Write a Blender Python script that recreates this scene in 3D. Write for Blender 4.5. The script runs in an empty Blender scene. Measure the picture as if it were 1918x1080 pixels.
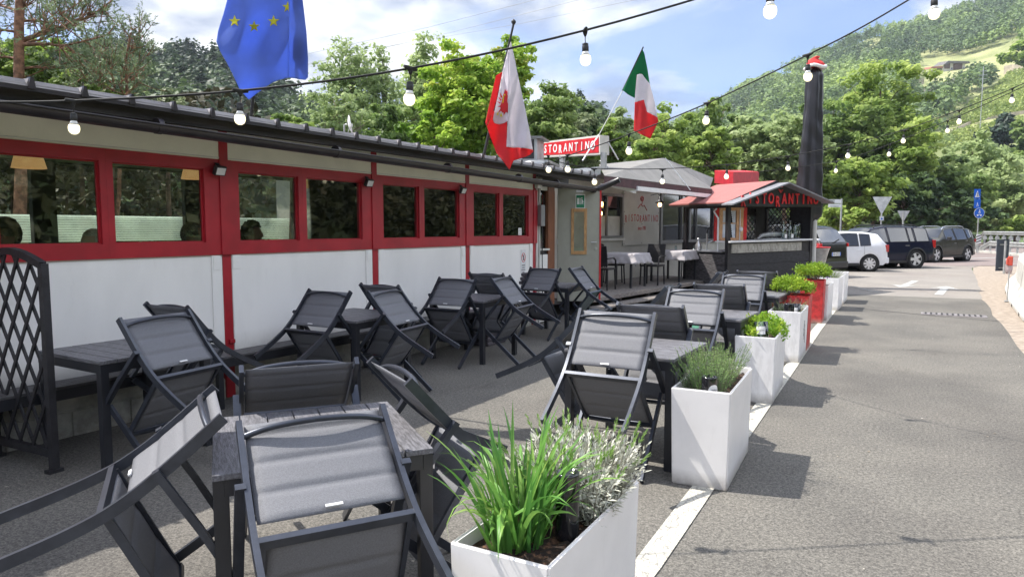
import bpy, bmesh, math, random
import numpy as np
from mathutils import Vector, Matrix, Euler
random.seed(7); RNG = np.random.default_rng(7)
R = math.radians
scene = bpy.context.scene
COL = scene.collection

# ------------------------------------------------------------------ camera, world, sun, exposure
CAM_H, FPX, HOR = 1.57, 1300.0, 428.0
PITCH = math.atan((540 - HOR) / FPX)
YAW = R(31.064)
cam_d = bpy.data.cameras.new('camera'); cam = bpy.data.objects.new('camera', cam_d); COL.objects.link(cam)
cam.location = (0, 0, CAM_H); cam.rotation_euler = (math.pi/2 - PITCH, 0, YAW)
cam_d.sensor_width = 36; cam_d.lens = FPX / 1918 * 36; cam_d.clip_end = 5000; cam_d.clip_start = 0.05
scene.camera = cam

SUN_EL = R(56); SUN_SH = (0.955, 0.297)          # direction in which shadows run
SX, SY, SZ = -SUN_SH[0]*math.cos(SUN_EL), -SUN_SH[1]*math.cos(SUN_EL), math.sin(SUN_EL)
world = bpy.data.worlds.new('World'); scene.world = world; world.use_nodes = True
wt = world.node_tree; wt.nodes.clear()
def wn(t, **k):
    n = wt.nodes.new(t)
    for a, b in k.items(): setattr(n, a, b)
    return n
sky = wn('ShaderNodeTexSky', sky_type='NISHITA', sun_disc=False, sun_elevation=SUN_EL, sun_rotation=math.atan2(SX, SY), altitude=300)
bg = wn('ShaderNodeBackground'); bg.inputs['Strength'].default_value = 0.085
out = wn('ShaderNodeOutputWorld')
tc = wn('ShaderNodeTexCoord'); sep = wn('ShaderNodeSeparateXYZ'); wt.links.new(tc.outputs['Generated'], sep.inputs[0])
# clouds lie on a flat layer overhead: project the view direction on it
def math_n(op, a=None, b=None, va=0, vb=0, clamp=False):
    n = wn('ShaderNodeMath', operation=op); n.use_clamp = clamp
    n.inputs[0].default_value = va; n.inputs[1].default_value = vb
    if a is not None: wt.links.new(a, n.inputs[0])
    if b is not None: wt.links.new(b, n.inputs[1])
    return n.outputs[0]
zz = math_n('ADD', sep.outputs[2], vb=0.22)
zz = math_n('MAXIMUM', zz, vb=0.05)
cx = math_n('DIVIDE', sep.outputs[0], zz); cy = math_n('DIVIDE', sep.outputs[1], zz)
comb = wn('ShaderNodeCombineXYZ'); wt.links.new(cx, comb.inputs[0]); wt.links.new(cy, comb.inputs[1]); comb.inputs[2].default_value = 3.3
n1 = wn('ShaderNodeTexNoise'); n1.inputs['Scale'].default_value = 1.35; n1.inputs['Detail'].default_value = 9; n1.inputs['Roughness'].default_value = 0.56; n1.inputs['Distortion'].default_value = 0.35
wt.links.new(comb.outputs[0], n1.inputs['Vector'])
cr = wn('ShaderNodeValToRGB'); cr.color_ramp.elements[0].position = 0.39; cr.color_ramp.elements[1].position = 0.51
wt.links.new(n1.outputs['Fac'], cr.inputs['Fac'])
n2 = wn('ShaderNodeTexNoise'); n2.inputs['Scale'].default_value = 2.3; n2.inputs['Detail'].default_value = 6; n2.inputs['Roughness'].default_value = 0.5
mp2 = wn('ShaderNodeVectorMath', operation='ADD'); mp2.inputs[1].default_value = (5.2, 1.7, 8.1); wt.links.new(comb.outputs[0], mp2.inputs[0]); wt.links.new(mp2.outputs[0], n2.inputs['Vector'])
cc = wn('ShaderNodeValToRGB'); cc.color_ramp.elements[0].position = 0.42; cc.color_ramp.elements[0].color = (2.1, 2.5, 3.5, 1); cc.color_ramp.elements[1].position = 0.56; cc.color_ramp.elements[1].color = (6.3, 6.4, 6.6, 1)
wt.links.new(n2.outputs['Fac'], cc.inputs['Fac'])
cf = math_n('MULTIPLY', cr.outputs['Color'], vb=0.93)
cf = math_n('ADD', cf, vb=0.07, clamp=True)
mixs = wn('ShaderNodeMix', data_type='RGBA'); wt.links.new(cf, mixs.inputs['Factor'])
skb = wn('ShaderNodeVectorMath', operation='MULTIPLY'); skb.inputs[1].default_value = (0.90, 0.92, 1.10); wt.links.new(sky.outputs[0], skb.inputs[0])
# clouds out of view toward +X and overhead boosted to brighten the shaded wall
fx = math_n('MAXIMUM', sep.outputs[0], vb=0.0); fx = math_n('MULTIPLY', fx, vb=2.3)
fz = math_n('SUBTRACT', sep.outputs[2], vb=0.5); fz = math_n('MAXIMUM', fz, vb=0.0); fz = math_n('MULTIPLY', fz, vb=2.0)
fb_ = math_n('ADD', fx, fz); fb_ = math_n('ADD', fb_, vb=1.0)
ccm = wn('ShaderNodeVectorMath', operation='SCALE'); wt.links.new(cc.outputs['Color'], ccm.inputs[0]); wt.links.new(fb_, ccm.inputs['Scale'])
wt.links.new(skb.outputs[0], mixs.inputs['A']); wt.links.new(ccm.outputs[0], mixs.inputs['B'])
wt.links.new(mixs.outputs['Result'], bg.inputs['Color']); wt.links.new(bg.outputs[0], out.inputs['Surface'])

sl = bpy.data.lights.new('sun', 'SUN'); sl.energy = 3.7; sl.angle = R(0.53); sl.color = (1, 0.95, 0.87)
so = bpy.data.objects.new('sun', sl); COL.objects.link(so); so.location = (-30, -10, 40)
so.rotation_euler = Vector((SX, SY, SZ)).to_track_quat('Z', 'Y').to_euler()
scene.view_settings.view_transform = 'Standard'; scene.view_settings.look = 'None'; scene.view_settings.exposure = 1.22; scene.view_settings.gamma = 1
scene.cycles.max_bounces = 6; scene.cycles.diffuse_bounces = 3; scene.cycles.transparent_max_bounces = 12; scene.cycles.sample_clamp_indirect = 6

# ------------------------------------------------------------------ photo pixel -> place in the world
def ray(u, v):
    x = (u-959)/FPX; y = -(v-540)/FPX
    d = (x, math.cos(PITCH)+y*math.sin(PITCH), -math.sin(PITCH)+y*math.cos(PITCH))
    c, s = math.cos(YAW), math.sin(YAW)
    return Vector((c*d[0]-s*d[1], s*d[0]+c*d[1], d[2]))
def atz(u, v, z=0): d = ray(u, v); return Vector((0, 0, CAM_H)) + d*((z-CAM_H)/d.z)
def atx(u, v, x): d = ray(u, v); return Vector((0, 0, CAM_H)) + d*(x/d.x)
def atd(u, v, D):
    d = ray(u, v); dep = -math.sin(YAW)*d.x + math.cos(YAW)*d.y
    return Vector((0, 0, CAM_H)) + d*(D/dep)
def camdir(a): return a - YAW   # azimuth (clockwise from camera forward) -> azimuth from +Y

# ------------------------------------------------------------------ materials
def mat(name, col, rough=0.6, metal=0.0, var=0.12, scale=6, bump=0.0, bscale=60, col2=None, lo=0.4, hi=0.6, spec=0.5, stretch=None, detail=5, trans=0, coat=0):
    m = bpy.data.materials.new(name); m.use_nodes = True; nt = m.node_tree; b = nt.nodes['Principled BSDF']
    b.inputs['Roughness'].default_value = rough; b.inputs['Metallic'].default_value = metal; b.inputs['Specular IOR Level'].default_value = spec
    if coat: b.inputs['Coat Weight'].default_value = coat; b.inputs['Coat Roughness'].default_value = 0.05
    c = nt.nodes.new('ShaderNodeTexCoord'); mp = nt.nodes.new('ShaderNodeMapping'); nt.links.new(c.outputs['Object'], mp.inputs['Vector'])
    if stretch: mp.inputs['Scale'].default_value = stretch
    n = nt.nodes.new('ShaderNodeTexNoise'); n.inputs['Scale'].default_value = scale; n.inputs['Detail'].default_value = detail; n.inputs['Roughness'].default_value = 0.6
    nt.links.new(mp.outputs[0], n.inputs['Vector'])
    r = nt.nodes.new('ShaderNodeValToRGB'); r.color_ramp.elements[0].position = lo; r.color_ramp.elements[1].position = hi
    a = [max(0, x*(1-var)) for x in col]; d = col2 if col2 else [min(1, x*(1+var)) for x in col]
    r.color_ramp.elements[0].color = (*a, 1); r.color_ramp.elements[1].color = (*d, 1)
    nt.links.new(n.outputs['Fac'], r.inputs['Fac']); nt.links.new(r.outputs['Color'], b.inputs['Base Color'])
    if bump:
        n2 = nt.nodes.new('ShaderNodeTexNoise'); n2.inputs['Scale'].default_value = bscale; n2.inputs['Detail'].default_value = 4
        nt.links.new(mp.outputs[0], n2.inputs['Vector'])
        bp = nt.nodes.new('ShaderNodeBump'); bp.inputs['Strength'].default_value = bump; bp.inputs['Distance'].default_value = 0.01
        nt.links.new(n2.outputs['Fac'], bp.inputs['Height']); nt.links.new(bp.outputs[0], b.inputs['Normal'])
    if trans:
        t = nt.nodes.new('ShaderNodeBsdfTranslucent'); nt.links.new(r.outputs['Color'], t.inputs['Color'])
        mx = nt.nodes.new('ShaderNodeMixShader'); mx.inputs[0].default_value = trans
        nt.links.new(b.outputs[0], mx.inputs[1]); nt.links.new(t.outputs[0], mx.inputs[2]); nt.links.new(mx.outputs[0], nt.nodes['Material Output'].inputs['Surface'])
    return m
def leafmat(name, cols, trans=0.35, rough=0.55, shade_scale=0.35):
    """leaf colours picked per leaf from the 'tint' attribute, plus slow drift through the crown"""
    m = bpy.data.materials.new(name); m.use_nodes = True; nt = m.node_tree; b = nt.nodes['Principled BSDF']; b.inputs['Roughness'].default_value = rough; b.inputs['Specular IOR Level'].default_value = 0.3
    at = nt.nodes.new('ShaderNodeAttribute'); at.attribute_name = 'tint'
    c = nt.nodes.new('ShaderNodeTexCoord'); n = nt.nodes.new('ShaderNodeTexNoise'); n.inputs['Scale'].default_value = shade_scale; n.inputs['Detail'].default_value = 3
    nt.links.new(c.outputs['Object'], n.inputs['Vector'])
    ad = nt.nodes.new('ShaderNodeMath'); ad.operation = 'MULTIPLY_ADD'; ad.inputs[1].default_value = 1.6; ad.inputs[2].default_value = -0.8; nt.links.new(n.outputs['Fac'], ad.inputs[0])
    a2 = nt.nodes.new('ShaderNodeMath'); a2.operation = 'ADD'; nt.links.new(ad.outputs[0], a2.inputs[0]); nt.links.new(at.outputs['Fac'], a2.inputs[1])
    r = nt.nodes.new('ShaderNodeValToRGB'); els = r.color_ramp.elements
    while len(els) < len(cols): els.new(0.5)
    for i, cc_ in enumerate(cols): els[i].position = i/(len(cols)-1); els[i].color = (*cc_, 1)
    nt.links.new(a2.outputs[0], r.inputs['Fac']); nt.links.new(r.outputs['Color'], b.inputs['Base Color'])
    if trans:
        t = nt.nodes.new('ShaderNodeBsdfTranslucent'); nt.links.new(r.outputs['Color'], t.inputs['Color'])
        mx = nt.nodes.new('ShaderNodeMixShader'); mx.inputs[0].default_value = trans
        nt.links.new(b.outputs[0], mx.inputs[1]); nt.links.new(t.outputs[0], mx.inputs[2]); nt.links.new(mx.outputs[0], nt.nodes['Material Output'].inputs['Surface'])
    return m
def glassmat(name, tint=(0.8, 0.85, 0.85), refl=0.5, rough=0.02, base=0.06):
    m = bpy.data.materials.new(name); m.use_nodes = True; nt = m.node_tree; nt.nodes.remove(nt.nodes['Principled BSDF'])
    t = nt.nodes.new('ShaderNodeBsdfTransparent'); t.inputs[0].default_value = (*tint, 1)
    g = nt.nodes.new('ShaderNodeBsdfGlossy'); g.inputs['Roughness'].default_value = rough; g.inputs['Color'].default_value = (0.95, 0.97, 1, 1)
    lw = nt.nodes.new('ShaderNodeLayerWeight'); lw.inputs['Blend'].default_value = refl
    ma = nt.nodes.new('ShaderNodeMath'); ma.operation = 'ADD'; ma.use_clamp = True; ma.inputs[1].default_value = base; nt.links.new(lw.outputs['Fresnel'], ma.inputs[0])
    mx = nt.nodes.new('ShaderNodeMixShader'); nt.links.new(ma.outputs[0], mx.inputs[0]); nt.links.new(t.outputs[0], mx.inputs[1]); nt.links.new(g.outputs[0], mx.inputs[2])
    nt.links.new(mx.outputs[0], nt.nodes['Material Output'].inputs['Surface']); return m
def emit(name, col, s):
    m = bpy.data.materials.new(name); m.use_nodes = True; nt = m.node_tree; b = nt.nodes['Principled BSDF']
    b.inputs['Base Color'].default_value = (*col, 1); b.inputs['Emission Color'].default_value = (*col, 1); b.inputs['Emission Strength'].default_value = s; return m

M = {}
M['red_paint'] = mat('red_paint', (0.35, 0.010, 0.020), 0.45, var=0.12, scale=3, bump=0.05, bscale=30)
M['white_panel'] = mat('white_panel', (0.84, 0.825, 0.795), 0.45, var=0.05, scale=2.2, bump=0.05, bscale=5, stretch=(1, 1, .35), lo=.3, hi=.6, detail=8)
M['cream_panel'] = mat('cream_panel', (0.80, 0.77, 0.67), 0.6, var=0.05, scale=2)
M['plinth'] = mat('plinth', (0.55, 0.54, 0.48), 0.8, var=0.25, scale=5, bump=0.3, bscale=20)
M['dark_brown'] = mat('dark_brown', (0.022, 0.018, 0.02), 0.35, var=0.2, scale=4)
M['old_wood'] = mat('old_wood', (0.03, 0.026, 0.024), 0.85, var=0.5, scale=8, bump=0.4, bscale=30, stretch=(1, .15, 1))
M['roof_metal'] = mat('roof_metal', (0.27, 0.255, 0.26), 0.5, metal=0.15, var=0.2, scale=3)
M['chair_frame'] = mat('chair_frame', (0.052, 0.058, 0.075), 0.33, metal=0.55, var=0.12, scale=12, spec=0.6)
M['chair_mesh'] = mat('chair_mesh', (0.165, 0.168, 0.185), 0.5, spec=.4, var=0.10, scale=200, bump=0.35, bscale=450, trans=0.12)
M['tag'] = mat('tag', (0.6, 0.6, 0.6), 0.5)
M['slat'] = mat('slat', (0.15, 0.148, 0.162), 0.42, var=0.35, scale=14, bump=0.5, bscale=60, stretch=(1, 8, 8), detail=8)
M['slat_y'] = mat('slat_y', (0.085, 0.082, 0.085), 0.55, var=0.35, scale=14, bump=0.5, bscale=60, stretch=(8, 1, 8), detail=8)
M['table_metal'] = mat('table_metal', (0.018, 0.019, 0.024), 0.4, var=0.15, scale=5)
M['trellis'] = mat('trellis', (0.016, 0.015, 0.018), 0.6, var=0.3, scale=12, bump=0.2)
M['planter_white'] = mat('planter_white', (0.88, 0.86, 0.85), 0.32, var=0.03, scale=3, trans=0.10)
M['planter_shade_streak'] = mat('planter_shade_streak', (0.80, 0.79, 0.79), 0.35, var=0.05, scale=6, col2=(0.88, 0.87, 0.87), stretch=(3, 3, 1))  # faint streaks of shade painted into the white
M['planter_red'] = mat('planter_red', (0.50, 0.03, 0.03), 0.6, var=0.25, scale=12, bump=0.6, bscale=45)
def grime(m, z0, z1, col=(0.30, 0.27, 0.22), amt=.75, streak=None):
    """splashed dirt along the foot of a thing: noise edged, between heights z0 and z1 of its own axes"""
    nt = m.node_tree; b = nt.nodes['Principled BSDF']; src = b.inputs['Base Color'].links[0].from_socket
    c = nt.nodes.new('ShaderNodeTexCoord'); sp = nt.nodes.new('ShaderNodeSeparateXYZ'); nt.links.new(c.outputs['Object'], sp.inputs[0])
    n = nt.nodes.new('ShaderNodeTexNoise'); n.inputs['Scale'].default_value = 14; n.inputs['Detail'].default_value = 8; n.inputs['Roughness'].default_value = .75; nt.links.new(c.outputs['Object'], n.inputs['Vector'])
    mr = nt.nodes.new('ShaderNodeMapRange'); mr.inputs[1].default_value = z1; mr.inputs[2].default_value = z0; nt.links.new(sp.outputs[2], mr.inputs[0])
    mu = nt.nodes.new('ShaderNodeMath'); mu.operation = 'MULTIPLY'; nt.links.new(mr.outputs[0], mu.inputs[0]); nt.links.new(n.outputs['Fac'], mu.inputs[1])
    m2 = nt.nodes.new('ShaderNodeMath'); m2.operation = 'MULTIPLY'; m2.use_clamp = True; m2.inputs[1].default_value = amt*2; nt.links.new(mu.outputs[0], m2.inputs[0])
    n2 = nt.nodes.new('ShaderNodeTexNoise'); n2.inputs['Scale'].default_value = 5; n2.inputs['Detail'].default_value = 9; n2.inputs['Roughness'].default_value = .8; mp = nt.nodes.new('ShaderNodeMapping'); mp.inputs['Scale'].default_value = (2.5, 2.5, .5); nt.links.new(c.outputs['Object'], mp.inputs[0]); nt.links.new(mp.outputs[0], n2.inputs['Vector'])
    r2 = nt.nodes.new('ShaderNodeValToRGB'); r2.color_ramp.elements[0].position = .56; r2.color_ramp.elements[1].position = .74; r2.color_ramp.elements[1].color = (.16, .16, .16, 1); nt.links.new(n2.outputs['Fac'], r2.inputs[0])
    ad = nt.nodes.new('ShaderNodeMath'); ad.operation = 'ADD'; ad.use_clamp = True; nt.links.new(m2.outputs[0], ad.inputs[0]); nt.links.new(r2.outputs[0], ad.inputs[1])
    mx = nt.nodes.new('ShaderNodeMix'); mx.data_type = 'RGBA'; mx.inputs['B'].default_value = (*col, 1); nt.links.new(ad.outputs[0], mx.inputs['Factor']); nt.links.new(src, mx.inputs['A']); nt.links.new(mx.outputs['Result'], b.inputs['Base Color'])
for k_ in ('planter_white', 'planter_shade_streak', 'planter_red'): grime(M[k_], 0.0, 0.10)
grime(M['white_panel'], 0.36, 0.62, (0.38, 0.36, 0.31), .5); grime(M['plinth'], 0.0, 0.4, (0.10, 0.09, 0.07), .6)
M['soil'] = mat('soil', (0.07, 0.04, 0.026), 0.95, var=0.7, scale=40, bump=1.0, bscale=80, col2=(0.22, 0.11, 0.06), lo=0.5, hi=0.75)
M['black_gloss'] = mat('black_gloss', (0.012, 0.012, 0.015), 0.12, var=0.1, coat=0.5)
M['black_paint'] = mat('black_paint', (0.014, 0.013, 0.016), 0.5, var=0.35, scale=6, bump=0.25, bscale=25)
M['black_plank'] = mat('black_plank', (0.02, 0.02, 0.024), 0.6, var=0.5, scale=9, bump=0.5, bscale=30, stretch=(1, 1, 6), detail=7)
M['grey_plank'] = mat('grey_plank', (0.075, 0.07, 0.075), 0.7, var=0.55, scale=9, bump=0.5, bscale=30, stretch=(1, 1, 7), detail=7)
M['canopy_black'] = mat('canopy_black', (0.018, 0.017, 0.022), 0.38, var=0.15, scale=4, bump=0.25, bscale=6)
M['salmon_roof'] = mat('salmon_roof', (0.33, 0.115, 0.105), 0.7, var=0.06, scale=5)
M['letter_red'] = mat('letter_red', (0.60, 0.02, 0.025), 0.5)
M['letter_white'] = mat('letter_white', (0.8, 0.8, 0.8), 0.5)
M['logo_red'] = mat('logo_red', (0.42, 0.05, 0.05), 0.6)
M['white'] = mat('white', (0.75, 0.75, 0.75), 0.5, var=0.04)
M['offwhite'] = mat('offwhite', (0.6, 0.59, 0.55), 0.5, var=0.06)
M['grey_tarp'] = mat('grey_tarp', (0.21, 0.20, 0.185), 0.6, var=0.1, scale=2.5, bump=0.3, bscale=3)
M['maroon'] = mat('maroon', (0.07, 0.03, 0.035), 0.7, var=0.2)
M['annex_wall'] = mat('annex_wall', (0.46, 0.45, 0.40), 0.55, var=0.06, scale=2)
M['door_paint'] = mat('door_paint', (0.34, 0.335, 0.28), 0.5, var=0.04)
M['oak'] = mat('oak', (0.45, 0.25, 0.10), 0.5, var=0.25, scale=14, stretch=(6, 6, 1))
M['pine_wood'] = mat('pine_wood', (0.62, 0.35, 0.18), 0.6, var=0.2, scale=14, stretch=(6, 6, 1))
M['brown_frame'] = mat('brown_frame', (0.20, 0.07, 0.03), 0.45, var=0.15, scale=5, stretch=(6, 6, 1))
M['deck'] = mat('deck', (0.17, 0.15, 0.135), 0.8, var=0.35, scale=10, bump=0.4, bscale=30, stretch=(8, 1, 8))
M['steel'] = mat('steel', (0.55, 0.56, 0.58), 0.3, metal=0.9, var=0.06)
M['galv'] = mat('galv', (0.40, 0.41, 0.41), 0.5, metal=0.5, var=0.15, scale=4)
M['alu_grey'] = mat('alu_grey', (0.20, 0.20, 0.20), 0.45, metal=0.3, var=0.08)
M['sign_green'] = mat('sign_green', (0.0, 0.20, 0.09), 0.5)
M['sign_blue'] = mat('sign_blue', (0.005, 0.11, 0.55), 0.45)
M['sign_grey'] = mat('sign_grey', (0.52, 0.52, 0.54), 0.5, metal=0.2, var=0.08)
M['cloth'] = mat('cloth', (0.42, 0.40, 0.42), 0.9, var=0.05, bump=0.3, bscale=300)
M['concrete'] = mat('concrete', (0.44, 0.43, 0.40), 0.85, var=0.14, scale=2.5, bump=0.3, bscale=40)
M['rubber'] = mat('rubber', (0.012, 0.012, 0.012), 0.75, var=0.2)
M['black_plastic'] = mat('black_plastic', (0.02, 0.02, 0.022), 0.5)
M['blind'] = mat('blind', (0.88, 0.93, 0.87), 0.6, var=0.06, scale=3, trans=.6)
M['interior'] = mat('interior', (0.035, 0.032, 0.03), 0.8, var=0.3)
M['skin'] = mat('skin', (0.45, 0.25, 0.18), 0.55)
M['green_cloth'] = mat('green_cloth', (0.05, 0.17, 0.11), 0.9, var=0.2, bump=0.3, bscale=20)
M['cushion'] = mat('cushion', (0.09, 0.08, 0.09), 0.9, var=0.15, bump=0.3, bscale=200)
M['bulb_glow'] = emit('bulb_glow', (1.0, 0.90, 0.58), 0.70)
M['bulb_white'] = mat('bulb_white', (0.75, 0.75, 0.74), 0.35)
M['lamp_warm'] = emit('lamp_warm', (1.0, 0.55, 0.2), 5.0)
M['shade_lit'] = emit('shade_lit', (0.75, 0.42, 0.17), 0.25)
M['glass_win'] = glassmat('glass_win', (0.84, 0.87, 0.83), 0.32, 0.015, 0.03)
M['glass_dark'] = mat('glass_dark', (0.012, 0.014, 0.018), 0.05, var=0.2, spec=0.8, coat=0.6)
M['glass_clear'] = glassmat('glass_clear', (0.88, 0.93, 0.92), 0.25, 0.02, 0.05)
M['bark'] = mat('bark', (0.13, 0.085, 0.06), 0.9, var=0.4, scale=10, bump=0.8, bscale=25)
M['bark_grey'] = mat('bark_grey', (0.20, 0.18, 0.15), 0.9, var=0.35, scale=10, bump=0.8, bscale=25)
M['bark_pine'] = mat('bark_pine', (0.24, 0.12, 0.075), 0.9, var=0.4, scale=8, bump=0.8, bscale=25)

# ------------------------------------------------------------------ object helpers
def tag(o, label=None, cat=None, group=None, kind=None):
    if label: o['label'] = label
    if cat: o['category'] = cat
    if group: o['group'] = group
    if kind: o['kind'] = kind
    return o
def thing(name, label, cat, loc=(0, 0, 0), rot=(0, 0, 0), group=None):
    o = bpy.data.objects.new(name, None); COL.objects.link(o); o.empty_display_size = 0.1
    o.location = loc; o.rotation_euler = rot
    return tag(o, label, cat, group)
def wm(o):
    m = Matrix.LocRotScale(o.location, o.rotation_euler, o.scale)
    return wm(o.parent) @ m if o.parent else m
def copy_tree(o, parent=None, **kw):
    c = o.copy(); COL.objects.link(c); c.parent = parent
    for k, v in kw.items():
        if k in ('label', 'group'): c[k] = v
        else: setattr(c, k, v)
    for ch in list(o.children): copy_tree(ch, c)
    return c
class MB:
    """collects geometry; build() links it as one mesh object"""
    def __init__(s): s.v = []; s.f = []; s.sm = []
    def add(s, vs, fs, smooth=False, mt=None):
        n = len(s.v)
        s.v += [tuple(mt @ Vector(p)) if mt is not None else tuple(p) for p in vs]
        s.f += [tuple(n+i for i in f) for f in fs]; s.sm += [smooth]*len(fs); return s
    def box(s, lo, hi, mt=None, taper=0.0):
        x0, y0, z0 = lo; x1, y1, z1 = hi; t = taper
        v = [(x0+t, y0+t, z0), (x1-t, y0+t, z0), (x1-t, y1-t, z0), (x0+t, y1-t, z0), (x0, y0, z1), (x1, y0, z1), (x1, y1, z1), (x0, y1, z1)]
        return s.add(v, [(0, 3, 2, 1), (4, 5, 6, 7), (0, 1, 5, 4), (1, 2, 6, 5), (2, 3, 7, 6), (3, 0, 4, 7)], False, mt)
    def rbox(s, lo, hi, r=0.01, mt=None):
        """box with chamfered edges"""
        bm = bmesh.new(); bmesh.ops.create_cube(bm, size=1)
        for v in bm.verts:
            v.co = Vector([lo[i] + (v.co[i]+.5)*(hi[i]-lo[i]) for i in range(3)])
        bmesh.ops.bevel(bm, geom=bm.edges[:], offset=min(r, .45*min(hi[i]-lo[i] for i in range(3))), segments=2, affect='EDGES', profile=0.6)
        return s.frombm(bm, mt=mt)
    def frombm(s, bm, smooth=False, mt=None):
        bm.verts.index_update(); s.add([v.co.copy() for v in bm.verts], [[v.index for v in f.verts] for f in bm.faces], smooth, mt); bm.free(); return s
    def beam(s, p, q, w, h, up=(0, 0, 1), mt=None):
        p, q = Vector(p), Vector(q); d = (q-p).normalized(); up = Vector(up)
        if abs(d.dot(up)) > .98: up = Vector((1, 0, 0))
        a = d.cross(up).normalized(); b = a.cross(d).normalized(); v = []
        for c in (p, q):
            for i, j in ((-1, -1), (1, -1), (1, 1), (-1, 1)): v.append(c + a*(i*w/2) + b*(j*h/2))
        return s.add(v, [(0, 1, 2, 3), (7, 6, 5, 4), (0, 4, 5, 1), (1, 5, 6, 2), (2, 6, 7, 3), (3, 7, 4, 0)], False, mt)
    def sweep(s, pts, w, h, side=(1, 0, 0), mt=None):
        """rectangular section w (along side) x h swept along pts, side kept constant"""
        pts = [Vector(p) for p in pts]; side = Vector(side).normalized(); v = []; f = []
        for i, p in enumerate(pts):
            d = (pts[min(i+1, len(pts)-1)] - pts[max(i-1, 0)]).normalized(); n = d.cross(side).normalized()
            for a, b in ((-1, -1), (1, -1), (1, 1), (-1, 1)): v.append(p + side*(a*w/2) + n*(b*h/2))
        for i in range(len(pts)-1):
            for k in range(4): f.append((4*i+k, 4*i+(k+1) % 4, 4*i+4+(k+1) % 4, 4*i+4+k))
        f += [(3, 2, 1, 0), tuple(4*(len(pts)-1)+k for k in range(4))]
        return s.add(v, f, False, mt)
    def tube(s, pts, r, n=8, mt=None, cap=True, smooth=True):
        pts = [Vector(p) for p in pts]; rr = r if hasattr(r, '__len__') else [r]*len(pts); v = []; f = []
        a0 = None
        for i, p in enumerate(pts):
            d = (pts[min(i+1, len(pts)-1)] - pts[max(i-1, 0)])
            d = d.normalized() if d.length > 1e-9 else Vector((0, 0, 1))
            if a0 is None: a0 = d.orthogonal().normalized()
            a = (a0 - d*a0.dot(d)); a = a.normalized() if a.length > 1e-6 else d.orthogonal().normalized(); a0 = a; b = d.cross(a)
            for k in range(n):
                t = 2*math.pi*k/n; v.append(p + a*(rr[i]*math.cos(t)) + b*(rr[i]*math.sin(t)))
        for i in range(len(pts)-1):
            for k in range(n): f.append((n*i+k, n*i+(k+1) % n, n*i+n+(k+1) % n, n*i+n+k))
        s.add(v, f, smooth, mt)
        if cap: s.add(v[:n], [tuple(range(n-1, -1, -1))], False, mt); s.add(v[-n:], [tuple(range(n))], False, mt)
        return s
    def lathe(s, prof, n=20, c=(0, 0, 0), mt=None, smooth=True):
        v = []; f = []
        for r_, z in prof:
            for k in range(n): t = 2*math.pi*k/n; v.append((c[0]+r_*math.cos(t), c[1]+r_*math.sin(t), c[2]+z))
        for i in range(len(prof)-1):
            for k in range(n): f.append((n*i+k, n*i+(k+1) % n, n*i+n+(k+1) % n, n*i+n+k))
        f += [tuple(range(n-1, -1, -1)), tuple(n*(len(prof)-1)+k for k in range(n))]
        return s.add(v, f, smooth, mt)
    def prism(s, poly, d, mt=None):
        """flat polygon (list of 3-D points) extruded by vector d"""
        p = [Vector(q) for q in poly]; d = Vector(d); n = len(p)
        return s.add(p + [q+d for q in p], [tuple(range(n-1, -1, -1)), tuple(range(n, 2*n))] + [(i, (i+1) % n, n+(i+1) % n, n+i) for i in range(n)], False, mt)
    def quad(s, a, b, c, d, mt=None): return s.add([a, b, c, d], [(0, 1, 2, 3)], False, mt)
    def build(s, name, m, parent=None, world=False, tint=None):
        me = bpy.data.meshes.new(name); vs = s.v
        if parent is not None and world:
            inv = wm(parent).inverted(); vs = [tuple(inv @ Vector(p)) for p in vs]
        me.from_pydata(vs, [], s.f)
        me.polygons.foreach_set('use_smooth', s.sm)
        me.materials.append(M[m] if isinstance(m, str) else m)
        if tint is not None: set_tint(me, tint)
        me.update()
        o = bpy.data.objects.new(name, me); COL.objects.link(o)
        if parent is not None: o.parent = parent
        return o
def set_tint(me, arr):
    a = me.attributes.new('tint', 'FLOAT', 'FACE'); a.data.foreach_set('value', np.asarray(arr, dtype=np.float32))
def np_mesh(name, V, F, m, parent=None, tint=None, smooth=False):
    """V (n,3) F (m,k) arrays -> object, fast"""
    me = bpy.data.meshes.new(name); V = np.ascontiguousarray(V, dtype=np.float32); F = np.ascontiguousarray(F, dtype=np.int32); k = F.shape[1]
    me.vertices.add(len(V)); me.vertices.foreach_set('co', V.ravel())
    me.loops.add(F.size); me.loops.foreach_set('vertex_index', F.ravel())
    me.polygons.add(len(F)); me.polygons.foreach_set('loop_start', np.arange(0, F.size, k, dtype=np.int32)); me.polygons.foreach_set('loop_total', np.full(len(F), k, dtype=np.int32))
    me.materials.append(M[m] if isinstance(m, str) else m)
    if tint is not None: set_tint(me, tint)
    me.update(calc_edges=True); me.polygons.foreach_set('use_smooth', np.full(len(F), smooth))
    o = bpy.data.objects.new(name, me); COL.objects.link(o)
    if parent is not None: o.parent = parent
    return o
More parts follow.
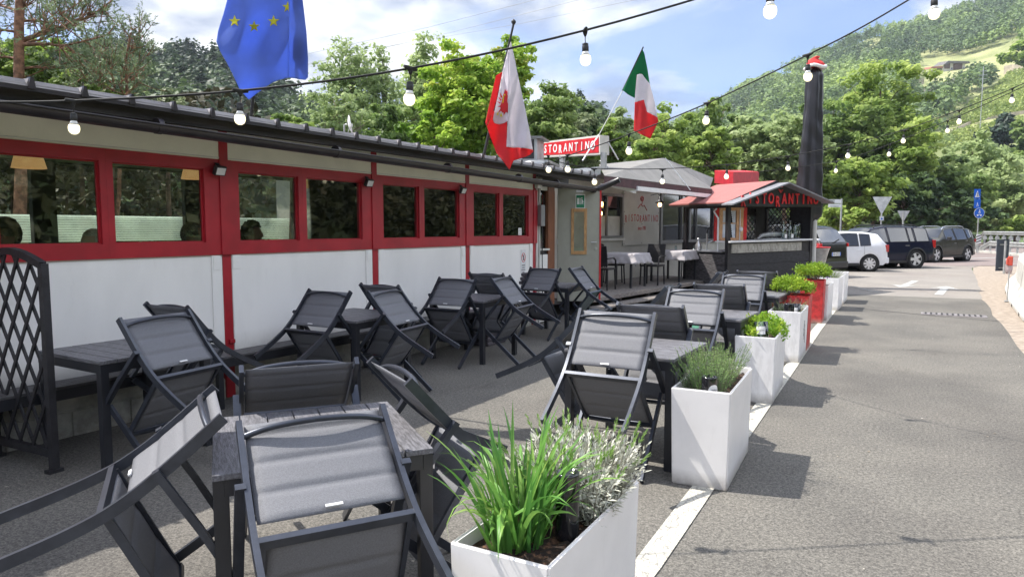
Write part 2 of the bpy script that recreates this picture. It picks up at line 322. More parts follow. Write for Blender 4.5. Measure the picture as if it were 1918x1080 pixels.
def leaf_quads(P, size, rng, aspect=1.6, up=0.0, dirs=None, jitter=1.0, nrm=None):
    """one small bent-free leaf per point: returns V, F"""
    n = len(P); d = rng.normal(size=(n, 3)) if dirs is None else dirs + rng.normal(size=(n, 3))*jitter
    d[:, 2] += up; d /= np.linalg.norm(d, axis=1, keepdims=True)+1e-9
    if nrm is not None:      # leaves shingle: their faces turn outward and upward
        nn = nrm + rng.normal(size=(n, 3))*.42; nn /= np.linalg.norm(nn, axis=1, keepdims=True)+1e-9
        d = np.cross(nn, rng.normal(size=(n, 3))); d /= np.linalg.norm(d, axis=1, keepdims=True)+1e-9; e = np.cross(d, nn)
    else: e = np.cross(d, rng.normal(size=(n, 3)))
    e /= np.linalg.norm(e, axis=1, keepdims=True)+1e-9
    s = (size*(0.6+0.8*rng.random(n)))[:, None] if not hasattr(size, 'shape') else size[:, None]
    a = d*s*aspect/2; b = e*s/2
    V = np.stack([P-a, P+b*.9, P+a, P-b*.9], axis=1).reshape(-1, 3)
    F = np.arange(4*n).reshape(n, 4); return V, F
def text_mesh(name, s, size, m, parent=None, mt=None, extrude=0.004, xs=1.0, align='CENTER', bold=0.0):
    cu = bpy.data.curves.new(name, 'FONT'); cu.body = s; cu.size = size; cu.extrude = extrude; cu.align_x = align; cu.align_y = 'CENTER'; cu.offset = bold; cu.resolution_u = 3
    t = bpy.data.objects.new(name+'_tmp', cu); COL.objects.link(t)
    dg = bpy.context.evaluated_depsgraph_get(); me = bpy.data.meshes.new_from_object(t.evaluated_get(dg)); bpy.data.objects.remove(t); bpy.data.curves.remove(cu)
    m0 = Matrix.Diagonal((xs, 1, 1, 1)); me.transform((mt if mt is not None else Matrix()) @ m0)
    me.materials.clear(); me.materials.append(M[m] if isinstance(m, str) else m); me.name = name
    o = bpy.data.objects.new(name, me); COL.objects.link(o)
    if parent is not None: o.parent = parent
    return o
def frame_mt(origin, xdir, up=(0, 0, 1)):
    """matrix whose x axis is xdir, y axis is up; z faces the reader"""
    x = Vector(xdir).normalized(); u = Vector(up); z = x.cross(u).normalized(); y = z.cross(x)
    m = Matrix((x, y, z)).transposed().to_4x4(); m.translation = Vector(origin); return m
def cw(xc, d, z=0):   # metres right of / ahead of the camera -> world
    c, s = math.cos(YAW), math.sin(YAW); return Vector((c*xc - s*d, s*xc + c*d, z))
def atpl(u, v, P0, n):
    r = ray(u, v); o = Vector((0, 0, CAM_H)); n = Vector(n); return o + r*((Vector(P0)-o).dot(n)/r.dot(n))

# ================================================================== GROUND
def asphalt(name, c1, c2, patch, grain=0.9):
    m = bpy.data.materials.new(name); m.use_nodes = True; nt = m.node_tree; b = nt.nodes['Principled BSDF']; b.inputs['Roughness'].default_value = 0.88; b.inputs['Specular IOR Level'].default_value = 0.3
    c = nt.nodes.new('ShaderNodeTexCoord')
    def noise(s, d=4, r=0.6, st=None):
        n = nt.nodes.new('ShaderNodeTexNoise'); n.inputs['Scale'].default_value = s; n.inputs['Detail'].default_value = d; n.inputs['Roughness'].default_value = r
        if st:
            mp = nt.nodes.new('ShaderNodeMapping'); mp.inputs['Scale'].default_value = st; nt.links.new(c.outputs['Object'], mp.inputs[0]); nt.links.new(mp.outputs[0], n.inputs['Vector'])
        else: nt.links.new(c.outputs['Object'], n.inputs['Vector'])
        return n.outputs['Fac']
    def ramp(f, a, bb, ca, cb):
        r = nt.nodes.new('ShaderNodeValToRGB'); r.color_ramp.elements[0].position = a; r.color_ramp.elements[1].position = bb
        r.color_ramp.elements[0].color = (*ca, 1); r.color_ramp.elements[1].color = (*cb, 1); nt.links.new(f, r.inputs[0]); return r.outputs[0]
    def mix(t, f, a, bb):
        x = nt.nodes.new('ShaderNodeMix'); x.data_type = 'RGBA'; x.blend_type = t
        if isinstance(f, float): x.inputs['Factor'].default_value = f
        else: nt.links.new(f, x.inputs['Factor'])
        nt.links.new(a, x.inputs['A']); nt.links.new(bb, x.inputs['B']); return x.outputs['Result']
    base = ramp(noise(0.7, 6), 0.35, 0.65, c1, c2)
    pat = ramp(noise(0.23, 5, 0.65), 0.45, 0.62, (1, 1, 1), patch)
    base = mix('MULTIPLY', 1.0, base, pat)
    g = ramp(noise(95, 3, 0.7), 0.33, 0.62, (0.45, 0.45, 0.45), (1.28, 1.28, 1.28)); base = mix('MULTIPLY', grain, base, g)
    g2 = ramp(noise(42, 4, 0.8), 0.38, 0.60, (0.55, 0.55, 0.55), (1.28, 1.27, 1.24)); base = mix('MULTIPLY', grain, base, g2)
    vo = nt.nodes.new('ShaderNodeTexVoronoi'); vo.inputs['Scale'].default_value = 140; nt.links.new(c.outputs['Object'], vo.inputs['Vector'])
    sp = ramp(vo.outputs['Distance'], 0.0, 0.14, (2.0, 2.0, 1.9), (1, 1, 1)); base = mix('MULTIPLY', 0.6, base, sp)
    st = ramp(noise(2.2, 7, 0.7, (1, .35, 1)), 0.60, 0.72, (1, 1, 1), (0.72, 0.70, 0.68)); base = mix('MULTIPLY', 0.8, base, st)
    nt.links.new(base, b.inputs['Base Color'])
    bp = nt.nodes.new('ShaderNodeBump'); bp.inputs['Strength'].default_value = 0.55; bp.inputs['Distance'].default_value = 0.006
    nt.links.new(noise(110, 3, 0.7), bp.inputs['Height']); nt.links.new(bp.outputs[0], b.inputs['Normal']); return m
M['asphalt'] = asphalt('asphalt', (0.124, 0.118, 0.108), (0.172, 0.162, 0.144), (0.80, 0.79, 0.80))
M['asphalt_pale'] = asphalt('asphalt_pale', (0.225, 0.205, 0.19), (0.27, 0.25, 0.225), (0.93, 0.91, 0.90), 0.6)
M['asphalt_pink'] = asphalt('asphalt_pink', (0.20, 0.165, 0.155), (0.245, 0.20, 0.19), (0.92, 0.9, 0.9), 0.3)
M['dirt'] = mat('dirt', (0.27, 0.22, 0.175), 0.95, var=0.12, scale=9, bump=0.9, bscale=45, col2=(0.34, 0.285, 0.23), detail=8)
M['grass'] = mat('grass', (0.07, 0.12, 0.025), 0.9, var=0.5, scale=0.8, bump=0.6, bscale=10, detail=8)
def worn(name, col, scale=30, thr=0.42):
    m = bpy.data.materials.new(name); m.use_nodes = True; nt = m.node_tree; b = nt.nodes['Principled BSDF']; b.inputs['Roughness'].default_value = 0.8
    c = nt.nodes.new('ShaderNodeTexCoord'); v = nt.nodes.new('ShaderNodeTexVoronoi'); v.feature = 'DISTANCE_TO_EDGE'; v.inputs['Scale'].default_value = scale; nt.links.new(c.outputs['Object'], v.inputs['Vector'])
    n = nt.nodes.new('ShaderNodeTexNoise'); n.inputs['Scale'].default_value = 9; n.inputs['Detail'].default_value = 7; n.inputs['Roughness'].default_value = 0.75; nt.links.new(c.outputs['Object'], n.inputs['Vector'])
    r1 = nt.nodes.new('ShaderNodeValToRGB'); r1.color_ramp.elements[0].position = 0.01; r1.color_ramp.elements[1].position = 0.07; nt.links.new(v.outputs['Distance'], r1.inputs[0])
    r2 = nt.nodes.new('ShaderNodeValToRGB'); r2.color_ramp.elements[0].position = thr-.04; r2.color_ramp.elements[1].position = thr+.03; nt.links.new(n.outputs['Fac'], r2.inputs[0])
    mu = nt.nodes.new('ShaderNodeMath'); mu.operation = 'MULTIPLY'; nt.links.new(r1.outputs[0], mu.inputs[0]); nt.links.new(r2.outputs[0], mu.inputs[1])
    mx = nt.nodes.new('ShaderNodeMix'); mx.data_type = 'RGBA'; nt.links.new(mu.outputs[0], mx.inputs['Factor']); mx.inputs['A'].default_value = (0.2, 0.19, 0.175, 1); mx.inputs['B'].default_value = (*col, 1)
    nt.links.new(mx.outputs['Result'], b.inputs['Base Color']); return m
M['road_paint'] = worn('road_paint', (0.50, 0.48, 0.41), 26, 0.40)
M['road_paint_far'] = worn('road_paint_far', (0.42, 0.42, 0.40), 10, 0.30)
def sheet(name, poly, z, m):
    b = MB(); b.add([(x, y, z) for x, y in poly], [tuple(range(len(poly)))]); o = b.build(name, m); return tag(o, kind='structure')
sheet('ground', [(-2500, -2500), (2500, -2500), (2500, 2500), (-2500, 2500)], -0.02, 'grass')
random.seed(3)
edge = [(1.05+0.04*random.uniform(-1, 1)+0.25*max(0, (y-18)/10), y) for y in [-12+1.3*i for i in range(36)]]
sheet('asphalt', [(-5.62, -12)] + edge[:24] + [(1.02, 18.62), (-1.45, 18.4), (-9.5, 18.6), (-9.5, 9.9), (-5.62, 9.9)], 0.0, 'asphalt')
sheet('road', [(-9.5, 18.6), (-1.45, 18.4), (1.02, 18.62)] + edge[24:] + [(1.9, 36), (2.2, 50), (-2, 56), (-30, 50), (-30, 30), (-12, 30), (-9.5, 24)], -0.001, 'asphalt_pale')
sheet('roadway', [(-2.2, 33.5), (12, 40), (40, 60), (40, 95), (-30, 95), (-30, 44)], 0.004, 'asphalt_pink')
sheet('shoulder', [(0.85, -12), (6, -12), (6, 60), (1.6, 45), (1.6, 36), (0.95, 20)], -0.008, 'dirt')
mk = MB()
def strip(pts, w, z=0.007, b=None):
    b = b or MB()
    for (x0, y0), (x1, y1) in zip(pts[:-1], pts[1:]):
        d = Vector((x1-x0, y1-y0)).normalized(); n = Vector((-d.y, d.x))*w/2
        b.add([(x0+n.x, y0+n.y, z), (x0-n.x, y0-n.y, z), (x1-n.x, y1-n.y, z), (x1+n.x, y1+n.y, z)], [(0, 1, 2, 3)])
    return b
tag(strip([(-1.02, -3), (-1.07, 3), (-1.30, 8.2), (-1.46, 11.6), (-1.62, 16), (-1.8, 18.3)], 0.13).build('painted_line', 'road_paint'), kind='structure')
b = strip([(-1.75, 20.8), (-1.05, 19.2)], 0.05)
tag(b.build('bay_marking', 'road_paint_far'), kind='structure')
def arrow(tip, az, L, w, hw, hl):
    a = R(az); f = Vector((math.sin(a), math.cos(a))); s = Vector((f.y, -f.x)); T = Vector(tip); z = 0.006
    P = lambda p: (p.x, p.y, z)
    b = MB(); b.add([P(T), P(T-f*hl+s*hw), P(T-f*hl*.75), P(T-f*hl-s*hw)], [(0, 1, 2), (0, 2, 3)])
    B = T-f*hl*.72; b.add([P(B+s*w), P(B-s*w), P(T-f*L-s*w), P(T-f*L+s*w)], [(0, 1, 2, 3)])
    return b
tag(arrow((0.42, 22.3), 4, 3.0, .09, .33, 1.0).build('arrow_marking', 'road_paint_far'), kind='structure')
tag(arrow((-0.66, 21.2), 186, 3.0, .09, .33, 1.0).build('arrow_marking', 'road_paint_far'), kind='structure')
tag(strip([(-1.5, 31.5), (0.9, 33.0)], 0.14, .008).build('stop_marking', 'road_paint_far'), kind='structure')
tag(strip([(-1, 39), (3.4, 46)], 0.3, .012).build('edge_marking', 'road_paint_far'), kind='structure')
# cable seam and tar line across the road
tag(strip([(-1.2, 15.2), (0.2, 14.55), (1.12, 14.3)], 0.035, .005).build('tar_seam', mat('tar', (0.06, 0.055, 0.055), 0.7)), kind='structure')
b = MB()
for x0, y0, n in ((-0.9, 9.6, 9), (-.35, 10.3, 12), (0.1, 8.2, 7)):
    pts = [(x0+.08*i+random.uniform(-.01, .01), y0+random.uniform(-.02, .02)) for i in range(n)]; strip(pts, 0.006, .004, b)
tag(b.build('road_crack', mat('crack', (0.05, 0.05, 0.05), 0.9)), kind='structure')

gr = np.random.default_rng(21); n_ = 900; gx = np.where(gr.random(n_) < .45, .95+.1*gr.normal(size=n_), -5.3+6.2*gr.random(n_)); gy = .6+17*gr.random(n_); keep = ~((gx > -1.9) & (gx < -.75)); gx, gy = gx[keep], gy[keep]; n_ = len(gx)
Pg = np.stack([gx, gy, np.full(n_, .0055)], 1); Vg, Fg_ = leaf_quads(Pg, .010*(.4+gr.random(n_)**2*1.6), gr, 1.3, 0, None, 1, np.tile([0, 0, 6.0], (n_, 1)))
M['grit'] = leafmat('grit', [(0.10, 0.07, 0.04), (0.30, 0.26, 0.20), (0.55, 0.52, 0.47)], 0, shade_scale=2)
tag(np_mesh('litter', Vg, Fg_, 'grit', None, gr.random(n_)), 'grit and dry leaf bits lying on the asphalt', 'litter', kind='stuff')

# drain grate
t = thing('drain_grate', 'cast iron drain grate let into the asphalt beside the dirt shoulder', 'drain', (0.42, 14.9, 0))
b = MB(); b.rbox((-.52, -.19, -.03), (.50, .19, .014), .01); b.build('frame', mat('iron', (0.22, 0.2, 0.2), .6, metal=.4, var=.3, scale=9), t)
b = MB()
for i in range(11):
    for j in range(3): b.box((-.46+i*.085, -.15+j*.105, .0145), (-.43+i*.085, -.15+j*.105+.08, .0165))
b.build('slots', 'rubber', t)

# ================================================================== MAIN RESTAURANT BUILDING
WX = -5.5
posts = [-1.72, 0.21, 2.14, 4.08, 6.06, 7.93, 9.82]
bld = thing('restaurant_building', 'long low restaurant building with red framed windows over white panels', 'building', (WX, 4, 0))
def bb(name, m, *boxes):
    b = MB()
    for lo, hi in boxes: b.box(lo, hi)
    return b.build(name, m, bld, world=True)
bb('plinth', 'plinth', ((WX-.05, -1.8, -.02), (WX-.03+.0, 9.9, .20)), ((WX-.08, -1.8, .20), (WX-.045, 9.9, .40)))
b = MB()
for i in range(26):   # block courses of the plinth, slightly uneven
    y = -1.8+i*.45; b.rbox((WX-.05, y+.006, -.02), (WX-.022+random.uniform(0, .006), y+.444, .19), .006)
b.build('plinth_blocks', 'plinth', bld, world=True)
for i in range(len(posts)-1):
    y0, y1 = posts[i], posts[i+1]
    b = MB(); b.box((WX-.04, y0+.045, .38), (WX, y1-.045, 1.335)); p = b.build('wall_panel', 'white_panel', bld, world=True)
    for yy in (y0+.05, y1-.16):
        b = MB(); b.rbox((WX, yy, .38), (WX+.012, yy+.10, 1.33), .003); b.build('edge_strip', 'white_panel', p, world=True)
    for yy in (y0+.055, y1-.145):
        b = MB(); b.rbox((WX+.012, yy, 1.20), (WX+.018, yy+.075, 1.325), .002)
        for q_ in (.02, .055): b.tube([(WX+.018, yy+q_, 1.26), (WX+.021, yy+q_, 1.26)], .005, 6)
        b.build('bracket', 'white_panel', p, world=True)
    b = MB(); b.box((WX-.03, y0+.045, 2.185), (WX+.002, y1-.045, 2.44)); b.build('fascia_panel', 'cream_panel', bld, world=True)
    b = MB(); b.box((WX+.002, y0+.045, 2.20), (WX+.010, y1-.045, 2.207)); b.build('panel_bead', 'offwhite', bld, world=True)
    # window frames: two casements in a bay
    k = (y1-y0)/1.93
    for a, c in ((0.14*k, 0.83*k), (0.93*k, 1.72*k)):
        ya, yb = y0+a, y0+c
        lo = y0+.06 if a < .5 else y0+.88*k; hi = y0+.88*k-.001 if a < .5 else y1-.06
        b = MB()
        b.box((WX-.03, lo, 1.335), (WX+.018, hi, 1.45)); b.box((WX-.03, lo, 2.09), (WX+.018, hi, 2.185))
        b.box((WX-.03, lo, 1.45), (WX+.018, ya, 2.09)); b.box((WX-.03, yb, 1.45), (WX+.018, hi, 2.09))
        for q in ((ya, yb),):   # inner bead
            b.box((WX-.03, ya, 1.45), (WX-.012, ya+.015, 2.09)); b.box((WX-.03, yb-.015, 1.45), (WX-.012, yb, 2.09)); b.box((WX-.03, ya+.015, 1.45), (WX-.012, yb-.015, 1.462)); b.box((WX-.03, ya+.015, 2.078), (WX-.012, yb-.015, 2.09))
        w = b.build('window', 'red_paint', bld, world=True)
        g = MB(); g.box((WX-.026, ya+.012, 1.458), (WX-.020, yb-.012, 2.082)); go = g.build('pane', 'glass_win', w); go.matrix_parent_inverse = wm(w).inverted()
for y in posts[1:]:
    b = MB(); b.box((WX-.04, y-.045, .02), (WX+.006, y+.045, 1.335)); b.box((WX-.04, y-.06, 1.335), (WX+.030, y+.06, 2.185)); b.box((WX-.04, y-.045, 2.185), (WX+.008, y+.045, 2.44))
    for dz in (.52,): b.rbox((WX+.006, y-.01, dz), (WX+.03, y+.045, dz+.035), .004)
    b.build('post', 'red_paint', bld, world=True)
# roof
def gz(y): return 2.36 - (y-2)*.011      # the gutter falls slightly
b = MB(); b.box((-5.16, -1.9, 2.385), (-5.10, 11.2, 2.475)); b.box((-5.30, -1.9, 2.44), (-5.16, 11.2, 2.462)); b.box((WX-.05, -1.9, 2.44), (-5.30, 9.9, 2.475)); b.build('eave_board', 'old_wood', bld, world=True)
rf = MB(); xa, za, xb_, zb_ = -5.03, 2.500, -9.6, 2.70
rf.add([(xa, -1.9, za), (xa, 11.2, za), (xb_, 11.2, zb_), (xb_, -1.9, zb_), (xa, -1.9, za-.02), (xa, 11.2, za-.02), (xb_, 11.2, zb_-.02), (xb_, -1.9, zb_-.02)], [(0, 1, 2, 3), (7, 6, 5, 4), (0, 4, 5, 1), (1, 5, 6, 2), (2, 6, 7, 3), (3, 7, 4, 0)])
roof = rf.build('roof', 'roof_metal', bld, world=True)
rb = MB(); cp = MB(); fs_ = MB()
for i in range(40):
    y = -1.65+i*.331
    if y > 11.1: break
    rb.add([(xa-.004, y-.022, za+.001), (xa-.004, y+.022, za+.001), (xa-.004, y+.010, za+.036), (xa-.004, y-.010, za+.036), (xb_, y-.022, zb_+.001), (xb_, y+.022, zb_+.001), (xb_, y+.010, zb_+.036), (xb_, y-.010, zb_+.036)], [(0, 1, 2, 3), (0, 3, 7, 4), (3, 2, 6, 7), (1, 5, 6, 2)])
    cpi = MB(); cpi.add([(xa+.016, y-.024, za-.03), (xa+.016, y+.024, za-.03), (xa+.016, y+.008, za+.043), (xa+.016, y-.008, za+.043), (xa-.03, y-.024, za-.03), (xa-.03, y+.024, za-.03), (xa-.03, y+.008, za+.045), (xa-.03, y-.008, za+.045)], [(3, 2, 1, 0), (0, 1, 5, 4), (1, 2, 6, 5), (2, 3, 7, 6), (3, 0, 4, 7)]); o = cpi.build('rib_cap', 'dark_brown', roof); o.matrix_parent_inverse = wm(roof).inverted()
    fs_.add([(xa+.003, y+.026, za-.016), (xa+.003, y+.305, za-.016), (xa-.012, y+.300, za+.026), (xa-.012, y+.031, za+.026), (xa-.10, y+.300, za+.030), (xa-.10, y+.031, za+.030)], [(0, 1, 2, 3), (3, 2, 4, 5)])
o = rb.build('rib', 'roof_metal', roof); o.matrix_parent_inverse = wm(roof).inverted()
o = fs_.build('edge_flashing', 'roof_metal', roof); o.matrix_parent_inverse = wm(roof).inverted()
fl = MB(); fl.box((-5.035, -1.9, 2.455), (-5.028, 11.2, 2.482)); o = fl.build('drip_edge', 'dark_brown', bld, world=True)
# gutter: half pipe, rim, brackets
b = MB(); n = 12; ys = [-1.9, 3, 7, 11.25]
for i in range(len(ys)-1):
    for r_ in (.058, .054):
        v = []
        for y in (ys[i], ys[i+1]):
            for k in range(n+1): t_ = math.pi+math.pi*k/n; v.append((-5.065+r_*math.cos(t_), y, gz(y)+r_*math.sin(t_)))
        b.add(v, [(k, k+1, n+2+k, n+1+k) if r_ > .055 else (n+1+k, n+2+k, k+1, k) for k in range(n)], True)
b.tube([(-5.007, y, gz(y)+.004) for y in ys], .009, 8); b.tube([(-5.121, y, gz(y)+.004) for y in ys], .006, 6)
for y in (1.4, 3.2, 5.05, 6.9, 8.6, 9.75):
    b.tube([(-5.065, y-.02, gz(y)-.002), (-5.065, y+.02, gz(y)-.002)], .0615, 14)
g = b.build('gutter', 'dark_brown', bld, world=True)
b = MB(); e0 = Vector((-5.065, 11.25, gz(11.25)-.02)); e1 = e0 + Vector((.42, .05, .17)); b.tube([e0+Vector((0, -.15, 0)), e0, e1], .052, 10); b.build('gutter_end', 'dark_brown', bld, world=True)
# floor, back wall, ceiling of the dining room
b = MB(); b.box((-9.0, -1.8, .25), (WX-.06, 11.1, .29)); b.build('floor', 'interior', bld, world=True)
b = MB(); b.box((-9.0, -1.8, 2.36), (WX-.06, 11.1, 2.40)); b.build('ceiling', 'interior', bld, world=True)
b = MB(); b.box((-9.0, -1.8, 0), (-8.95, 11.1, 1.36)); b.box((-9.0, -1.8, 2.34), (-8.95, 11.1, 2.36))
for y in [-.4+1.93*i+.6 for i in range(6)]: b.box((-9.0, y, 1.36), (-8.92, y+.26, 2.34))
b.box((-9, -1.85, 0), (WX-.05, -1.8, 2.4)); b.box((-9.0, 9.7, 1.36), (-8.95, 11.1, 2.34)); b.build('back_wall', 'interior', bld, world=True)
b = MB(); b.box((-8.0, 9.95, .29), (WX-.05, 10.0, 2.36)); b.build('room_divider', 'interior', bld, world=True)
# white strips of translucent louvre seen behind the room
fence = thing('louvre_fence', 'low white ribbed fence seen through the restaurant windows', 'fence', (-11.2, 3, 0))
b = MB()
for k in range(11): b.rbox((-11.22, -10, 1.37+k*.037), (-11.185, 13, 1.37+k*.037+.032), .006)
b.build('slats', 'blind', fence, world=True)
b = MB()
for y in range(-10, 14, 2): b.box((-11.30, y, 0), (-11.24, y+.06, 1.76))
b.build('rails', 'galv', fence, world=True)

# end bay: trim, narrow window, lower panel, brown door frame
def yof(u): return atx(u, 450, WX).y
y0, y1, y2, y3 = 9.865, yof(1009), yof(1027), 10.80
b = MB(); b.box((WX-.04, y0, .02), (WX+.02, y0+.05, 2.40)); b.box((WX-.04, y0+.052, .02), (WX-.005, y1-.03, 2.40)); b.box((WX-.04, y1-.028, .02), (WX+.03, y1, 2.36)); b.build('corner_trim', 'offwhite', bld, world=True)
sw = MB(); sw.box((WX-.06, y1, 1.24), (WX-.02, y1+.03, 2.22)); sw.box((WX-.06, y1, 1.21), (WX+.03, y2, 1.24)); sw.box((WX-.06, y1+.03, 2.2), (WX-.02, y2, 2.26)); w = sw.build('window', 'offwhite', bld, world=True)
g = MB(); g.box((WX-.05, y1+.03, 1.24), (WX-.045, y2, 2.2)); go = g.build('pane', 'glass_win', w); go.matrix_parent_inverse = wm(w).inverted()
g = MB()
for k in range(30): g.box((WX-.11, y1+.14, 1.62+k*.02), (WX-.09, y2-.0, 1.628+k*.02))
go = g.build('blind', 'offwhite', w); go.matrix_parent_inverse = wm(w).inverted()
b = MB(); b.box((WX-.06, y1, .02), (WX-.01, y2, 1.14)); b.build('wall_panel', 'white_panel', bld, world=True)
b = MB(); b.box((WX-.06, y1, 1.14), (WX-.03, y2, 1.21)); b.box((WX-.06, y1, 2.26), (WX-.02, y3+.3, 2.44)); b.build('trim', 'black_paint', bld, world=True)
b = MB(); b.box((WX-.08, y2, .28), (WX+.0, y2+.22, 2.26)); b.box((WX-.05, y2+.22, .28), (WX-.02, y2+.27, 2.2)); b.build('door_frame', 'brown_frame', bld, world=True)
# the open door leaf
H0 = cw(.80, 12.15, .30); H1 = cw(1.53, 12.20, .30); dx = (H1-H0); L = dx.length
dmt = frame_mt(H0, dx)
dr = thing('open_door', 'greenish grey exterior door standing open with a narrow wood framed window', 'door', tuple(H0), (0, 0, math.atan2(dx.y, dx.x)))
b = MB(); x0, x1 = .27, .47
for lo, hi in (((0, 0, 0), (x0, .045, 1.99)), ((x1, 0, 0), (L, .045, 1.99)), ((x0, 0, 0), (x1, .045, .87)), ((x0, 0, 1.55), (x1, .045, 1.99))): b.box(lo, hi)
b.build('leaf', 'door_paint', dr)
b = MB()
for lo, hi in (((x0-.04, -.018, .82), (x0+.01, .0, 1.62)), ((x1-.01, -.018, .82), (x1+.04, 0, 1.62)), ((x0+.01, -.018, .82), (x1-.01, 0, .88)), ((x0+.01, -.018, 1.56), (x1-.01, 0, 1.62))): b.rbox(lo, hi, .004)
wf = b.build('window_frame', 'oak', dr); b = MB(); b.box((x0, .015, .87), (x1, .02, 1.55)); b.build('pane', 'glass_win', wf)
b = MB(); b.box((L+.0015, -.012, 0), (L+.03, .05, 1.99)); b.build('edge_strip', 'letter_red', dr)
b = MB(); b.tube([(L-.06, -.005, 1.03), (L-.06, -.05, 1.03), (L-.15, -.055, 1.03)], .010, 8); b.tube([(L-.06, -.012, .92), (L-.06, 0, .92)], .026, 14); b.build('handle', 'steel', dr)
b = MB()
for z in (.3, 1.0, 1.75): b.tube([(-.008, 0, z), (-.008, 0, z+.09)], .01, 8)
b.build('hinge', 'steel', dr)
sg = thing('exit_sign', 'green emergency exit sign on the open door above its window', 'sign', tuple(dr.matrix_basis @ Vector((x0+.12, -.004, 1.74))), dr.rotation_euler)
b = MB(); b.box((-.085, -.003, -.125), (.085, 0, .125)); b.build('plate', 'white', sg)
b = MB(); b.box((-.072, -.005, -.108), (.072, -.003, .108)); b.build('field', 'sign_green', sg)
b = MB(); b.box((-.058, -.007, -.05), (-.018, -.005, .06)); b.box((-.008, -.007, -.05), (.004, -.005, .06))
b.prism([(.015, -.005, .035), (.03, -.005, .045), (.045, -.005, .02), (.058, -.005, -.01), (.045, -.005, -.01), (.052, -.005, -.05), (.04, -.005, -.05), (.032, -.005, -.01), (.02, -.005, -.05), (.012, -.005, -.05), (.022, -.005, .005)], (0, -.002, 0)); b.tube([(.025, -.006, .058), (.025, -.007, .058)], .011, 10); b.build('pictogram', 'white', sg)
sg = thing('door_notice', 'small white notice at the very top of the open door', 'sign', tuple(dr.matrix_basis @ Vector((x0+.11, -.004, 1.93))), dr.rotation_euler)
b = MB(); b.box((-.06, -.003, -.028), (.06, 0, .028)); b.build('plate', 'white', sg)
for k, (s_, z_) in enumerate((('Uscita', .010), ('Sicurezza', -.012))): text_mesh('lettering', s_, .024, 'black_plastic', sg, frame_mt((0, -.0035, z_), (1, 0, 0)), .0004)

# wall fittings
for u, v, lb in ((410, 320, 'small floodlight under the gutter nearest to the camera'), (690, 341, 'small floodlight on the red post in the middle of the wall'), (866, 353, 'small floodlight on the third red post near the flag')):
    p = atx(u, v, WX+.06); fd = thing('floodlight', lb, 'lamp', (WX+.035, p.y, 2.10), (0, 0, 0), 'floodlights on the red posts')
    b = MB(); b.rbox((.02, -.055, -.045), (.06, .055, .04), .008, Matrix.Rotation(R(25), 4, 'Y')); b.build('housing', 'black_plastic', fd)
    b = MB(); b.box((.061, -.043, -.034), (.063, .043, .030), Matrix.Rotation(R(25), 4, 'Y')); b.build('lens', 'white', fd)
    b = MB(); b.beam((-.005, 0, .05), (.03, 0, .01), .04, .008); b.build('bracket', 'black_plastic', fd)
ns = thing('no_parking_poster', 'narrow white poster with a red prohibition ring on the last wall panel', 'sign', (WX+.003, 9.47, 1.03))
b = MB(); b.box((0, -.075, -.20), (.003, .075, .21)); b.build('sheet', 'white', ns)
b = MB(); rr = [(.0, .055*math.cos(a), .085+.07*math.sin(a)) for a in [i*math.pi/12 for i in range(25)]]; b.tube([(.004, y_*1.0, z_) for _, y_, z_ in rr], .005, 5); b.beam((.005, -.035, .13), (.005, .035, .04), .008, .003, (1, 0, 0)); b.build('ring', 'letter_red', ns)
b = MB(); b.tube([(.0045, 0, .13), (.0045, 0, .04)], .006, 5); b.tube([(.0045, -.02, .105), (.0045, .02, .085)], .004, 5); b.build('pictogram', 'black_plastic', ns)
b = MB()
for k, w_ in enumerate((.10, .085, .115, .07)): b.box((.003, -w_/2, -.045-.036*k), (.0036, w_/2, -.028-.036*k))
b.build('small_print', 'alu_grey', ns)
op = thing('opening_hours_poster', 'salmon opening hours poster inside the last window', 'sign', (WX-.040, 9.02, 1.93))
b = MB(); b.box((0, -.24, -.12), (.002, .30, .10)); b.build('sheet', mat('salmon_sheet', (0.55, 0.16, 0.15), .7), op)
for k, s_ in enumerate(('OPENING', 'HOURS')): text_mesh('lettering', s_, (.07, .07)[k], 'black_plastic', op, frame_mt((.003, -.02, (.05, -.015)[k]), (0, 1, 0)), .0004, .8, bold=.001)
sk = thing('window_sticker', 'small white notice in the lower corner of the last window', 'sign', (WX-.018, 9.40, 1.52))
b = MB(); b.box((0, -.05, -.05), (.002, .05, .06)); b.build('sheet', 'white', sk)
b = MB()
for k in range(4): b.box((.002, -.032, .034-.024*k), (.0026, .032, .040-.024*k))
b.build('small_print', 'alu_grey', sk)
jb = thing('junction_box', 'grey junction boxes and cables beside the last window', 'box', (WX+.03, 9.90, 1.75))
b = MB(); b.rbox((0, -.02, -.14), (.07, .11, .20), .006); b.build('lower_box', 'alu_grey', jb)
b = MB(); b.rbox((0, -.12, .46), (.06, -.02, .62), .006); b.rbox((0, .0, .44), (.05, .05, .63), .006); b.build('upper_box', 'offwhite', jb)
b = MB(); b.tube([(.02, -.03, .46), (.02, -.02, .3), (.02, .0, .2)], .006, 6); b.tube([(.02, .1, -.14), (.02, .12, -1.3)], .008, 6); b.tube([(.02, .1, .6), (.05, .5, .58), (.05, .8, .56)], .006, 6); b.build('cable', 'black_plastic', jb)

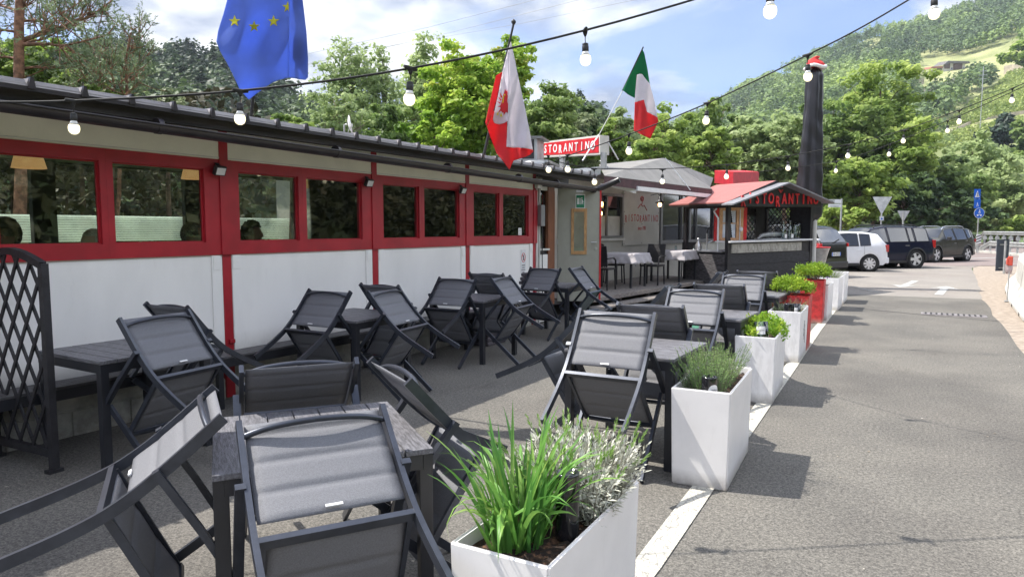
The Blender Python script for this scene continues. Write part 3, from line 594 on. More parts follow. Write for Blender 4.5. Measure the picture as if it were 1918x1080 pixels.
# pendant lamp shades in the room
for i, (u, v, x) in enumerate(((54, 304, -6.6), (363, 327, -6.9), (575, 345, -7.2))):
    p = atx(u, v, x); t = thing('pendant_lamp', ('warm lit drum lamp shade in the leftmost window', 'warm lit drum lamp shade at the end of the second window', 'warm lit drum lamp shade seen in the fourth window')[i], 'lamp', tuple(p), (0, 0, 0), 'lamp shades in the dining room')
    b = MB(); b.lathe([(.10, .07), (.13, -.05), (.128, -.05), (.098, .068)], 20); b.build('lamp_shade', 'shade_lit', t)
    b = MB(); b.tube([(0, 0, .06), (0, 0, max(.1, 2.36-p.z))], .004, 5); b.build('cord', 'black_plastic', t)

# ================================================================== PEOPLE behind the glass
def person(loc, az, label, hairm, topm, cap=False, tilt=0.0, hair='short', hh=1.0):
    """seated adult; origin on the floor under the hips; faces +Y before rotation"""
    t = thing('person', label, 'person', loc, (0, 0, -az), 'diners behind the windows')
    S = [((0, 0, .50), .16), ((0, .02, .68), .135), ((0, .02, .88), .15), ((0, .03, 1.00), .10), ((0, .05, 1.08), .055), ((0, .065, 1.14), .056)]
    E = [(i, i+1) for i in range(5)]; V = list(S)
    def limb(root, pts):
        j = root
        for p in pts: V.append(p); E.append((j, len(V)-1)); j = len(V)-1
    for sx in (-1, 1):
        limb(2, [((sx*.17, .02, .95), .065), ((sx*.22, .07, .72), .045), ((sx*.16, .28, .66), .035), ((sx*.10, .37, .67), .022)])
        limb(0, [((sx*.10, .16, .50), .085), ((sx*.12, .44, .50), .06), ((sx*.12, .46, .22), .045), ((sx*.12, .44, .06), .035), ((sx*.12, .56, .03), .03)])
    me = bpy.data.meshes.new('body'); me.from_pydata([v[0] for v in V], E, []); o = bpy.data.objects.new('body', me); COL.objects.link(o)
    o.modifiers.new('s', 'SKIN'); sv = me.skin_vertices[0].data
    for i, v in enumerate(V): sv[i].radius = (v[1], v[1]*(.75 if i in (1, 2, 3) else 1)); sv[i].use_root = i == 0
    o.modifiers.new('u', 'SUBSURF').levels = 1
    dg = bpy.context.evaluated_depsgraph_get(); m2 = bpy.data.meshes.new_from_object(o.evaluated_get(dg)); bpy.data.objects.remove(o)
    # join a head with brow, nose, chin to the same surface mesh
    bm = bmesh.new(); bmesh.ops.create_uvsphere(bm, u_segments=24, v_segments=16, radius=1)
    for v in bm.verts:
        x, y, z = v.co; X = x*.078; Z = z*.115; Y = y*.097
        if z < -.2: X *= 1-.30*(-z-.2); Y += .012*(-z)
        f = max(0, y)
        nose = math.exp(-((x/.14)**2+((z+.12)/.20)**2)); Y += .030*nose*f
        Y += .006*f*math.exp(-((z-.25)/.1)**2); Y -= .010*f*math.exp(-((abs(x)-.38)/.16)**2-((z-.08)/.12)**2)
        Y += .008*f*math.exp(-((z+.48)/.07)**2-(x/.3)**2)
        v.co = (X, Y+.085, Z+1.28)
    b = MB(); b.add([v.co for v in m2.vertices], [list(p.vertices) for p in m2.polygons], True); b.frombm(bm, True)
    for sx in (-1, 1):
        e = bmesh.new(); bmesh.ops.create_uvsphere(e, u_segments=10, v_segments=8, radius=1)
        for v in e.verts: v.co = (sx*.078+v.co.x*.010, .075+v.co.y*.02, 1.275+v.co.z*.033)
        b.frombm(e, True)
    bo = b.build('body', 'skin', t)
    # clothes: a slightly larger torso and sleeves
    c = MB()
    c.tube([(0, 0, .46), (0, .01, .62), (0, .02, .82), (0, .03, .98), (0, .05, 1.06)], [.185, .165, .19, .15, .075], 16)
    for sx in (-1, 1): c.tube([(sx*.13, .02, .97), (sx*.21, .04, .88), (sx*.235, .08, .70), (sx*.17, .28, .65)], [.075, .07, .055, .045], 10)
    c.build('shirt', topm, bo)
    h = bmesh.new(); bmesh.ops.create_uvsphere(h, u_segments=28, v_segments=18, radius=1)
    rg = np.random.default_rng(int(abs(loc[1])*100))
    for v in list(h.verts):
        x, y, z = v.co; r_ = 1.09+.05*rg.random()+(.28*rg.random() if hair == 'curly' else 0)+(.05 if hair == 'curly' else 0)
        v.co = (x*.079*r_, y*.099*r_+.078-.006, z*.115*r_+1.285)
    kill = [v for v in h.verts if (v.co.z < 1.25 and v.co.y > .02) or (v.co.z < 1.34 and v.co.y > .135) or v.co.z < 1.17]
    bmesh.ops.delete(h, geom=kill, context='VERTS')
    MB().frombm(h, True).build('hair', hairm, bo)
    if cap:
        k = MB(); k.lathe([(.098, 1.325), (.096, 1.36), (.075, 1.40), (.03, 1.42), (0.004, 1.423)], 20, (0, .08, 0)); k.prism([(-.07, .15, 1.33), (-.05, .24, 1.31), (.05, .24, 1.31), (.07, .15, 1.33)], (0, 0, .008)); k.build('cap', 'black_plastic', bo)
    return t
hair_grey = mat('hair_grey', (0.22, 0.19, 0.17), .8, var=.4, scale=60); hair_dark = mat('hair_dark', (0.03, 0.022, 0.018), .8, var=.6, scale=60); hair_fair = mat('hair_fair', (0.5, 0.45, 0.38), .7, var=.2, scale=60)
sh1 = mat('shirt_dark', (0.03, 0.03, 0.035), .9); sh2 = mat('shirt_brown', (0.10, 0.06, 0.05), .9)
for (u, v, x), az, lb, hm, tm, cap, hr in (((32, 437, -6.35), -150, 'person in a dark cap and top seen through the leftmost window', hair_dark, sh1, True, 'short'),
        ((345, 438, -6.45), 25, 'person with short grey hair seated behind the second window', hair_grey, sh2, False, 'short'),
        ((460, 437, -6.7), 60, 'person with dark curly hair seated behind the third window', hair_dark, sh1, False, 'curly'),
        ((190, 455, -6.3), 170, 'person with fair hair mostly hidden by the first mullion', hair_fair, sh2, False, 'short')):
    p = atx(u, v, x); person((p.x, p.y, p.z-1.285), R(az), lb, hm, tm, cap, hair=hr)
for i, (x, y) in enumerate(((-6.7, 2.75), (-6.75, 4.9))):
    t = thing('dining_table', 'dark dining table inside the building below the %s' % ('first two windows', 'third window')[i], 'table', (x, y, .29))
    b = MB(); b.rbox((-.35, -.4, .72), (.35, .4, .75), .006); b.build('tabletop', 'slat', t)
    for sx in (-.3, .3):
        for sy in (-.35, .35): b = MB(); b.box((sx-.02, sy-.02, 0), (sx+.02, sy+.02, .72)); b.build('leg', 'table_metal', t)
# ================================================================== ANNEX with deck, awning
AZ = R(5.5); ad = Vector((math.sin(AZ), math.cos(AZ), 0)); an = Vector((math.cos(AZ), -math.sin(AZ), 0))   # along, outward
A0 = Vector((-6.61, 17.6, 0))
ax = thing('annex_building', 'pale restaurant annex under a grey awning beside the open door', 'building', tuple(A0 - ad*6.6), (0, 0, -AZ))
def al(u, v, off=0):   # photo point on the annex wall -> local (y along, z)
    p = atpl(u, v, A0+an*off, an); q = wm(ax).inverted() @ p; return q.y, q.z
def abox(name, m, boxes, parent=ax):
    b = MB()
    for lo, hi in boxes: b.box(lo, hi)
    return b.build(name, m, parent)
ya, za1 = al(1126, 366); yb, zb1 = al(1163, 441); yc, zc1 = al(1236, 360); yd, zd1 = al(1337, 447)
yl0, zl0 = al(1166, 358); yl1, zl1 = al(1232, 457)
abox('wall', 'annex_wall', [((-.2, -1.0, 0), (0, ya-.02, 2.75)), ((-.2, ya-.02, 0), (0, yb, zb1)), ((-.2, ya-.02, za1+.0), (0, yb, 2.75)), ((-.2, yb, 0), (0, yc, 2.75)), ((-.2, yc, 0), (0, yd+1.6, zd1-.05)), ((-.2, yc, zc1-.02), (0, yd+1.6, 2.75)), ((-.2, yd+.9, zd1-.05), (0, yd+1.6, zc1-.02)), ((-5, yd+1.6, 0), (0, yd+1.8, 2.75)), ((-5, -1.0, 0), (-4.8, yd+1.6, 2.75)), ((-4.8, -1.2, 0), (0, -1.0, 2.75))])
abox('roof', 'grey_tarp', [((-5.2, -1.4, 2.75), (.25, yd+2.0, 2.86))])
rg = MB()
for i in range(90): x, y = random.uniform(-2.2, -.1), random.uniform(-1.3, 4.2); r_ = random.uniform(.04, .12); rg.rbox((x, y, 2.855), (x+r_, y+r_*1.3, 2.86+r_*.5), .01)
rg.build('roof_gravel', 'offwhite', ax)
w1 = abox('window', 'alu_grey', [((-.02, ya-.02, zb1-.05), (.05, yb+.05, zb1)), ((-.02, ya-.02, za1), (.05, yb+.05, za1+.06)), ((-.02, yb-.02, zb1), (.05, yb+.05, za1)), ((-.02, ya+.25, zb1), (.02, ya+.31, za1))])
abox('pane', 'glass_dark', [((-.05, ya-.02, zb1), (-.03, yb, za1))], w1); abox('lower_blind', 'offwhite', [((-.028, ya-.02, zb1), (-.024, yb-.02, zb1+.48))], w1)
abox('sill', 'offwhite', [((-.0, ya-.1, zb1-.12), (.07, yb+.1, zb1-.06))], w1)
ym = (yc+yd)/2
w2 = abox('window', 'alu_grey', [((-.02, yc, zd1-.10), (.05, yd+.9, zd1)), ((-.02, yc, zc1-.04), (.05, yd+.9, zc1+.03)), ((-.02, yc, zd1), (.05, yc+.12, zc1)), ((-.02, yd-.1, zd1), (.05, yd+.06, zc1)), ((-.02, ym-.07, zd1), (.05, ym+.05, zc1)), ((-.02, ym-.6, zd1), (.03, ym-.57, zc1)), ((-.02, ym+.55, zd1), (.03, ym+.58, zc1)), ((-.02, yd+.8, zd1), (.05, yd+.9, zc1))])
abox('pane', 'glass_dark', [((-.05, yc, zd1), (-.03, yd+.9, zc1))], w2)
# logo board
lg = thing('logo_board', 'square pale board with the red restaurant logo under the awning', 'sign', tuple(wm(ax) @ Vector((.03, (yl0+yl1)/2, (zl0+zl1)/2))), (0, 0, -AZ))
hw, hh_ = (yl1-yl0)/2, (zl0-zl1)/2
b = MB(); b.box((-.02, -hw, -hh_), (0, hw, hh_)); b.build('board', 'annex_wall', lg)
b = MB()
for yy in (-hw+.06, 0, hw-.06):
    for zz_ in (-hh_+.05, -.2*hh_, hh_*.25, hh_-.06):
        if yy == 0 and zz_ > .2*hh_: continue
        b.tube([(0, yy, zz_), (.006, yy, zz_)], .012, 8)
b.build('screws', 'black_plastic', lg)
fm = lambda y, z: frame_mt((.001, y, z), (0, 1, 0))
xsp = hw*1.72/11.0
for i, ch in enumerate('RISTORANTINO'):
    text_mesh('lettering', ch, .26 if i not in (5,) else .27, 'logo_red', lg, fm(-hw*.86+i*xsp, .02*hh_ + (-.03 if i in (0, 5) else 0)), .002, .72, bold=.002)
text_mesh('lettering', 'since 1985', .14, 'logo_red', lg, fm(0, -.36*hh_), .002, .8, bold=.001)
b = MB(); z0 = .48*hh_
b.tube([(.004, -.26, z0-.05), (.004, -.10, z0+.06), (.004, .02, z0), (.004, .10, z0+.04), (.004, .28, z0-.10)], .010, 5)
b.tube([(.004, -.04, z0+.03), (.004, 0, z0+.16)], .009, 5); b.tube([(.004, .09*math.cos(a)-.02, z0+.20+.065*math.sin(a)) for a in [k*.55 for k in range(12)]], .011, 5); b.tube([(.004, .045*math.cos(a)-.02, z0+.20+.03*math.sin(a)) for a in [k*.6 for k in range(11)]], .011, 5)
b.build('emblem', 'logo_red', lg)
# deck
dk = thing('wooden_deck', 'weathered low wooden deck with a step in front of the annex', 'deck', (-5.28, 12.0, 0), (0, 0, -AZ))
b = MB()
for k in range(15): b.rbox((-1.98+k*.133, -.7, .262), (-1.98+k*.133+.126, 6.3, .29), .004)
b.build('boards', 'deck', dk)
b = MB(); b.rbox((.0, -.6, .115), (.30, 6.2, .145), .004); b.rbox((.02, -.6, .0), (.27, -.5, .114), .004); b.build('step', 'deck', dk)
b = MB(); b.box((-1.95, -.7, .17), (-1.92, 6.3, .262)); b.rbox((-.04, -.7, .21), (.014, 6.3, .268), .004); b.build('edge_beam', 'deck', dk)
for k in range(6):
    b = MB(); b.box((-.1, -.5+1.3*k, 0), (-.02, -.42+1.3*k, .21)); b.build('joist', 'old_wood', dk)
    b = MB(); b.box((.2, -.5+1.3*k, 0), (.26, -.42+1.3*k, .115)); b.build('joist', 'old_wood', dk)
# awning
aw = thing('awning', 'grey fabric awning over the deck with a dark maroon valance and white arms', 'awning', (-5.36, 12.3, 2.4), (0, 0, -AZ))
Fa, Fb = Vector((-5.36, 12.3, 2.57)), Vector((-5.36, 12.3, 2.57)) + ad*5.6
R0, R1, R2, R3 = atd(1122, 308, 16.3), atd(1243, 296, 17.6), atd(1336, 333, 19.6), atd(1330, 350, 18.7)
b = MB(); m_ = [Fa, Fb, R3, R2, R1, R0]; th = Vector((0, 0, -.012))
b.add(m_ + [p+th for p in m_], [(0, 1, 4, 5), (1, 2, 3, 4), (11, 10, 7, 6), (10, 9, 8, 7), (0, 6, 7, 1), (1, 7, 8, 2), (2, 8, 9, 3), (3, 9, 10, 4), (4, 10, 11, 5), (5, 11, 6, 0)]); b.build('fabric', 'grey_tarp', aw, world=True)
b = MB(); b.prism([Fa, Fb, Fb+Vector((0, 0, -.26)), Fa+Vector((0, 0, -.17))], -an*.01); b.build('valance', 'maroon', aw, world=True)
b = MB(); c0 = atd(1190, 353, 14.4); b.beam(c0, c0+ad*4.2, .12, .09); b.build('front_bar', 'white', aw, world=True)
b = MB(); q0 = atd(1124, 343, 14.2); b.prism([q0, c0, c0-Vector((0, 0, .10)), q0-Vector((0, 0, .02))], Vector((0, .05, 0))); b.build('arm', 'white', aw, world=True)
b = MB()
for p_, q_ in ((atd(1124, 301, 15.5), c0), (atd(1246, 296, 16.6), atd(1293, 356, 16.5))): b.tube([p_, q_], .012, 6)
b.build('stay', 'white', aw, world=True)
# tables with cloths on the deck, chairs, wall lamps
def cloth_top(cx_, cy_, z, hx, hy, drop, seed):
    """sheet lying on a table: flat top, sides that hang in folds"""
    rg = np.random.default_rng(seed); N = 36; V = []; F = []
    ex, ey = hx+drop, hy+drop
    for i in range(N+1):
        for j in range(N+1):
            x = -ex+2*ex*i/N; y = -ey+2*ey*j/N; ox = max(0, abs(x)-hx); oy = max(0, abs(y)-hy); o_ = max(ox, oy)
            px = math.copysign(min(abs(x), hx), x); py = math.copysign(min(abs(y), hy), y)
            if o_ > 0:
                w = .022*math.sin(19*(x-y)+seed)+.014*math.sin(31*(x+y)+2*seed); f = o_/drop
                if ox > 0: px += math.copysign(.012+.05*f+w*f, x)
                if oy > 0: py += math.copysign(.012+.05*f+w*f, y)
            V.append((cx_+px, cy_+py, z - (o_ if min(ox, oy) == 0 else o_*1.0+.25*min(ox, oy)) + .003*rg.random()))
    for i in range(N):
        for j in range(N): a = i*(N+1)+j; F.append((a, a+1, a+N+2, a+N+1))
    return V, F
def cloth_table(u, v, D, lab, seed, w=.42, l=.40):
    p = atd(u, v, D); t = thing('dining_table', lab[0], 'table', (p.x, p.y, .29), (0, 0, -AZ), 'tables on the deck')
    b = MB(); b.rbox((-w, -l, .71), (w, l, .74), .006); b.build('tabletop', 'table_metal', t)
    for sx in (-1, 1):
        for sy in (-1, 1): b = MB(); b.box((sx*(w-.06)-.022, sy*(l-.06)-.022, 0), (sx*(w-.06)+.022, sy*(l-.06)+.022, .71)); b.build('leg', 'table_metal', t)
    b = MB(); V, F = cloth_top(0, 0, .744, w+.01, l+.01, .22, seed); b.add(V, F, True)
    o = b.build('tablecloth', 'cloth'); o.location = (p.x, p.y, .29); o.rotation_euler = (0, 0, -AZ+R(4)); so_ = o.modifiers.new('t', 'SOLIDIFY'); so_.thickness = .002
    tag(o, lab[1], 'tablecloth', 'cloths on the deck tables'); return p
cloth_table(1168, 472, 15.4, ('dark table on the deck beside the open door', 'grey cloth on the deck table beside the open door'), 1)
cloth_table(1262, 472, 17.2, ('dark table on the deck next to the black kiosk', 'grey cloth on the deck table next to the black kiosk'), 4, .42, .55)
def deck_chair(x, y, az, lab):
    t = thing('chair', lab, 'chair', (x, y, .29), (0, 0, -az), 'dark chairs on the deck')
    b = MB(); b.rbox((-.22, -.22, .42), (.22, .22, .46), .01); b.build('seat', 'black_paint', t)
    b = MB(); b.sweep([(0, -.21, .50), (0, -.24, .75), (0, -.29, .92)], .42, .03); b.build('backrest', 'black_paint', t)
    for sx in (-1, 1):
        for sy in (-1, 1): b = MB(); b.beam((sx*.20, sy*.20, .43), (sx*.21, sy*.22, 0), .028, .028); b.build('leg', 'black_paint', t)
    b = MB()
    for sx in (-1, 1): b.sweep([(sx*.22, -.25, .66), (sx*.23, .05, .67), (sx*.22, .19, .62), (sx*.21, .21, .43)], .03, .025)
    b.build('armrest', 'black_paint', t)
for (u, v, D), az, lb in (((1222, 500, 15.9), 180, 'dark chair between the two cloth covered tables, back to the kiosk'), ((1150, 505, 16.3), 60, 'dark chair behind the cloth covered table near the door'), ((1128, 512, 14.6), 0, 'dark chair half hidden by the open door'), ((1290, 500, 18.2), 170, 'dark chair at the far end of the deck behind the kiosk')):
    p = atd(u, v, D); deck_chair(p.x, p.y, R(az), lb)
for u, v, D, lb in ((1126, 378, 14.6, 'black enamel wall lamp with warm bulb beside the open door'), (1236, 380, 17.6, 'black enamel wall lamp with warm bulb right of the logo board'), (1125, 396, 16.6, 'second warm lamp seen below the lamp beside the open door')):
    p = atd(u, v, D); t = thing('barn_lamp', lb, 'lamp', tuple(p), (0, 0, -AZ), 'lamps on the annex wall')
    b = MB(); b.lathe([(.02, .17), (.03, .10), (.05, .06), (.125, .0), (.12, -.003), (.04, .055), (.01, .06)], 20); b.build('lamp_shade', 'black_plastic', t)
    b = MB(); b.lathe([(.012, .05), (.03, .0), (.045, -.04), (.04, -.075), (.02, -.095), (.003, -.10)], 14); b.build('bulb', 'lamp_warm', t)
    b = MB(); b.tube([(0, 0, .16), (-.06, 0, .24), (-.25, 0, .2)], .012, 6); b.build('bracket', 'black_plastic', t)
for u, v, D, s in ((1240, 462, 17.0, 1), (1266, 464, 17.4, .8), (1300, 464, 17.6, .8)):
    p = atd(u, v, D); t = tag(MB().lathe([(.035*s, 0), (.04*s, .08*s), (.032*s, .13*s), (.03*s, .13*s), (.035*s, .07*s), (.03*s, .01)], 16).build('drinking_glass', 'glass_clear'), {1240: 'taller glass on the far deck tablecloth', 1266: 'small glass in the middle of the far deck tablecloth', 1300: 'small glass on the right of the far deck tablecloth'}[u], 'glass', 'glasses on the deck table'); t.location = (p.x, p.y, 1.036)

# ================================================================== ROOF: sign box, cabinet, dish
sgn = thing('rooftop_sign', 'long red lightbox sign with white lettering on the annex roof', 'sign', tuple(atd(1120, 292, 15)))
TL, TR_, BR_, BL_ = atd(985, 269.3, 17.2), atd(1124, 253, 14.7), atd(1124, 289.5, 14.7), atd(985, 295.5, 17.2)
xd = (TR_-TL).normalized(); nrm = xd.cross(Vector((0, 0, 1))).normalized()
b = MB(); b.prism([TL+nrm*.0, TR_, BR_, BL_], -nrm*.24); 
e = Vector((0, 0, .035)); b.build('case', 'offwhite', sgn, world=True)
ins = lambda p, sx, sz: p + xd*sx + Vector((0, 0, sz)) + nrm*.004
b = MB(); b.prism([ins(TL, .04, -.04), ins(TR_, -.04, -.04), ins(BR_, -.04, .04), ins(BL_, .04, .04)], nrm*.004); b.build('panel', mat('sign_red', (0.55, 0.02, 0.03), .35), sgn, world=True)
hgt = (TR_-BR_).length; word = 'RISTORANTINO'; Lp0 = atpl(1014, 280, TL, nrm); Lp1 = atpl(1108, 276, TL, nrm)
for i, ch in enumerate(word[2:]):
    f_ = i/9; p = atpl(1023.5+ (1113-1024.5)*(f_**1.06)-1, 280.5-(7.5*f_)+(2 if i == 3 else 0), TL, nrm) + nrm*.012
    text_mesh('lettering', ch, .27*hgt/.42, 'letter_white', sgn, wm(sgn).inverted() @ frame_mt(p, xd), .003, .78, bold=.003)
b = MB()
for u_, D_ in ((1127, 14.75), (1050, 16)): 
    p = atd(u_, 288, D_); b.box((p.x-.05-nrm.x*.1, p.y-.05, 2.8), (p.x+.05-nrm.x*.1, p.y+.05, p.z+.02))
b.build('post', 'galv', sgn, world=True)
b = MB(); b.tube([atd(1121, 253, 14.6), atd(1091, 301, 13.6)], .015, 6); b.tube([atd(1139, 266, 14.8), atd(1158, 299, 14.9)], .015, 6); b.build('stay', 'white', sgn, world=True)
acu = thing('roof_ventilation_unit', 'grey metal ventilation cabinet on the roof behind the striped red and white flag', 'vent unit', tuple(atd(1000, 300, 14)))
p0, p1 = atd(936, 300, 13.9), atd(1006, 300, 13.7)
a_ = (p1-p0).normalized(); n_ = a_.cross(Vector((0, 0, 1))).normalized()
b = MB(); b.prism([p0, p1, p1+Vector((0, 0, .42)), p0+Vector((0, 0, .42))], -n_*.6); b.build('cabinet', 'galv', acu, world=True)
b = MB(); b.prism([p0-a_*.05+Vector((0, 0, .42))+n_*.05, p1+a_*.10+Vector((0, 0, .42))+n_*.05, p1+a_*.10+Vector((0, 0, .46))+n_*.05, p0-a_*.05+Vector((0, 0, .46))+n_*.05], -n_*.72); b.build('lid', 'alu_grey', acu, world=True)
b = MB(); q = p1-a_*.30; b.prism([q+Vector((0, 0, .03))+n_*.005, q+a_*.24+Vector((0, 0, .03))+n_*.005, q+a_*.24+Vector((0, 0, .4))+n_*.005, q+Vector((0, 0, .4))+n_*.005], n_*.01); b.build('grille', 'black_paint', acu, world=True)
b = MB(); q = (p0+p1)/2; b.prism([p0-a_*.1-Vector((0, 0, .05))+n_*.1, p1+a_*.25-Vector((0, 0, .05))+n_*.1, p1+a_*.25+n_*.1, p0-a_*.1+n_*.1], -n_*1.1); b.build('base_tray', 'galv', acu, world=True)
vt = thing('roof_vent_pipe', 'short round metal vent in front of the rooftop sign', 'vent', tuple(atd(1000, 306, 13.6)))
b = MB(); b.lathe([(.22, -.16), (.22, .02), (.20, .03)], 20); b.build('pipe', 'galv', vt)
ap = thing('parapet', 'grey metal edge of the annex flat roof above the gutter corner', 'parapet', tuple(atd(1090, 326, 12.6)))
pts = [atd(1056, 318, 12.4), atd(1125, 312, 13.6), atd(1125, 327, 13.6), atd(1066, 334, 12.3)]
b = MB(); b.prism(pts, Vector((-.03, .02, 0))); b.build('flashing', 'galv', ap, world=True)
dsh = thing('satellite_dish', 'small white satellite dish on a mast behind the long roof', 'satellite dish', tuple(atd(645, 250, 9.4))); dsh.scale = (.62, .62, .8)
b = MB(); b.tube([(0, 0, -.3), (0, 0, .14), (.05, .02, .15)], .018, 8); b.build('mast', 'galv', dsh)
b = MB(); mt = Matrix.Translation((.08, .03, .14)) @ Matrix.Rotation(R(70), 4, 'Y') @ Matrix.Rotation(R(-45), 4, 'X'); b.lathe([(.002, 0), (.06, .008), (.11, .028), (.15, .055), (.148, .06), (.108, .034), (.002, .008)], 24, mt=mt); b.build('reflector', 'white', dsh)
b = MB(); b.tube([(.09, .02, .02), (.22, -.03, .12)], .008, 6); b.rbox((.20, -.05, .09), (.26, -.01, .14), .008); b.build('feed_arm', 'offwhite', dsh)

# ================================================================== KIOSK
KC = cw(5.13, 16.5, 0)
kz = thing('kiosk', 'black wooden bar kiosk with a gabled salmon roof and red lettering', 'kiosk', tuple(KC), (0, R(-.7), R(61)))
KL, KD = 3.0, 1.40
def kb(name, m, boxes, parent=kz, r=None):
    b = MB()
    for lo, hi in boxes: (b.rbox(lo, hi, r) if r else b.box(lo, hi))
    return b.build(name, m, parent)
fz = [(.02, .24), (.245, .47), (.475, .70), (.705, .955)]
kb('front_wall', 'black_plank', [((.0, -.02, a), (KL, .01, c)) for a, c in fz], r=.004)
kb('side_wall', 'grey_plank', [((-.022, .05, a), (.0, KD, c)) for a, c in fz], r=.004)
kb('side_wall', 'black_plank', [((KL, .02, a), (KL+.022, KD, c)) for a, c in fz], r=.004)
kb('back_wall', 'black_plank', [((0, KD, 0), (KL, KD+.03, 1.0))])
for (x, y) in ((-.03, -.03), (KL-.05, -.03), (-.03, KD-.04), (KL-.05, KD-.04)): kb('corner_post', 'black_paint', [((x, y, 0), (x+.09, y+.09, 2.12))])
kb('frame_beam', 'black_paint', [((-.03, -.035, 2.08), (KL+.04, .04, 2.20)), ((-.03, KD-.04, 2.08), (KL+.04, KD+.05, 2.20)), ((-.035, .04, 2.06), (.05, KD-.04, 2.18)), ((KL-.05, .04, 2.08), (KL+.035, KD-.04, 2.18))])
kb('counter', 'white', [((-.02, -.10, 1.235), (KL-.03, .38, 1.275))], r=.006)
kb('side_counter', 'steel', [((-.05, .12, 1.0), (.55, KD, 1.03))], r=.005)
kb('fascia', 'black_paint', [((.06, -.005, .955), (KL-.05, .02, 1.235))])
cp_ = kb('menu_panel', mat('menu_panel', (0.30, 0.285, 0.25), .5, var=.25, scale=8, stretch=(2, 2, 1)), [((.10, -.03, .985), (2.62, -.006, 1.20))])
b = MB()
for i in range(15): 
    x = .70+i*.115+(.05 if i > 6 else 0); b.box((x, -.0318, 1.035+.01*(i % 3)), (x+.035+.02*(i % 2), -.0302, 1.145-.008*(i % 4)))
b.build('faded_lettering', mat('faded', (0.40, 0.385, 0.34), .6, var=.15, scale=12), cp_)
# main roof
apx, apz, ez = 1.46, 2.72, 2.19
def slope(x0, z0, x1, z1, ya_, yb_, th=.03): 
    b = MB(); b.prism([(x0, ya_, z0), (x1, ya_, z1), (x1, ya_, z1-th), (x0, ya_, z0-th)], (0, yb_-ya_, 0)); return b
slope(-.22, ez, apx, apz, -.14, 1.78).build('roof', 'salmon_roof', kz); slope(apx, apz, 3.25, ez, -.14, 1.78).build('roof', 'salmon_roof', kz)
b = MB(); b.prism([(-.22, -.16, ez-.005), (apx, -.16, apz-.005), (apx, -.16, apz-.10), (-.22, -.16, ez-.06)], (0, .02, 0)); b.prism([(apx, -.16, apz-.005), (3.25, -.16, ez-.005), (3.25, -.16, ez-.08), (apx, -.16, apz-.10)], (0, .02, 0)); b.build('verge_board', 'black_paint', kz)
b = MB(); b.beam((-.20, -.1, ez-.05), (-.20, 1.75, ez-.05), .03, .06); b.beam((3.22, -.1, ez-.05), (3.22, 1.75, ez-.05), .03, .06); b.build('eave_board', 'black_paint', kz)
# small front canopy above the lettering board
c1 = (-.40, 2.14); c2 = (1.50, 2.66); c3 = (3.20, 2.20)
b = MB(); b.prism([(c1[0], -.52, c1[1]), (c2[0], -.52, c2[1]), (c2[0], -.52, c2[1]-.035), (c1[0], -.52, c1[1]-.035)], (0, .36, 0)); b.prism([(c2[0], -.52, c2[1]), (c3[0], -.52, c3[1]), (c3[0], -.52, c3[1]-.035), (c2[0], -.52, c2[1]-.035)], (0, .36, 0)); b.build('canopy', mat('canopy_grey', (0.20, 0.20, 0.215), .5), kz)
b = MB(); b.prism([(c1[0]+.5, -.24, c1[1]+.08), (c2[0], -.24, c2[1]-.04), (c3[0]-.15, -.24, c3[1]+.0), (c3[0]-.15, -.24, 2.09), (.0, -.24, 2.09), (.0, -.24, 2.2)], (0, .06, 0)); b.build('gable_board', 'black_paint', kz)
for i, ch in enumerate('RISTORANTINO'):
    x = .20+i*.238; text_mesh('lettering', ch, .36, 'letter_red', kz, frame_mt((x, -.262, 2.265+(-.07 if i in (0, 5) else 0)), (1, 0, 0)), .012, .70, bold=.006)
b = MB(); b.tube([(1.42, -.262, 2.50), (1.50, -.262, 2.42), (1.58, -.262, 2.50), (1.50, -.262, 2.47), (1.42, -.262, 2.50)], .012, 5); b.tube([(1.46, -.262, 2.56), (1.56, -.262, 2.56)], .01, 5); b.build('emblem', 'letter_red', kz)
# lattice back screen
lat = MB()
for k in range(-6, 22):
    for s_ in (-1, 1):
        x0_, z0_ = 1.15+k*.14, 1.28
        pts = []
        L_ = .82; xa_, xb2 = x0_, x0_+s_*L_
        # clip to the frame
        t0, t1 = 0.0, 1.0
        for lim, sgn_ in ((1.15, 1), (2.55, -1)):
            pass
        a_x, b_x = xa_, xb2; a_z, b_z = z0_, z0_+L_
        def clipx(ax_, az_, bx_, bz_, lo, hi):
            if ax_ == bx_: return None
            ts = sorted(((lo-ax_)/(bx_-ax_), (hi-ax_)/(bx_-ax_))); u0, u1 = max(0, ts[0]), min(1, ts[1])
            if u0 >= u1: return None
            return ax_+(bx_-ax_)*u0, az_+(bz_-az_)*u0, ax_+(bx_-ax_)*u1, az_+(bz_-az_)*u1
        r_ = clipx(a_x, a_z, b_x, b_z, 1.15, 2.55)
        if r_: lat.beam((r_[0], KD+(.0 if s_ > 0 else .012), r_[1]), (r_[2], KD+(.0 if s_ > 0 else .012), r_[3]), .024, .010, (0, 1, 0))
lat.box((1.11, KD-.01, 1.24), (1.15, KD+.03, 2.1)); lat.box((1.72, KD-.01, 1.24), (1.80, KD+.03, 2.1)); lat.box((2.55, KD-.01, 1.24), (2.6, KD+.03, 2.1)); lat.build('lattice', 'black_paint', kz)
sl_ = MB()
for k in range(-8, 14):
    for s_ in (-1, 1):
        r_ = clipx(k*.14, 1.28, k*.14+s_*.82, 2.10, .62, KD-.05)
        if r_: sl_.beam((KL-.01+(.012 if s_ > 0 else 0), r_[0], r_[1]), (KL-.01+(.012 if s_ > 0 else 0), r_[2], r_[3]), .024, .010, (1, 0, 0))
sl_.box((KL-.02, .58, 1.24), (KL+.02, .63, 2.08)); sl_.build('lattice', 'black_paint', kz)
kb('side_panel', 'black_plank', [((KL-.015, .06, 1.24), (KL+.01, .58, 2.08))])
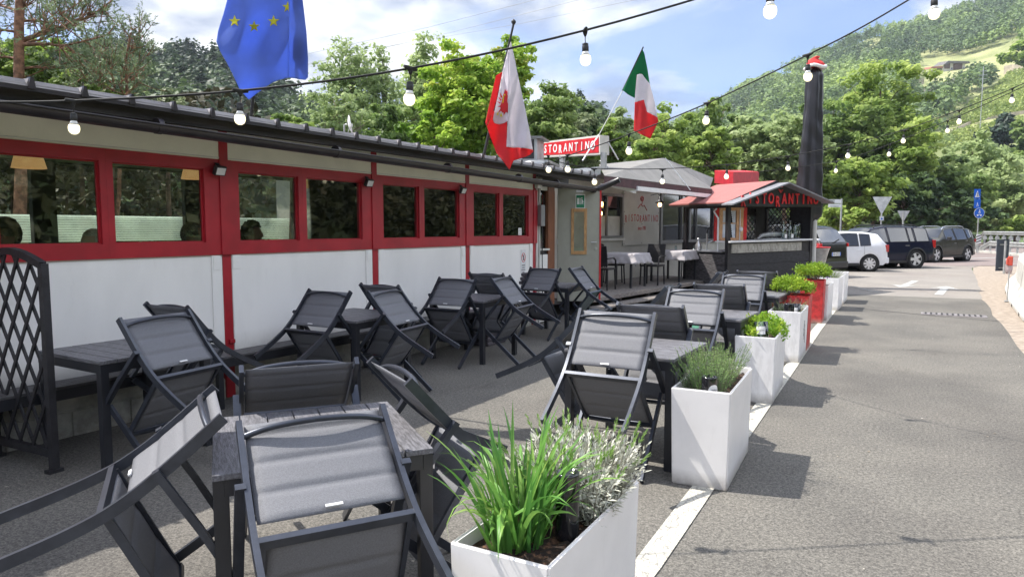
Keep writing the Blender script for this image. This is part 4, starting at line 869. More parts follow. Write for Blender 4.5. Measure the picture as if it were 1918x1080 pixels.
kb('back_panel', 'black_paint', [((2.6, KD-.01, 1.0), (KL, KD+.02, 2.1)), ((1.9, KD+.03, 1.9), (2.6, KD+.05, 2.1))])
# decorative window shutter inside: its own thing
KM = wm(kz)
dw = thing('wooden_window_prop', 'small pine window with lace curtains between red boards inside the kiosk', 'window', tuple(KM @ Vector((.50, .45, 1.28))), (0, 0, R(52)))
kb('board', 'letter_red', [((-.42, -.01, -.02), (-.30, .02, .80))], dw); kb('board', 'letter_red', [((.44, -.01, -.02), (.54, .02, .80))], dw)
kb('window_frame', 'pine_wood', [((-.30, -.02, .0), (.44, .0, .06)), ((-.30, -.02, .72), (.44, 0, .80)), ((-.30, -.03, .0), (-.20, .01, .8)), ((.22, -.03, 0), (.42, .01, .8)), ((-.015, -.03, .06), (.02, -.01, .72)), ((-.20, -.03, .40), (.22, -.012, .425)), ((-.24, -.05, -.02), (.26, -.01, .03))], dw, r=.004)
b = MB()
for s_ in (-1, 1):
    for j in range(2):
        z0_, z1_ = (.06, .40) if j == 0 else (.425, .72)
        e_ = [(.0, 0)]; n = 12; pts = [(s_*.19+.01, -.005, z0_), (s_*.19+.01, -.005, z1_), (s_*.05+.01, -.005, z1_)]
        for k in range(n): zz_ = z1_-(z1_-z0_)*(k+1)/n; pts.append((s_*(.05+.05*(k/n)+(.016 if k % 2 else 0))+.01, -.005, zz_))
        b.prism(pts, (0, .004, 0))
b.build('curtain', mat('lace', (0.6, 0.65, 0.72), .9), dw)
b = MB(); b.box((-.20, .012, .06), (.22, .016, .72)); b.build('pane', 'glass_dark', dw)
b = MB(); b.tube([(.30, -.05, -.02), (.30, -.05, .75)], .012, 8); b.lathe([(.055, 0), (.055, .02)], 20, mt=Matrix.Translation((.31, -.07, .27)) @ Matrix.Rotation(R(90), 4, 'X')); b.build('thermometer', 'white', dw)
# bottles, jars, tray, tap
def kt(name, lb, cat, x, y, z, prof, m, grp=None, n=18):
    o = MB().lathe(prof, n).build(name, m); o.location = KM @ Vector((x, y, z)); return tag(o, lb, cat, grp)
bot = [(.055, 0), (.060, .02), (.060, .20), (.050, .27), (.022, .34), (.016, .46), (.020, .465), (.020, .49), (.014, .49), (.012, .34), (.045, .25), (.054, .03), (.01, .012)]
for x, y, lb in ((2.10, .12, 'left one of two tall clear bottles on the kiosk counter'), (2.32, .10, 'right one of two tall clear bottles on the kiosk counter')):
    t = thing('bottle', lb, 'bottle', tuple(KM @ Vector((x, y, 1.276))), (0, 0, R(61)), 'clear bottles on the kiosk counter')
    MB().lathe(bot, 20).build('glass_body', 'glass_clear', t)
    b = MB(); b.box((-.02, -.064, .03), (.065, -.060, .13)); b.build('label_sheet', 'white', t)
for x, y, h_, lb in ((2.55, .12, .40, 'tall clear glass jar right of the bottles'), (2.68, .15, .42, 'clear glass jar in the right corner of the kiosk counter')):
    kt('glass_jar', lb, 'jar', x, y, 1.276, [(.075, 0), (.08, .03), (.08, h_*.7), (.065, h_*.8), (.07, h_), (.06, h_), (.055, h_*.8), (.072, h_*.68), (.072, .03), (.01, .01)], 'glass_clear', 'glass jars on the kiosk counter')
t = thing('serving_dome', 'low grey covered tray on the kiosk counter', 'tray', tuple(KM @ Vector((1.75, .25, 1.276))), (0, 0, R(61)))
b = MB(); b.sweep([(0, -.0, .0), (0, -.0, .03)], .8, .28); b.tube([(-.45, 0, .02), (-.3, 0, .10), (0, 0, .13), (.45, 0, .13)], [.02, .05, .06, .06], 10); b.build('cover', 'galv', t)
b = MB(); b.tube([(.1, -.05, .08), (.1, -.05, .19)], .02, 8); b.build('knob', 'steel', t)
t = thing('sink_tap', 'steel sink tap with black arched hose at the left of the kiosk', 'tap', tuple(KM @ Vector((.08, .75, 1.03))), (0, 0, R(20)))
b = MB(); b.tube([(0, 0, 0), (0, 0, .42)], .02, 10); b.tube([(0, 0, .18), (.10, 0, .22), (.13, 0, .24)], .012, 8); b.build('body', 'steel', t)
b = MB(); b.tube([(0, 0, .40)] + [(.15-.15*math.cos(a), 0, .46+.13*math.sin(a)) for a in [k*math.pi/8 for k in range(9)]] + [(.30, 0, .34)], .018, 8); b.build('hose', 'black_plastic', t)
kt('steel_jug', 'small steel jug standing below the sink tap', 'jug', .05, 1.0, 1.03, [(.07, 0), (.09, .05), (.08, .14), (.03, .22), (.028, .26), (.035, .30), (.02, .30)], 'steel')
t = thing('extractor_pipe', 'thin white pipe rising beside the kiosk corner post', 'pipe', tuple(KM @ Vector((-.02, .30, 1.0))))
b = MB(); b.tube([(0, 0, 0), (0, 0, .82), (-.12, .04, .98), (-.05, .02, 1.05)], .022, 8); b.build('pipe', 'white', t)
# red cabinet roof seen behind the kiosk
t = thing('red_chimney_box', 'red metal box standing on the roof behind the kiosk', 'roof box', tuple(atd(1380, 330, 21)))
p0, p1, p2 = atd(1338, 343, 21), atd(1373, 347, 20), atd(1421, 345, 21.4); h1 = Vector((0, 0, .36))
b = MB(); b.add([p0, p1, p2, p0+(p2-p1), p0+h1, p1+h1, p2+h1, p0+(p2-p1)+h1], [(0, 1, 5, 4), (1, 2, 6, 5), (2, 3, 7, 6), (3, 0, 4, 7), (4, 5, 6, 7)]); b.build('casing', mat('casing_red', (0.45, 0.02, 0.035), .5), t, world=True)
b = MB(); b.prism([p0+h1, p1+h1, p2+h1, p0+(p2-p1)+h1], (0, 0, .02)); b.build('lid', 'letter_red', t, world=True)
# bar table right of the kiosk
p = atd(1533, 463, 19.0)
t = thing('bar_table', 'bar table with a round red top and stretched silver cover beside the kiosk', 'table', (p.x, p.y, 0))
b = MB(); b.lathe([(.30, 1.045), (.31, 1.05), (.31, 1.07), (.30, 1.075)], 28); b.build('tabletop', 'letter_red', t)
b = MB(); n = 40; V = []; F = []
for i in range(13):
    f_ = i/12; z = 1.044*f_
    for k in range(n):
        a = 2*math.pi*k/n; lobes = .5+.5*math.cos(4*a); r_ = .29*f_**2+.09*(1-f_)*f_*2+.07*(1-f_)+(.24*(1-f_)**3)*lobes; V.append((r_*math.cos(a), r_*math.sin(a), z))
for i in range(12):
    for k in range(n): F.append((n*i+k, n*i+(k+1) % n, n*i+n+(k+1) % n, n*i+n+k))
b.add(V, F, True); b.build('cover', mat('silver_cloth', (0.42, 0.40, 0.38), .35, metal=.3, var=.25, scale=5), t)
for k in range(2):
    q = atd(1531, 440+0*k, 19.0+k*.1); o = MB().lathe([(.05, 0), (.05, .20), (.03, .22)], 14).build('grinder', 'steel'); o.location = (p.x-.08+k*.07, p.y, 1.076); tag(o, ('left', 'right')[k]+' one of two steel cylinders on the red bar table', 'shaker', 'steel cylinders on the bar table')
# closed cantilever umbrella
pt, pb = atd(1527, 127, 18.6), atd(1510, 418, 18.6)
um = thing('closed_parasol', 'tall closed parasol in a black protective cover behind the kiosk', 'parasol', tuple(pb.to_2d().to_3d()))
d_ = pt-pb; V = []; F = []; n = 40; N = 44
for i in range(N+1):
    f_ = i/N; r0_ = .315-.115*f_ if f_ < .95 else (.204-.165*((f_-.95)/.05)**2)
    if f_ < .05: r0_ *= .55+.45*(f_/.05)
    c_ = pb + d_*f_
    for k in range(n):
        a = 2*math.pi*k/n
        r_ = r0_*(1+.16*math.sin(3*a+.8+1.2*math.sin(5*f_))*(1-.3*f_)+.07*math.sin(7*a+2.1*f_+1)+.05*math.sin(4*a+18*f_)*math.sin(13*f_)+.03*math.sin(2*a+47*f_))
        V.append(c_ + Vector((r_*math.cos(a), r_*math.sin(a), .015*math.sin(5*a))))
for i in range(N):
    for k in range(n): F.append((n*i+k, n*i+(k+1) % n, n*i+n+(k+1) % n, n*i+n+k))
F.append(tuple(n*N+k for k in range(n)))
b = MB(); b.add(V, F, True); b.build('cover', 'canopy_black', um, world=True)
b = MB(); b.tube([pb+d_*.03, pb-d_.normalized()*1.85], .055, 12); b.build('pole', 'offwhite', um, world=True)
b = MB(); b.tube([Vector((pb.x+.2, pb.y, .1)), Vector((pb.x+.2, pb.y, 1.9))], .07, 12); b.build('mast', 'offwhite', um, world=True)
b = MB(); b.rbox((pb.x-.4, pb.y-.4, 0), (pb.x+.45, pb.y+.4, .12), .02); b.build('base_plate', 'galv', um, world=True)
hat = thing('santa_hat', 'red felt hat with a white brim on top of the closed parasol', 'hat', tuple(pt))
b = MB(); V = []; F = []; n = 24
for i, (r_, z, ox) in enumerate(((.24, .0, 0), (.23, .07, 0), (.19, .14, -.02), (.13, .20, -.05), (.09, .24, -.02), (.06, .27, .03), (.02, .26, .08))):
    for k in range(n): a = 2*math.pi*k/n; V.append((ox+r_*math.cos(a), r_*math.sin(a), z+.02*math.sin(3*a)))
for i in range(6):
    for k in range(n): F.append((n*i+k, n*i+(k+1) % n, n*i+n+(k+1) % n, n*i+n+k))
b.add(V, F+[tuple(n*6+k for k in range(n))], True); b.build('crown', mat('felt_red', (0.55, 0.03, 0.03), .9), hat)
b = MB(); b.tube([(.25*math.cos(k*math.pi/12), .25*math.sin(k*math.pi/12), .0+.03*math.sin(k*.8)) for k in range(25)], .045, 8); b.build('brim', 'white', hat)

# ================================================================== STRING LIGHTS
def string(pix, label, group, r=.006):
    """pix: list of (u, v, depth, has_bulb, drop)"""
    P = [atd(u, v, D) for u, v, D, *_ in pix]
    t = thing('string_light_cable', label, 'string lights', tuple(P[0]))
    pts = []
    for i in range(len(P)-1):
        a = P[max(0, i-1)]; b_ = P[i]; c_ = P[i+1]; d_ = P[min(len(P)-1, i+2)]
        for k in range(6):
            f_ = k/6; pts.append(.5*((2*b_) + (c_-a)*f_ + (2*a-5*b_+4*c_-d_)*f_*f_ + (3*b_-a-3*c_+d_)*f_**3))
    pts.append(P[-1]); b = MB(); b.tube(pts, r, 6); b.build('cable', 'rubber', t, world=True)
    return t
bulbs = []
BP = None
def bulb(u, v, D, drop, lab, sc=1.0):
    global BP
    p = atd(u, v, D)   # top (cable) point
    if BP is None:
        t = thing('festoon_bulb', lab, 'light bulb', tuple(p), (0, 0, 0), 'glowing bulbs on the string lights')
        b = MB(); b.tube([(-.045, 0, .002), (-.02, 0, .0), (0, 0, -.004), (.02, 0, 0), (.045, 0, .002)], [.008, .012, .015, .012, .008], 8); b.tube([(0, 0, 0), (0, 0, -.02), (0, 0, -.035)], [.016, .012, .005], 8); b.build('clip', 'rubber', t)
        b = MB(); b.tube([(0, 0, -.03), (.002, 0, -.05), (0, 0, -.074)], .0028, 6); b.build('cord', 'rubber', t)
        b = MB(); b.lathe([(.006, -.070), (.017, -.074), (.0185, -.080), (.0165, -.084), (.0195, -.089), (.0195, -.116), (.017, -.119)], 16); b.build('socket', 'black_plastic', t)
        b = MB(); b.lathe([(.016, -.117), (.018, -.124), (.027, -.143)], 18); b.build('collar', 'bulb_white', t)
        b = MB(); b.lathe([(.027, -.143), (.031, -.154), (.032, -.166), (.0295, -.180), (.024, -.190), (.013, -.198), (.003, -.200)], 20); b.build('bulb', 'bulb_glow', t)
        BP = t
    else:
        t = copy_tree(BP, None, label=lab); t.location = p
    t.rotation_euler = (R(random.uniform(-3, 3)), R(random.uniform(-3, 3)), random.uniform(0, 3)); t.scale = (sc,)*3
    return t
string([(-300, 198, 3.3), (-60, 192, 3.4), (135, 189, 3.5), (450, 170, 3.55), (769, 128, 3.65), (1096, 57, 3.8), (1443, -45, 4.0), (1790, -160, 4.3), (2100, -270, 4.6)], 'thick black festoon cable crossing the whole picture in front of the first flag', '')
for u, v, D, vb, lb in ((137, 189, 3.5, 240, 'glowing bulb nearest the left edge, hanging before the gutter'), (450, 170, 3.55, 222, 'glowing bulb hanging just below the blue flag'), (769, 128, 3.65, 185, 'glowing bulb before the pale trees right of the blue flag'), (1096, 57, 3.8, 110, 'glowing bulb against the blue sky between the two smaller flags'), (1443, -42, 4.0, 20, 'glowing bulb at the top edge above the parasol, left one of two there')):
    bulb(u, v, D, 0, lb, (vb-v)*D/FPX/.168)
string([(1900, -110, 4.3), (1750, -28, 4.6), (1620, 48, 4.9), (1513, 103, 5.2), (1326, 193, 6.0), (1178, 252, 7.2), (1063, 292, 8.0), (1040, 300, 8.4)], 'black festoon cable rising from the gutter corner to the upper right', '', .0055)
for u, v, D, vb, lb in ((1750, -26, 4.6, 24, 'glowing bulb at the top edge above the hillside, right one of two there'), (1513, 103, 5.2, 143, 'glowing bulb beside the top of the closed parasol'), (1325, 193, 6.0, 226, 'glowing bulb right of the green white and red flag'), (1178, 252, 7.2, 283, 'glowing bulb right of the rooftop sign'), (1063, 290, 8.0, 317, 'glowing bulb below the lettering of the rooftop sign'), (1027, 292, 8.5, 318, 'glowing bulb below the left end of the rooftop sign')):
    bulb(u, v, D, 0, lb, (vb-v)*D/FPX/.168)
string([(1040, 302, 8.6), (1112, 315, 8.7), (1241, 316, 9.0), (1362, 308, 9.3), (1477, 292, 9.3), (1590, 270, 9.0), (1694, 243, 8.8), (1797, 206, 8.4), (1896, 166, 8.0), (2050, 95, 7.5)], 'thin black festoon cable running low over the kiosk roof to the right edge', '', .005)
for u, v, D, vb, lb in ((1113, 316, 8.7, 341, 'glowing bulb above the exit sign of the open door'), (1241, 317, 9.0, 340, 'glowing bulb before the maroon awning valance'), (1362, 309, 9.3, 331, 'glowing bulb before the red roof box'), (1476, 293, 9.3, 315, 'glowing bulb left of the closed parasol, above the kiosk gable'), (1590, 271, 9.0, 292, 'glowing bulb right of the closed parasol, the higher of two there'), (1694, 244, 8.8, 264, 'glowing bulb before the broad round tree'), (1797, 207, 8.4, 228, 'glowing bulb before the vineyard, left of the last one'), (1896, 166, 8.0, 188, 'glowing bulb nearest the right edge before the vineyard')):
    bulb(u, v, D, 0, lb, (vb-v)*D/FPX/.168)
string([(1420, 322, 12.0), (1567, 302, 11.6), (1667, 270, 11.0), (1775, 226, 10.3), (1840, 198, 9.8), (2050, 100, 8.5)], 'thinnest festoon cable just below the one that runs to the right edge', '', .0055)
for u, v, D, vb, lb in ((1567, 303, 11.6, 320, 'small glowing bulb right of the closed parasol, the lower of two there'), (1667, 271, 11.0, 289, 'small glowing bulb lower left of the one before the round tree'), (1775, 227, 10.3, 245, 'small glowing bulb lower left of the one before the vineyard')):
    bulb(u, v, D, 0, lb, (vb-v)*D/FPX/.168)
# overhead power lines
t = thing('power_line', 'three thin overhead power lines crossing the sky', 'power line', (0, 60, 30))
for (u0, v0, u1, v1) in ((590, 98, 1010, -2), (590, 118, 1100, -4), (740, 85, 1200, -2)):
    u2, v2 = u0-(u1-u0)*.8, v0-(v1-v0)*.8+8; b = MB(); b.tube([atd(u2, v2, 75), atd(u0, v0, 60), atd((u0+u1)/2, (v0+v1)/2+4, 50), atd(u1, v1, 42), atd(u1+(u1-u0), v1+(v1-v0)*1.1, 32)], .012, 4); b.build('wire', 'alu_grey', t, world=True)
# ================================================================== TABLES, BENCHES, CHAIRS
def make_table(label, group, nsl=7):
    t = thing('patio_table', label, 'table', (0, 0, 0), (0, 0, 0), group); h = .39
    for k in range(nsl):
        w = 2*h/nsl; b = MB(); b.rbox((-h, -h+k*w+.003, .718), (h, -h+(k+1)*w-.003, .74), .003); b.build('slat', 'slat', t)
    b = MB()
    for s_ in (-1, 1): b.box((-h+.002, s_*(h-.022)-.018, .66), (h-.002, s_*(h-.022)+.018, .717)); b.box((s_*(h-.022)-.018, -h+.041, .66), (s_*(h-.022)+.018, h-.041, .717))
    b.build('apron', 'table_metal', t)
    for sx in (-1, 1):
        for sy in (-1, 1): b = MB(); b.rbox((sx*(h-.03)-.026, sy*(h-.03)-.026, 0), (sx*(h-.03)+.026, sy*(h-.03)+.026, .664), .003); b.build('leg', 'table_metal', t)
    return t
TG = 'square slatted patio tables'
T0 = make_table('slatted table nearest the camera, sunlit, with chairs leaning on all four sides', TG)
T0.location = (-2.13, 1.97, 0); T0.rotation_euler = (0, 0, -R(36))
for (x, y, az), lb in (((-4.81, 2.73, 0), 'shaded slatted table behind the lattice screen'), ((-4.79, 4.97, 0), 'shaded slatted table below the second red post'), ((-4.76, 7.0, 0), 'shaded slatted table below the third red post'), ((-4.78, 9.22, 0), 'shaded slatted table near the open door'),
        ((-1.76, 4.66, 0), 'sunlit slatted table beside the planter with rosemary'), ((-1.84, 6.84, 0), 'sunlit slatted table beside the planter with leafy mint'), ((-1.95, 9.3, 0), 'sunlit slatted table beside the planter with lavender')):
    c = copy_tree(T0, None, label=lb); c.location = (x, y, 0); c.rotation_euler = (0, 0, R(az))
    if x < -4: c.rotation_euler = (0, 0, 0)
def bench(y0, y1, lab):
    t = thing('slatted_bench', lab, 'bench', (-5.38, (y0+y1)/2, 0), (0, 0, 0), 'black benches along the wall'); L = (y1-y0)/2
    for k in range(5): b = MB(); b.rbox((-.085+k*.050, -L, .438), (-.085+k*.050+.044, L, .458), .003); b.build('slat', 'slat_y', t)
    b = MB(); b.box((-.08, -L+.01, .36), (.155, -L+.05, .437)); b.box((-.08, L-.05, .36), (.155, L-.01, .437)); b.box((.12, -L+.05, .36), (.155, L-.05, .437)); b.box((-.08, -L+.05, .36), (-.05, L-.05, .437)); b.build('apron', 'table_metal', t)
    for yy in (-L+.035, L-.035):
        for xx in (-.055, .13): b = MB(); b.box((xx-.024, yy-.024, 0), (xx+.024, yy+.024, .361)); b.build('leg', 'table_metal', t)
bench(1.2, 3.45, 'long black slatted bench behind the lattice screen'); bench(3.75, 5.85, 'long black slatted bench between the first two tables'); bench(6.1, 7.7, 'black slatted bench below the third and fourth windows pairs'); 

prof_r = [(-.600, .860), (-.572, .76), (-.545, .66), (-.521, .56), (-.507, .48), (-.500, .40), (-.503, .30), (-.515, .18), (-.540, .0)]
def ry(z):
    P = sorted([(b_, a_) for a_, b_ in prof_r])
    for (z0, y0), (z1, y1) in zip(P[:-1], P[1:]):
        if z0 <= z <= z1: return y0+(y1-y0)*(z-z0)/(z1-z0)
    return P[-1][1]
def spl(P, n=4):
    out_ = []
    for i in range(len(P)-1):
        a = Vector(P[max(0, i-1)]); b_ = Vector(P[i]); c_ = Vector(P[i+1]); d_ = Vector(P[min(len(P)-1, i+2)])
        for k in range(n):
            f_ = k/n; out_.append(.5*((2*b_)+(c_-a)*f_+(2*a-5*b_+4*c_-d_)*f_*f_+(3*b_-a-3*c_+d_)*f_**3))
    out_.append(Vector(P[-1])); return out_
def padded(x0, x1, path, seams, th=.020):
    """quilted mesh panel: path = list of (y, z); seams = fractions along path"""
    N, Mx = 40, 12; V = []; F = []
    P = [Vector((0, a, b_)) for a, b_ in path]; cum = [0]
    for i in range(len(P)-1): cum.append(cum[-1]+(P[i+1]-P[i]).length)
    L = cum[-1]
    def at(s):
        s *= L
        for i in range(len(P)-1):
            if s <= cum[i+1]+1e-9: f_ = (s-cum[i])/(cum[i+1]-cum[i]); return P[i].lerp(P[i+1], f_), (P[i+1]-P[i]).normalized()
        return P[-1], (P[-1]-P[-2]).normalized()
    for side in (1, -1):
        for i in range(N+1):
            s = i/N; p, d = at(s); nrm_ = Vector((0, -d.z, d.y))
            q = min(abs(s-t_) for t_ in [0, 1]+seams)
            puff = (1-math.exp(-(q/.03)**2))*.9+.1
            for j in range(Mx+1):
                u = j/Mx; e = 1-abs(2*u-1)**6
                V.append(Vector((x0+(x1-x0)*u, p.y, p.z)) + nrm_*side*(th/2*puff*(.25+.75*e)))
    K = (N+1)*(Mx+1)
    for i in range(N):
        for j in range(Mx):
            a = i*(Mx+1)+j; F.append((a, a+1, a+Mx+2, a+Mx+1)); F.append((K+a, K+a+Mx+1, K+a+Mx+2, K+a+1))
    for i in range(N): a = i*(Mx+1); F.append((a, a+Mx+1, K+a+Mx+1, K+a)); a += Mx; F.append((a, K+a, K+a+Mx+1, a+Mx+1))
    for j in range(Mx): F.append((j, K+j, K+j+1, j+1)); a = N*(Mx+1)+j; F.append((a, a+1, K+a+1, K+a))
    return MB().add(V, F, True)
def make_chair():
    t = thing('garden_chair', '', 'chair'); W = .253; X = (1, 0, 0); rails = spl([(0, a, b_) for a, b_ in prof_r], 3)
    for s_ in (-1, 1):
        b = MB(); b.sweep([(s_*W, p.y, p.z) for p in rails], .020, .040, X); b.build('side_rail', 'chair_frame', t)
    b = MB(); b.tube(spl([(-W+.008, ry(.80)-.006, .80), (-.15, ry(.80)-.034, .80), (0, ry(.80)-.045, .80), (.15, ry(.80)-.034, .80), (W-.008, ry(.80)-.006, .80)], 4), .011, 8); b.build('grab_bar', 'chair_frame', t)
    b = MB(); b.sweep([(-W+.01, ry(.40)-.002, .398), (W-.01, ry(.40)-.002, .398)], .022, .034, (0, 0, 1)); b.build('crossbar', 'chair_frame', t)
    zs = [.855, .80, .72, .64, .56, .475]
    p = padded(-W+.016, W-.016, [(ry(z)+.004, z) for z in zs], [.13, .42, .72]); p = p.build('backrest', 'chair_mesh', t)
    b = MB(); b.rbox((-.028, ry(.49)-.016, .480), (.028, ry(.49)-.010, .491), .001); b.build('tag', 'tag', p)
    S = [(-.490, .408), (-.36, .398), (-.2, .398), (-.08, .405), (-.025, .412)]
    p = padded(-W+.030, W-.030, S, [.33, .66], .018).build('seat', 'chair_mesh', t)
    b = MB()
    for s_ in (-1, 1): b.sweep([(s_*(W-.022), -.50, .402), (s_*(W-.022), -.02, .405)], .018, .028, X)
    b.sweep([(-W+.01, -.012, .408), (0, -.006, .400), (W-.01, -.012, .408)], .030, .022, (0, 0, 1)); b.build('seat_frame', 'chair_frame', t)
    b = MB(); b.rbox((-.02, .0, .404), (.02, .0062, .412), .001); b.build('tag', 'tag', p)
    for s_ in (-1, 1):
        b = MB(); b.sweep([(s_*(W+.020), -.555, .600), (s_*(W+.020), -.30, .622), (s_*(W+.020), -.075, .632)], .034, .024, X); b.build('armrest', 'chair_frame', t)
        b = MB(); b.sweep([(s_*(W+.0), -.070, .620), (s_*(W+.0), -.045, .41), (s_*W, 0, 0)], .020, .038, X); b.build('front_leg', 'chair_frame', t)
    return t
CH = make_chair(); used = [False]
def chair(x, y, az, tau, label, group):
    c = CH if not used[0] else copy_tree(CH, None)
    used[0] = True; c.location = (x, y, .012); c.rotation_euler = (-R(tau), 0, -R(az)); c['label'] = label; c['group'] = group; return c
GS, GU = 'shaded chairs tipped against the wall tables', 'sunlit chairs tipped against the tables by the planters'; G0 = 'chairs tipped against the nearest table'
chair(-2.57, 1.20, 33, 65, 'sunlit chair at the lower left corner, seen from the side, its legs leaving the picture', G0)
chair(-1.41, 1.44, -58, 67, 'largest sunlit chair, its padded back facing the camera at the bottom edge', G0)
chair(-2.81, 2.45, 126, 61, 'chair behind the nearest table with its black seat side facing the camera', G0)
chair(-1.72, 2.52, 211, 57, 'chair on the right of the nearest table, half hidden behind the long green leaves', G0)
chair(-4.02, 2.70, -96, 53, 'shaded chair against the table behind the lattice screen, facing the wall', GS)
chair(-4.88, 3.42, 180, 54, 'shaded chair behind the first wall table, mostly hidden by the next chair', GS)
chair(-4.75, 4.27, -2, 55, 'shaded chair in front of the table below the second red post', GS)
chair(-4.78, 5.66, 181, 54, 'shaded chair behind the table below the second red post', GS)
chair(-4.04, 5.00, -98, 55, 'shaded chair right of the table below the second red post, legs pointing at the camera', GS)
chair(-4.72, 6.25, -2, 56, 'shaded chair in front of the table below the third red post', GS)
chair(-4.85, 7.74, 180, 54, 'shaded chair behind the table below the third red post', GS)
chair(-4.03, 7.04, -96, 55, 'shaded chair right of the table below the third red post', GS)
chair(-4.79, 8.52, 4, 54, 'shaded chair in front of the table near the open door', GS)
chair(-4.12, 9.20, -95, 53, 'shaded chair right of the table near the open door', GS)
chair(-1.72, 3.97, -3, 48, 'large sunlit chair in front of the rosemary table, facing away beside the white planter', GU)
chair(-1.82, 5.36, 177, 55, 'sunlit chair behind the rosemary table with its black front facing the camera', GU)
chair(-2.47, 4.60, 88, 58, 'chair on the left of the rosemary table with its rear legs stretched to the left', GU)
chair(-1.86, 6.16, -3, 54, 'sunlit chair in front of the table beside the mint planter', GU)
chair(-1.86, 7.52, 178, 54, 'sunlit chair behind the table beside the mint planter', GU)
chair(-2.56, 6.80, 88, 55, 'chair on the left of the table beside the mint planter', GU)
chair(-1.97, 8.62, -3, 54, 'sunlit chair in front of the table farthest from the camera', GU)
chair(-1.98, 9.98, 180, 54, 'sunlit chair behind the table farthest from the camera, before the kiosk', GU)
chair(-2.67, 9.25, 88, 54, 'chair on the left of the table farthest from the camera', GU)

# cushions, green cover
t = thing('cushion_stack', 'stack of dark grey seat cushions on the table near the open door', 'cushions', (-5.0, 9.05, .742))
for k in range(3): b = MB(); b.rbox((-.22+.02*k, -.20, .06*k), (.24-.01*k, .22+.02*k, .06*k+.055), .022); b.build('cushion', 'cushion', t)
t = thing('cushion_stack', 'second pile of dark seat cushions lying on the bench below the last window', 'cushions', (-5.22, 7.9, .0))
for k in range(7): b = MB(); b.rbox((-.24+.01*(k % 3), -.22, .065*k), (.22, .24+.015*(k % 2), .065*k+.06), .022); b.build('cushion', 'cushion', t)
gm = MB(); rg = np.random.default_rng(5); n = 28; c0 = Vector((-3.75, 10.4, 0)); V = []; F = []
for i in range(n+1):
    for j in range(n+1):
        x = -.75+1.5*i/n; y = -.6+1.2*j/n; hgt_ = .27*math.exp(-((x/.62)**4+(y/.5)**4)) + .012*math.sin(9*x+5*y)+.01*math.sin(14*y-6*x)+.012; V.append((c0.x+x, c0.y+y, max(.006, hgt_)))
for i in range(n):
    for j in range(n): a = i*(n+1)+j; F.append((a, a+n+1, a+n+2, a+1))
gm.add(V, F, True); tag(gm.build('green_cover', 'green_cloth'), 'dull green cover spread over a low heap before the open door', 'cover')
b = MB(); b.box((-4.2, 10.1, 0.004), (-3.3, 10.7, .20)); tag(b.build('storage_crate', 'black_plastic'), 'low black crate under the green cover before the open door', 'crate')

# ================================================================== LATTICE SCREEN
ts = thing('lattice_screen', 'black wooden lattice screen with an arched top at the left edge', 'lattice', (-5.1, 2.2, 0))
P1 = Vector((-4.80, 2.22, 0)); P0 = Vector((-5.46, 2.17, 0)); 
xd_ = (P1-P0).normalized(); wd = (P1-P0).length; tm = frame_mt(P0, xd_)
def topz(x): return 1.34 + .085*math.sin(math.pi*min(1, max(0, (x+.02)/(wd+.02)))**.9) - .0
b = MB(); b.box((wd-.035, .03, -.03), (wd+.01, 1.35, .015)); b.box((-.01, .03, -.03), (.035, 1.33, .015)); bo = b
ts.matrix_world = Matrix(); ts.location = P0; ts.rotation_euler = (0, 0, math.atan2(xd_.y, xd_.x))
fm_ = Matrix(((1, 0, 0, 0), (0, 0, -1, 0), (0, 1, 0, 0), (0, 0, 0, 1)))   # x, up, towards the viewer -> local x, z, -y
def lb_(name, boxes=None, beams=None):
    b = MB()
    for lo, hi in boxes or []: b.box(lo, hi)
    for p, q, w_, h_ in beams or []: b.beam(p, q, w_, h_, (0, 0, 1))
    m_ = MB(); m_.v = [tuple(fm_ @ Vector(p)) for p in b.v]; m_.f = b.f; m_.sm = b.sm; return m_.build(name, 'trellis', ts)
lb_('post', [((wd-.02, .02, -.025), (wd+.025, 1.35, .02))]); lb_('post', [((-.025, .02, -.025), (.02, 1.35, .02))])
b = MB(); tp = [(x, topz(x), 0) for x in np.linspace(0, wd, 13)]; m_ = MB(); m_.sweep([tuple(fm_ @ Vector(p)) for p in tp], .045, .045, (0, 1, 0)); m_.build('top_rail', 'trellis', ts)
lb_('bottom_rail', [((.02, .10, -.02), (wd-.02, .15, .015))])
bs = []
for k in range(-8, 14):
    for s_ in (-1, 1):
        x0_ = k*.150; zA = .15; slope_ = 1.75
        xa_, za_ = x0_, zA; L_ = 1.25; xb2, zb2 = x0_+s_*L_/slope_, zA+L_
        ts_ = sorted(((0-xa_)/(xb2-xa_), (wd-xa_)/(xb2-xa_))); u0, u1 = max(0, ts_[0]), min(1, ts_[1])
        if u0 >= u1: continue
        A = (xa_+(xb2-xa_)*u0, za_+(zb2-za_)*u0); B = [xa_+(xb2-xa_)*u1, za_+(zb2-za_)*u1]
        if B[1] > topz(B[0]):
            f_ = (topz(B[0])-A[1])/(B[1]-A[1]); B = [A[0]+(B[0]-A[0])*f_, A[1]+(B[1]-A[1])*f_]
        bs.append(((A[0], A[1], .006*s_), (B[0], B[1], .006*s_), .010, .020))
b = MB()
for p, q, w_, h_ in bs: b.beam(p, q, .024, .011, (0, 0, 1))
m_ = MB(); m_.v = [tuple(fm_ @ Vector(p)) for p in b.v]; m_.f = b.f; m_.sm = b.sm; m_.build('lattice', 'trellis', ts)
lb_('foot', [((wd-.03, .0, -.045), (wd+.03, .022, .045)), ((-.03, .0, -.045), (.03, .022, .045))])

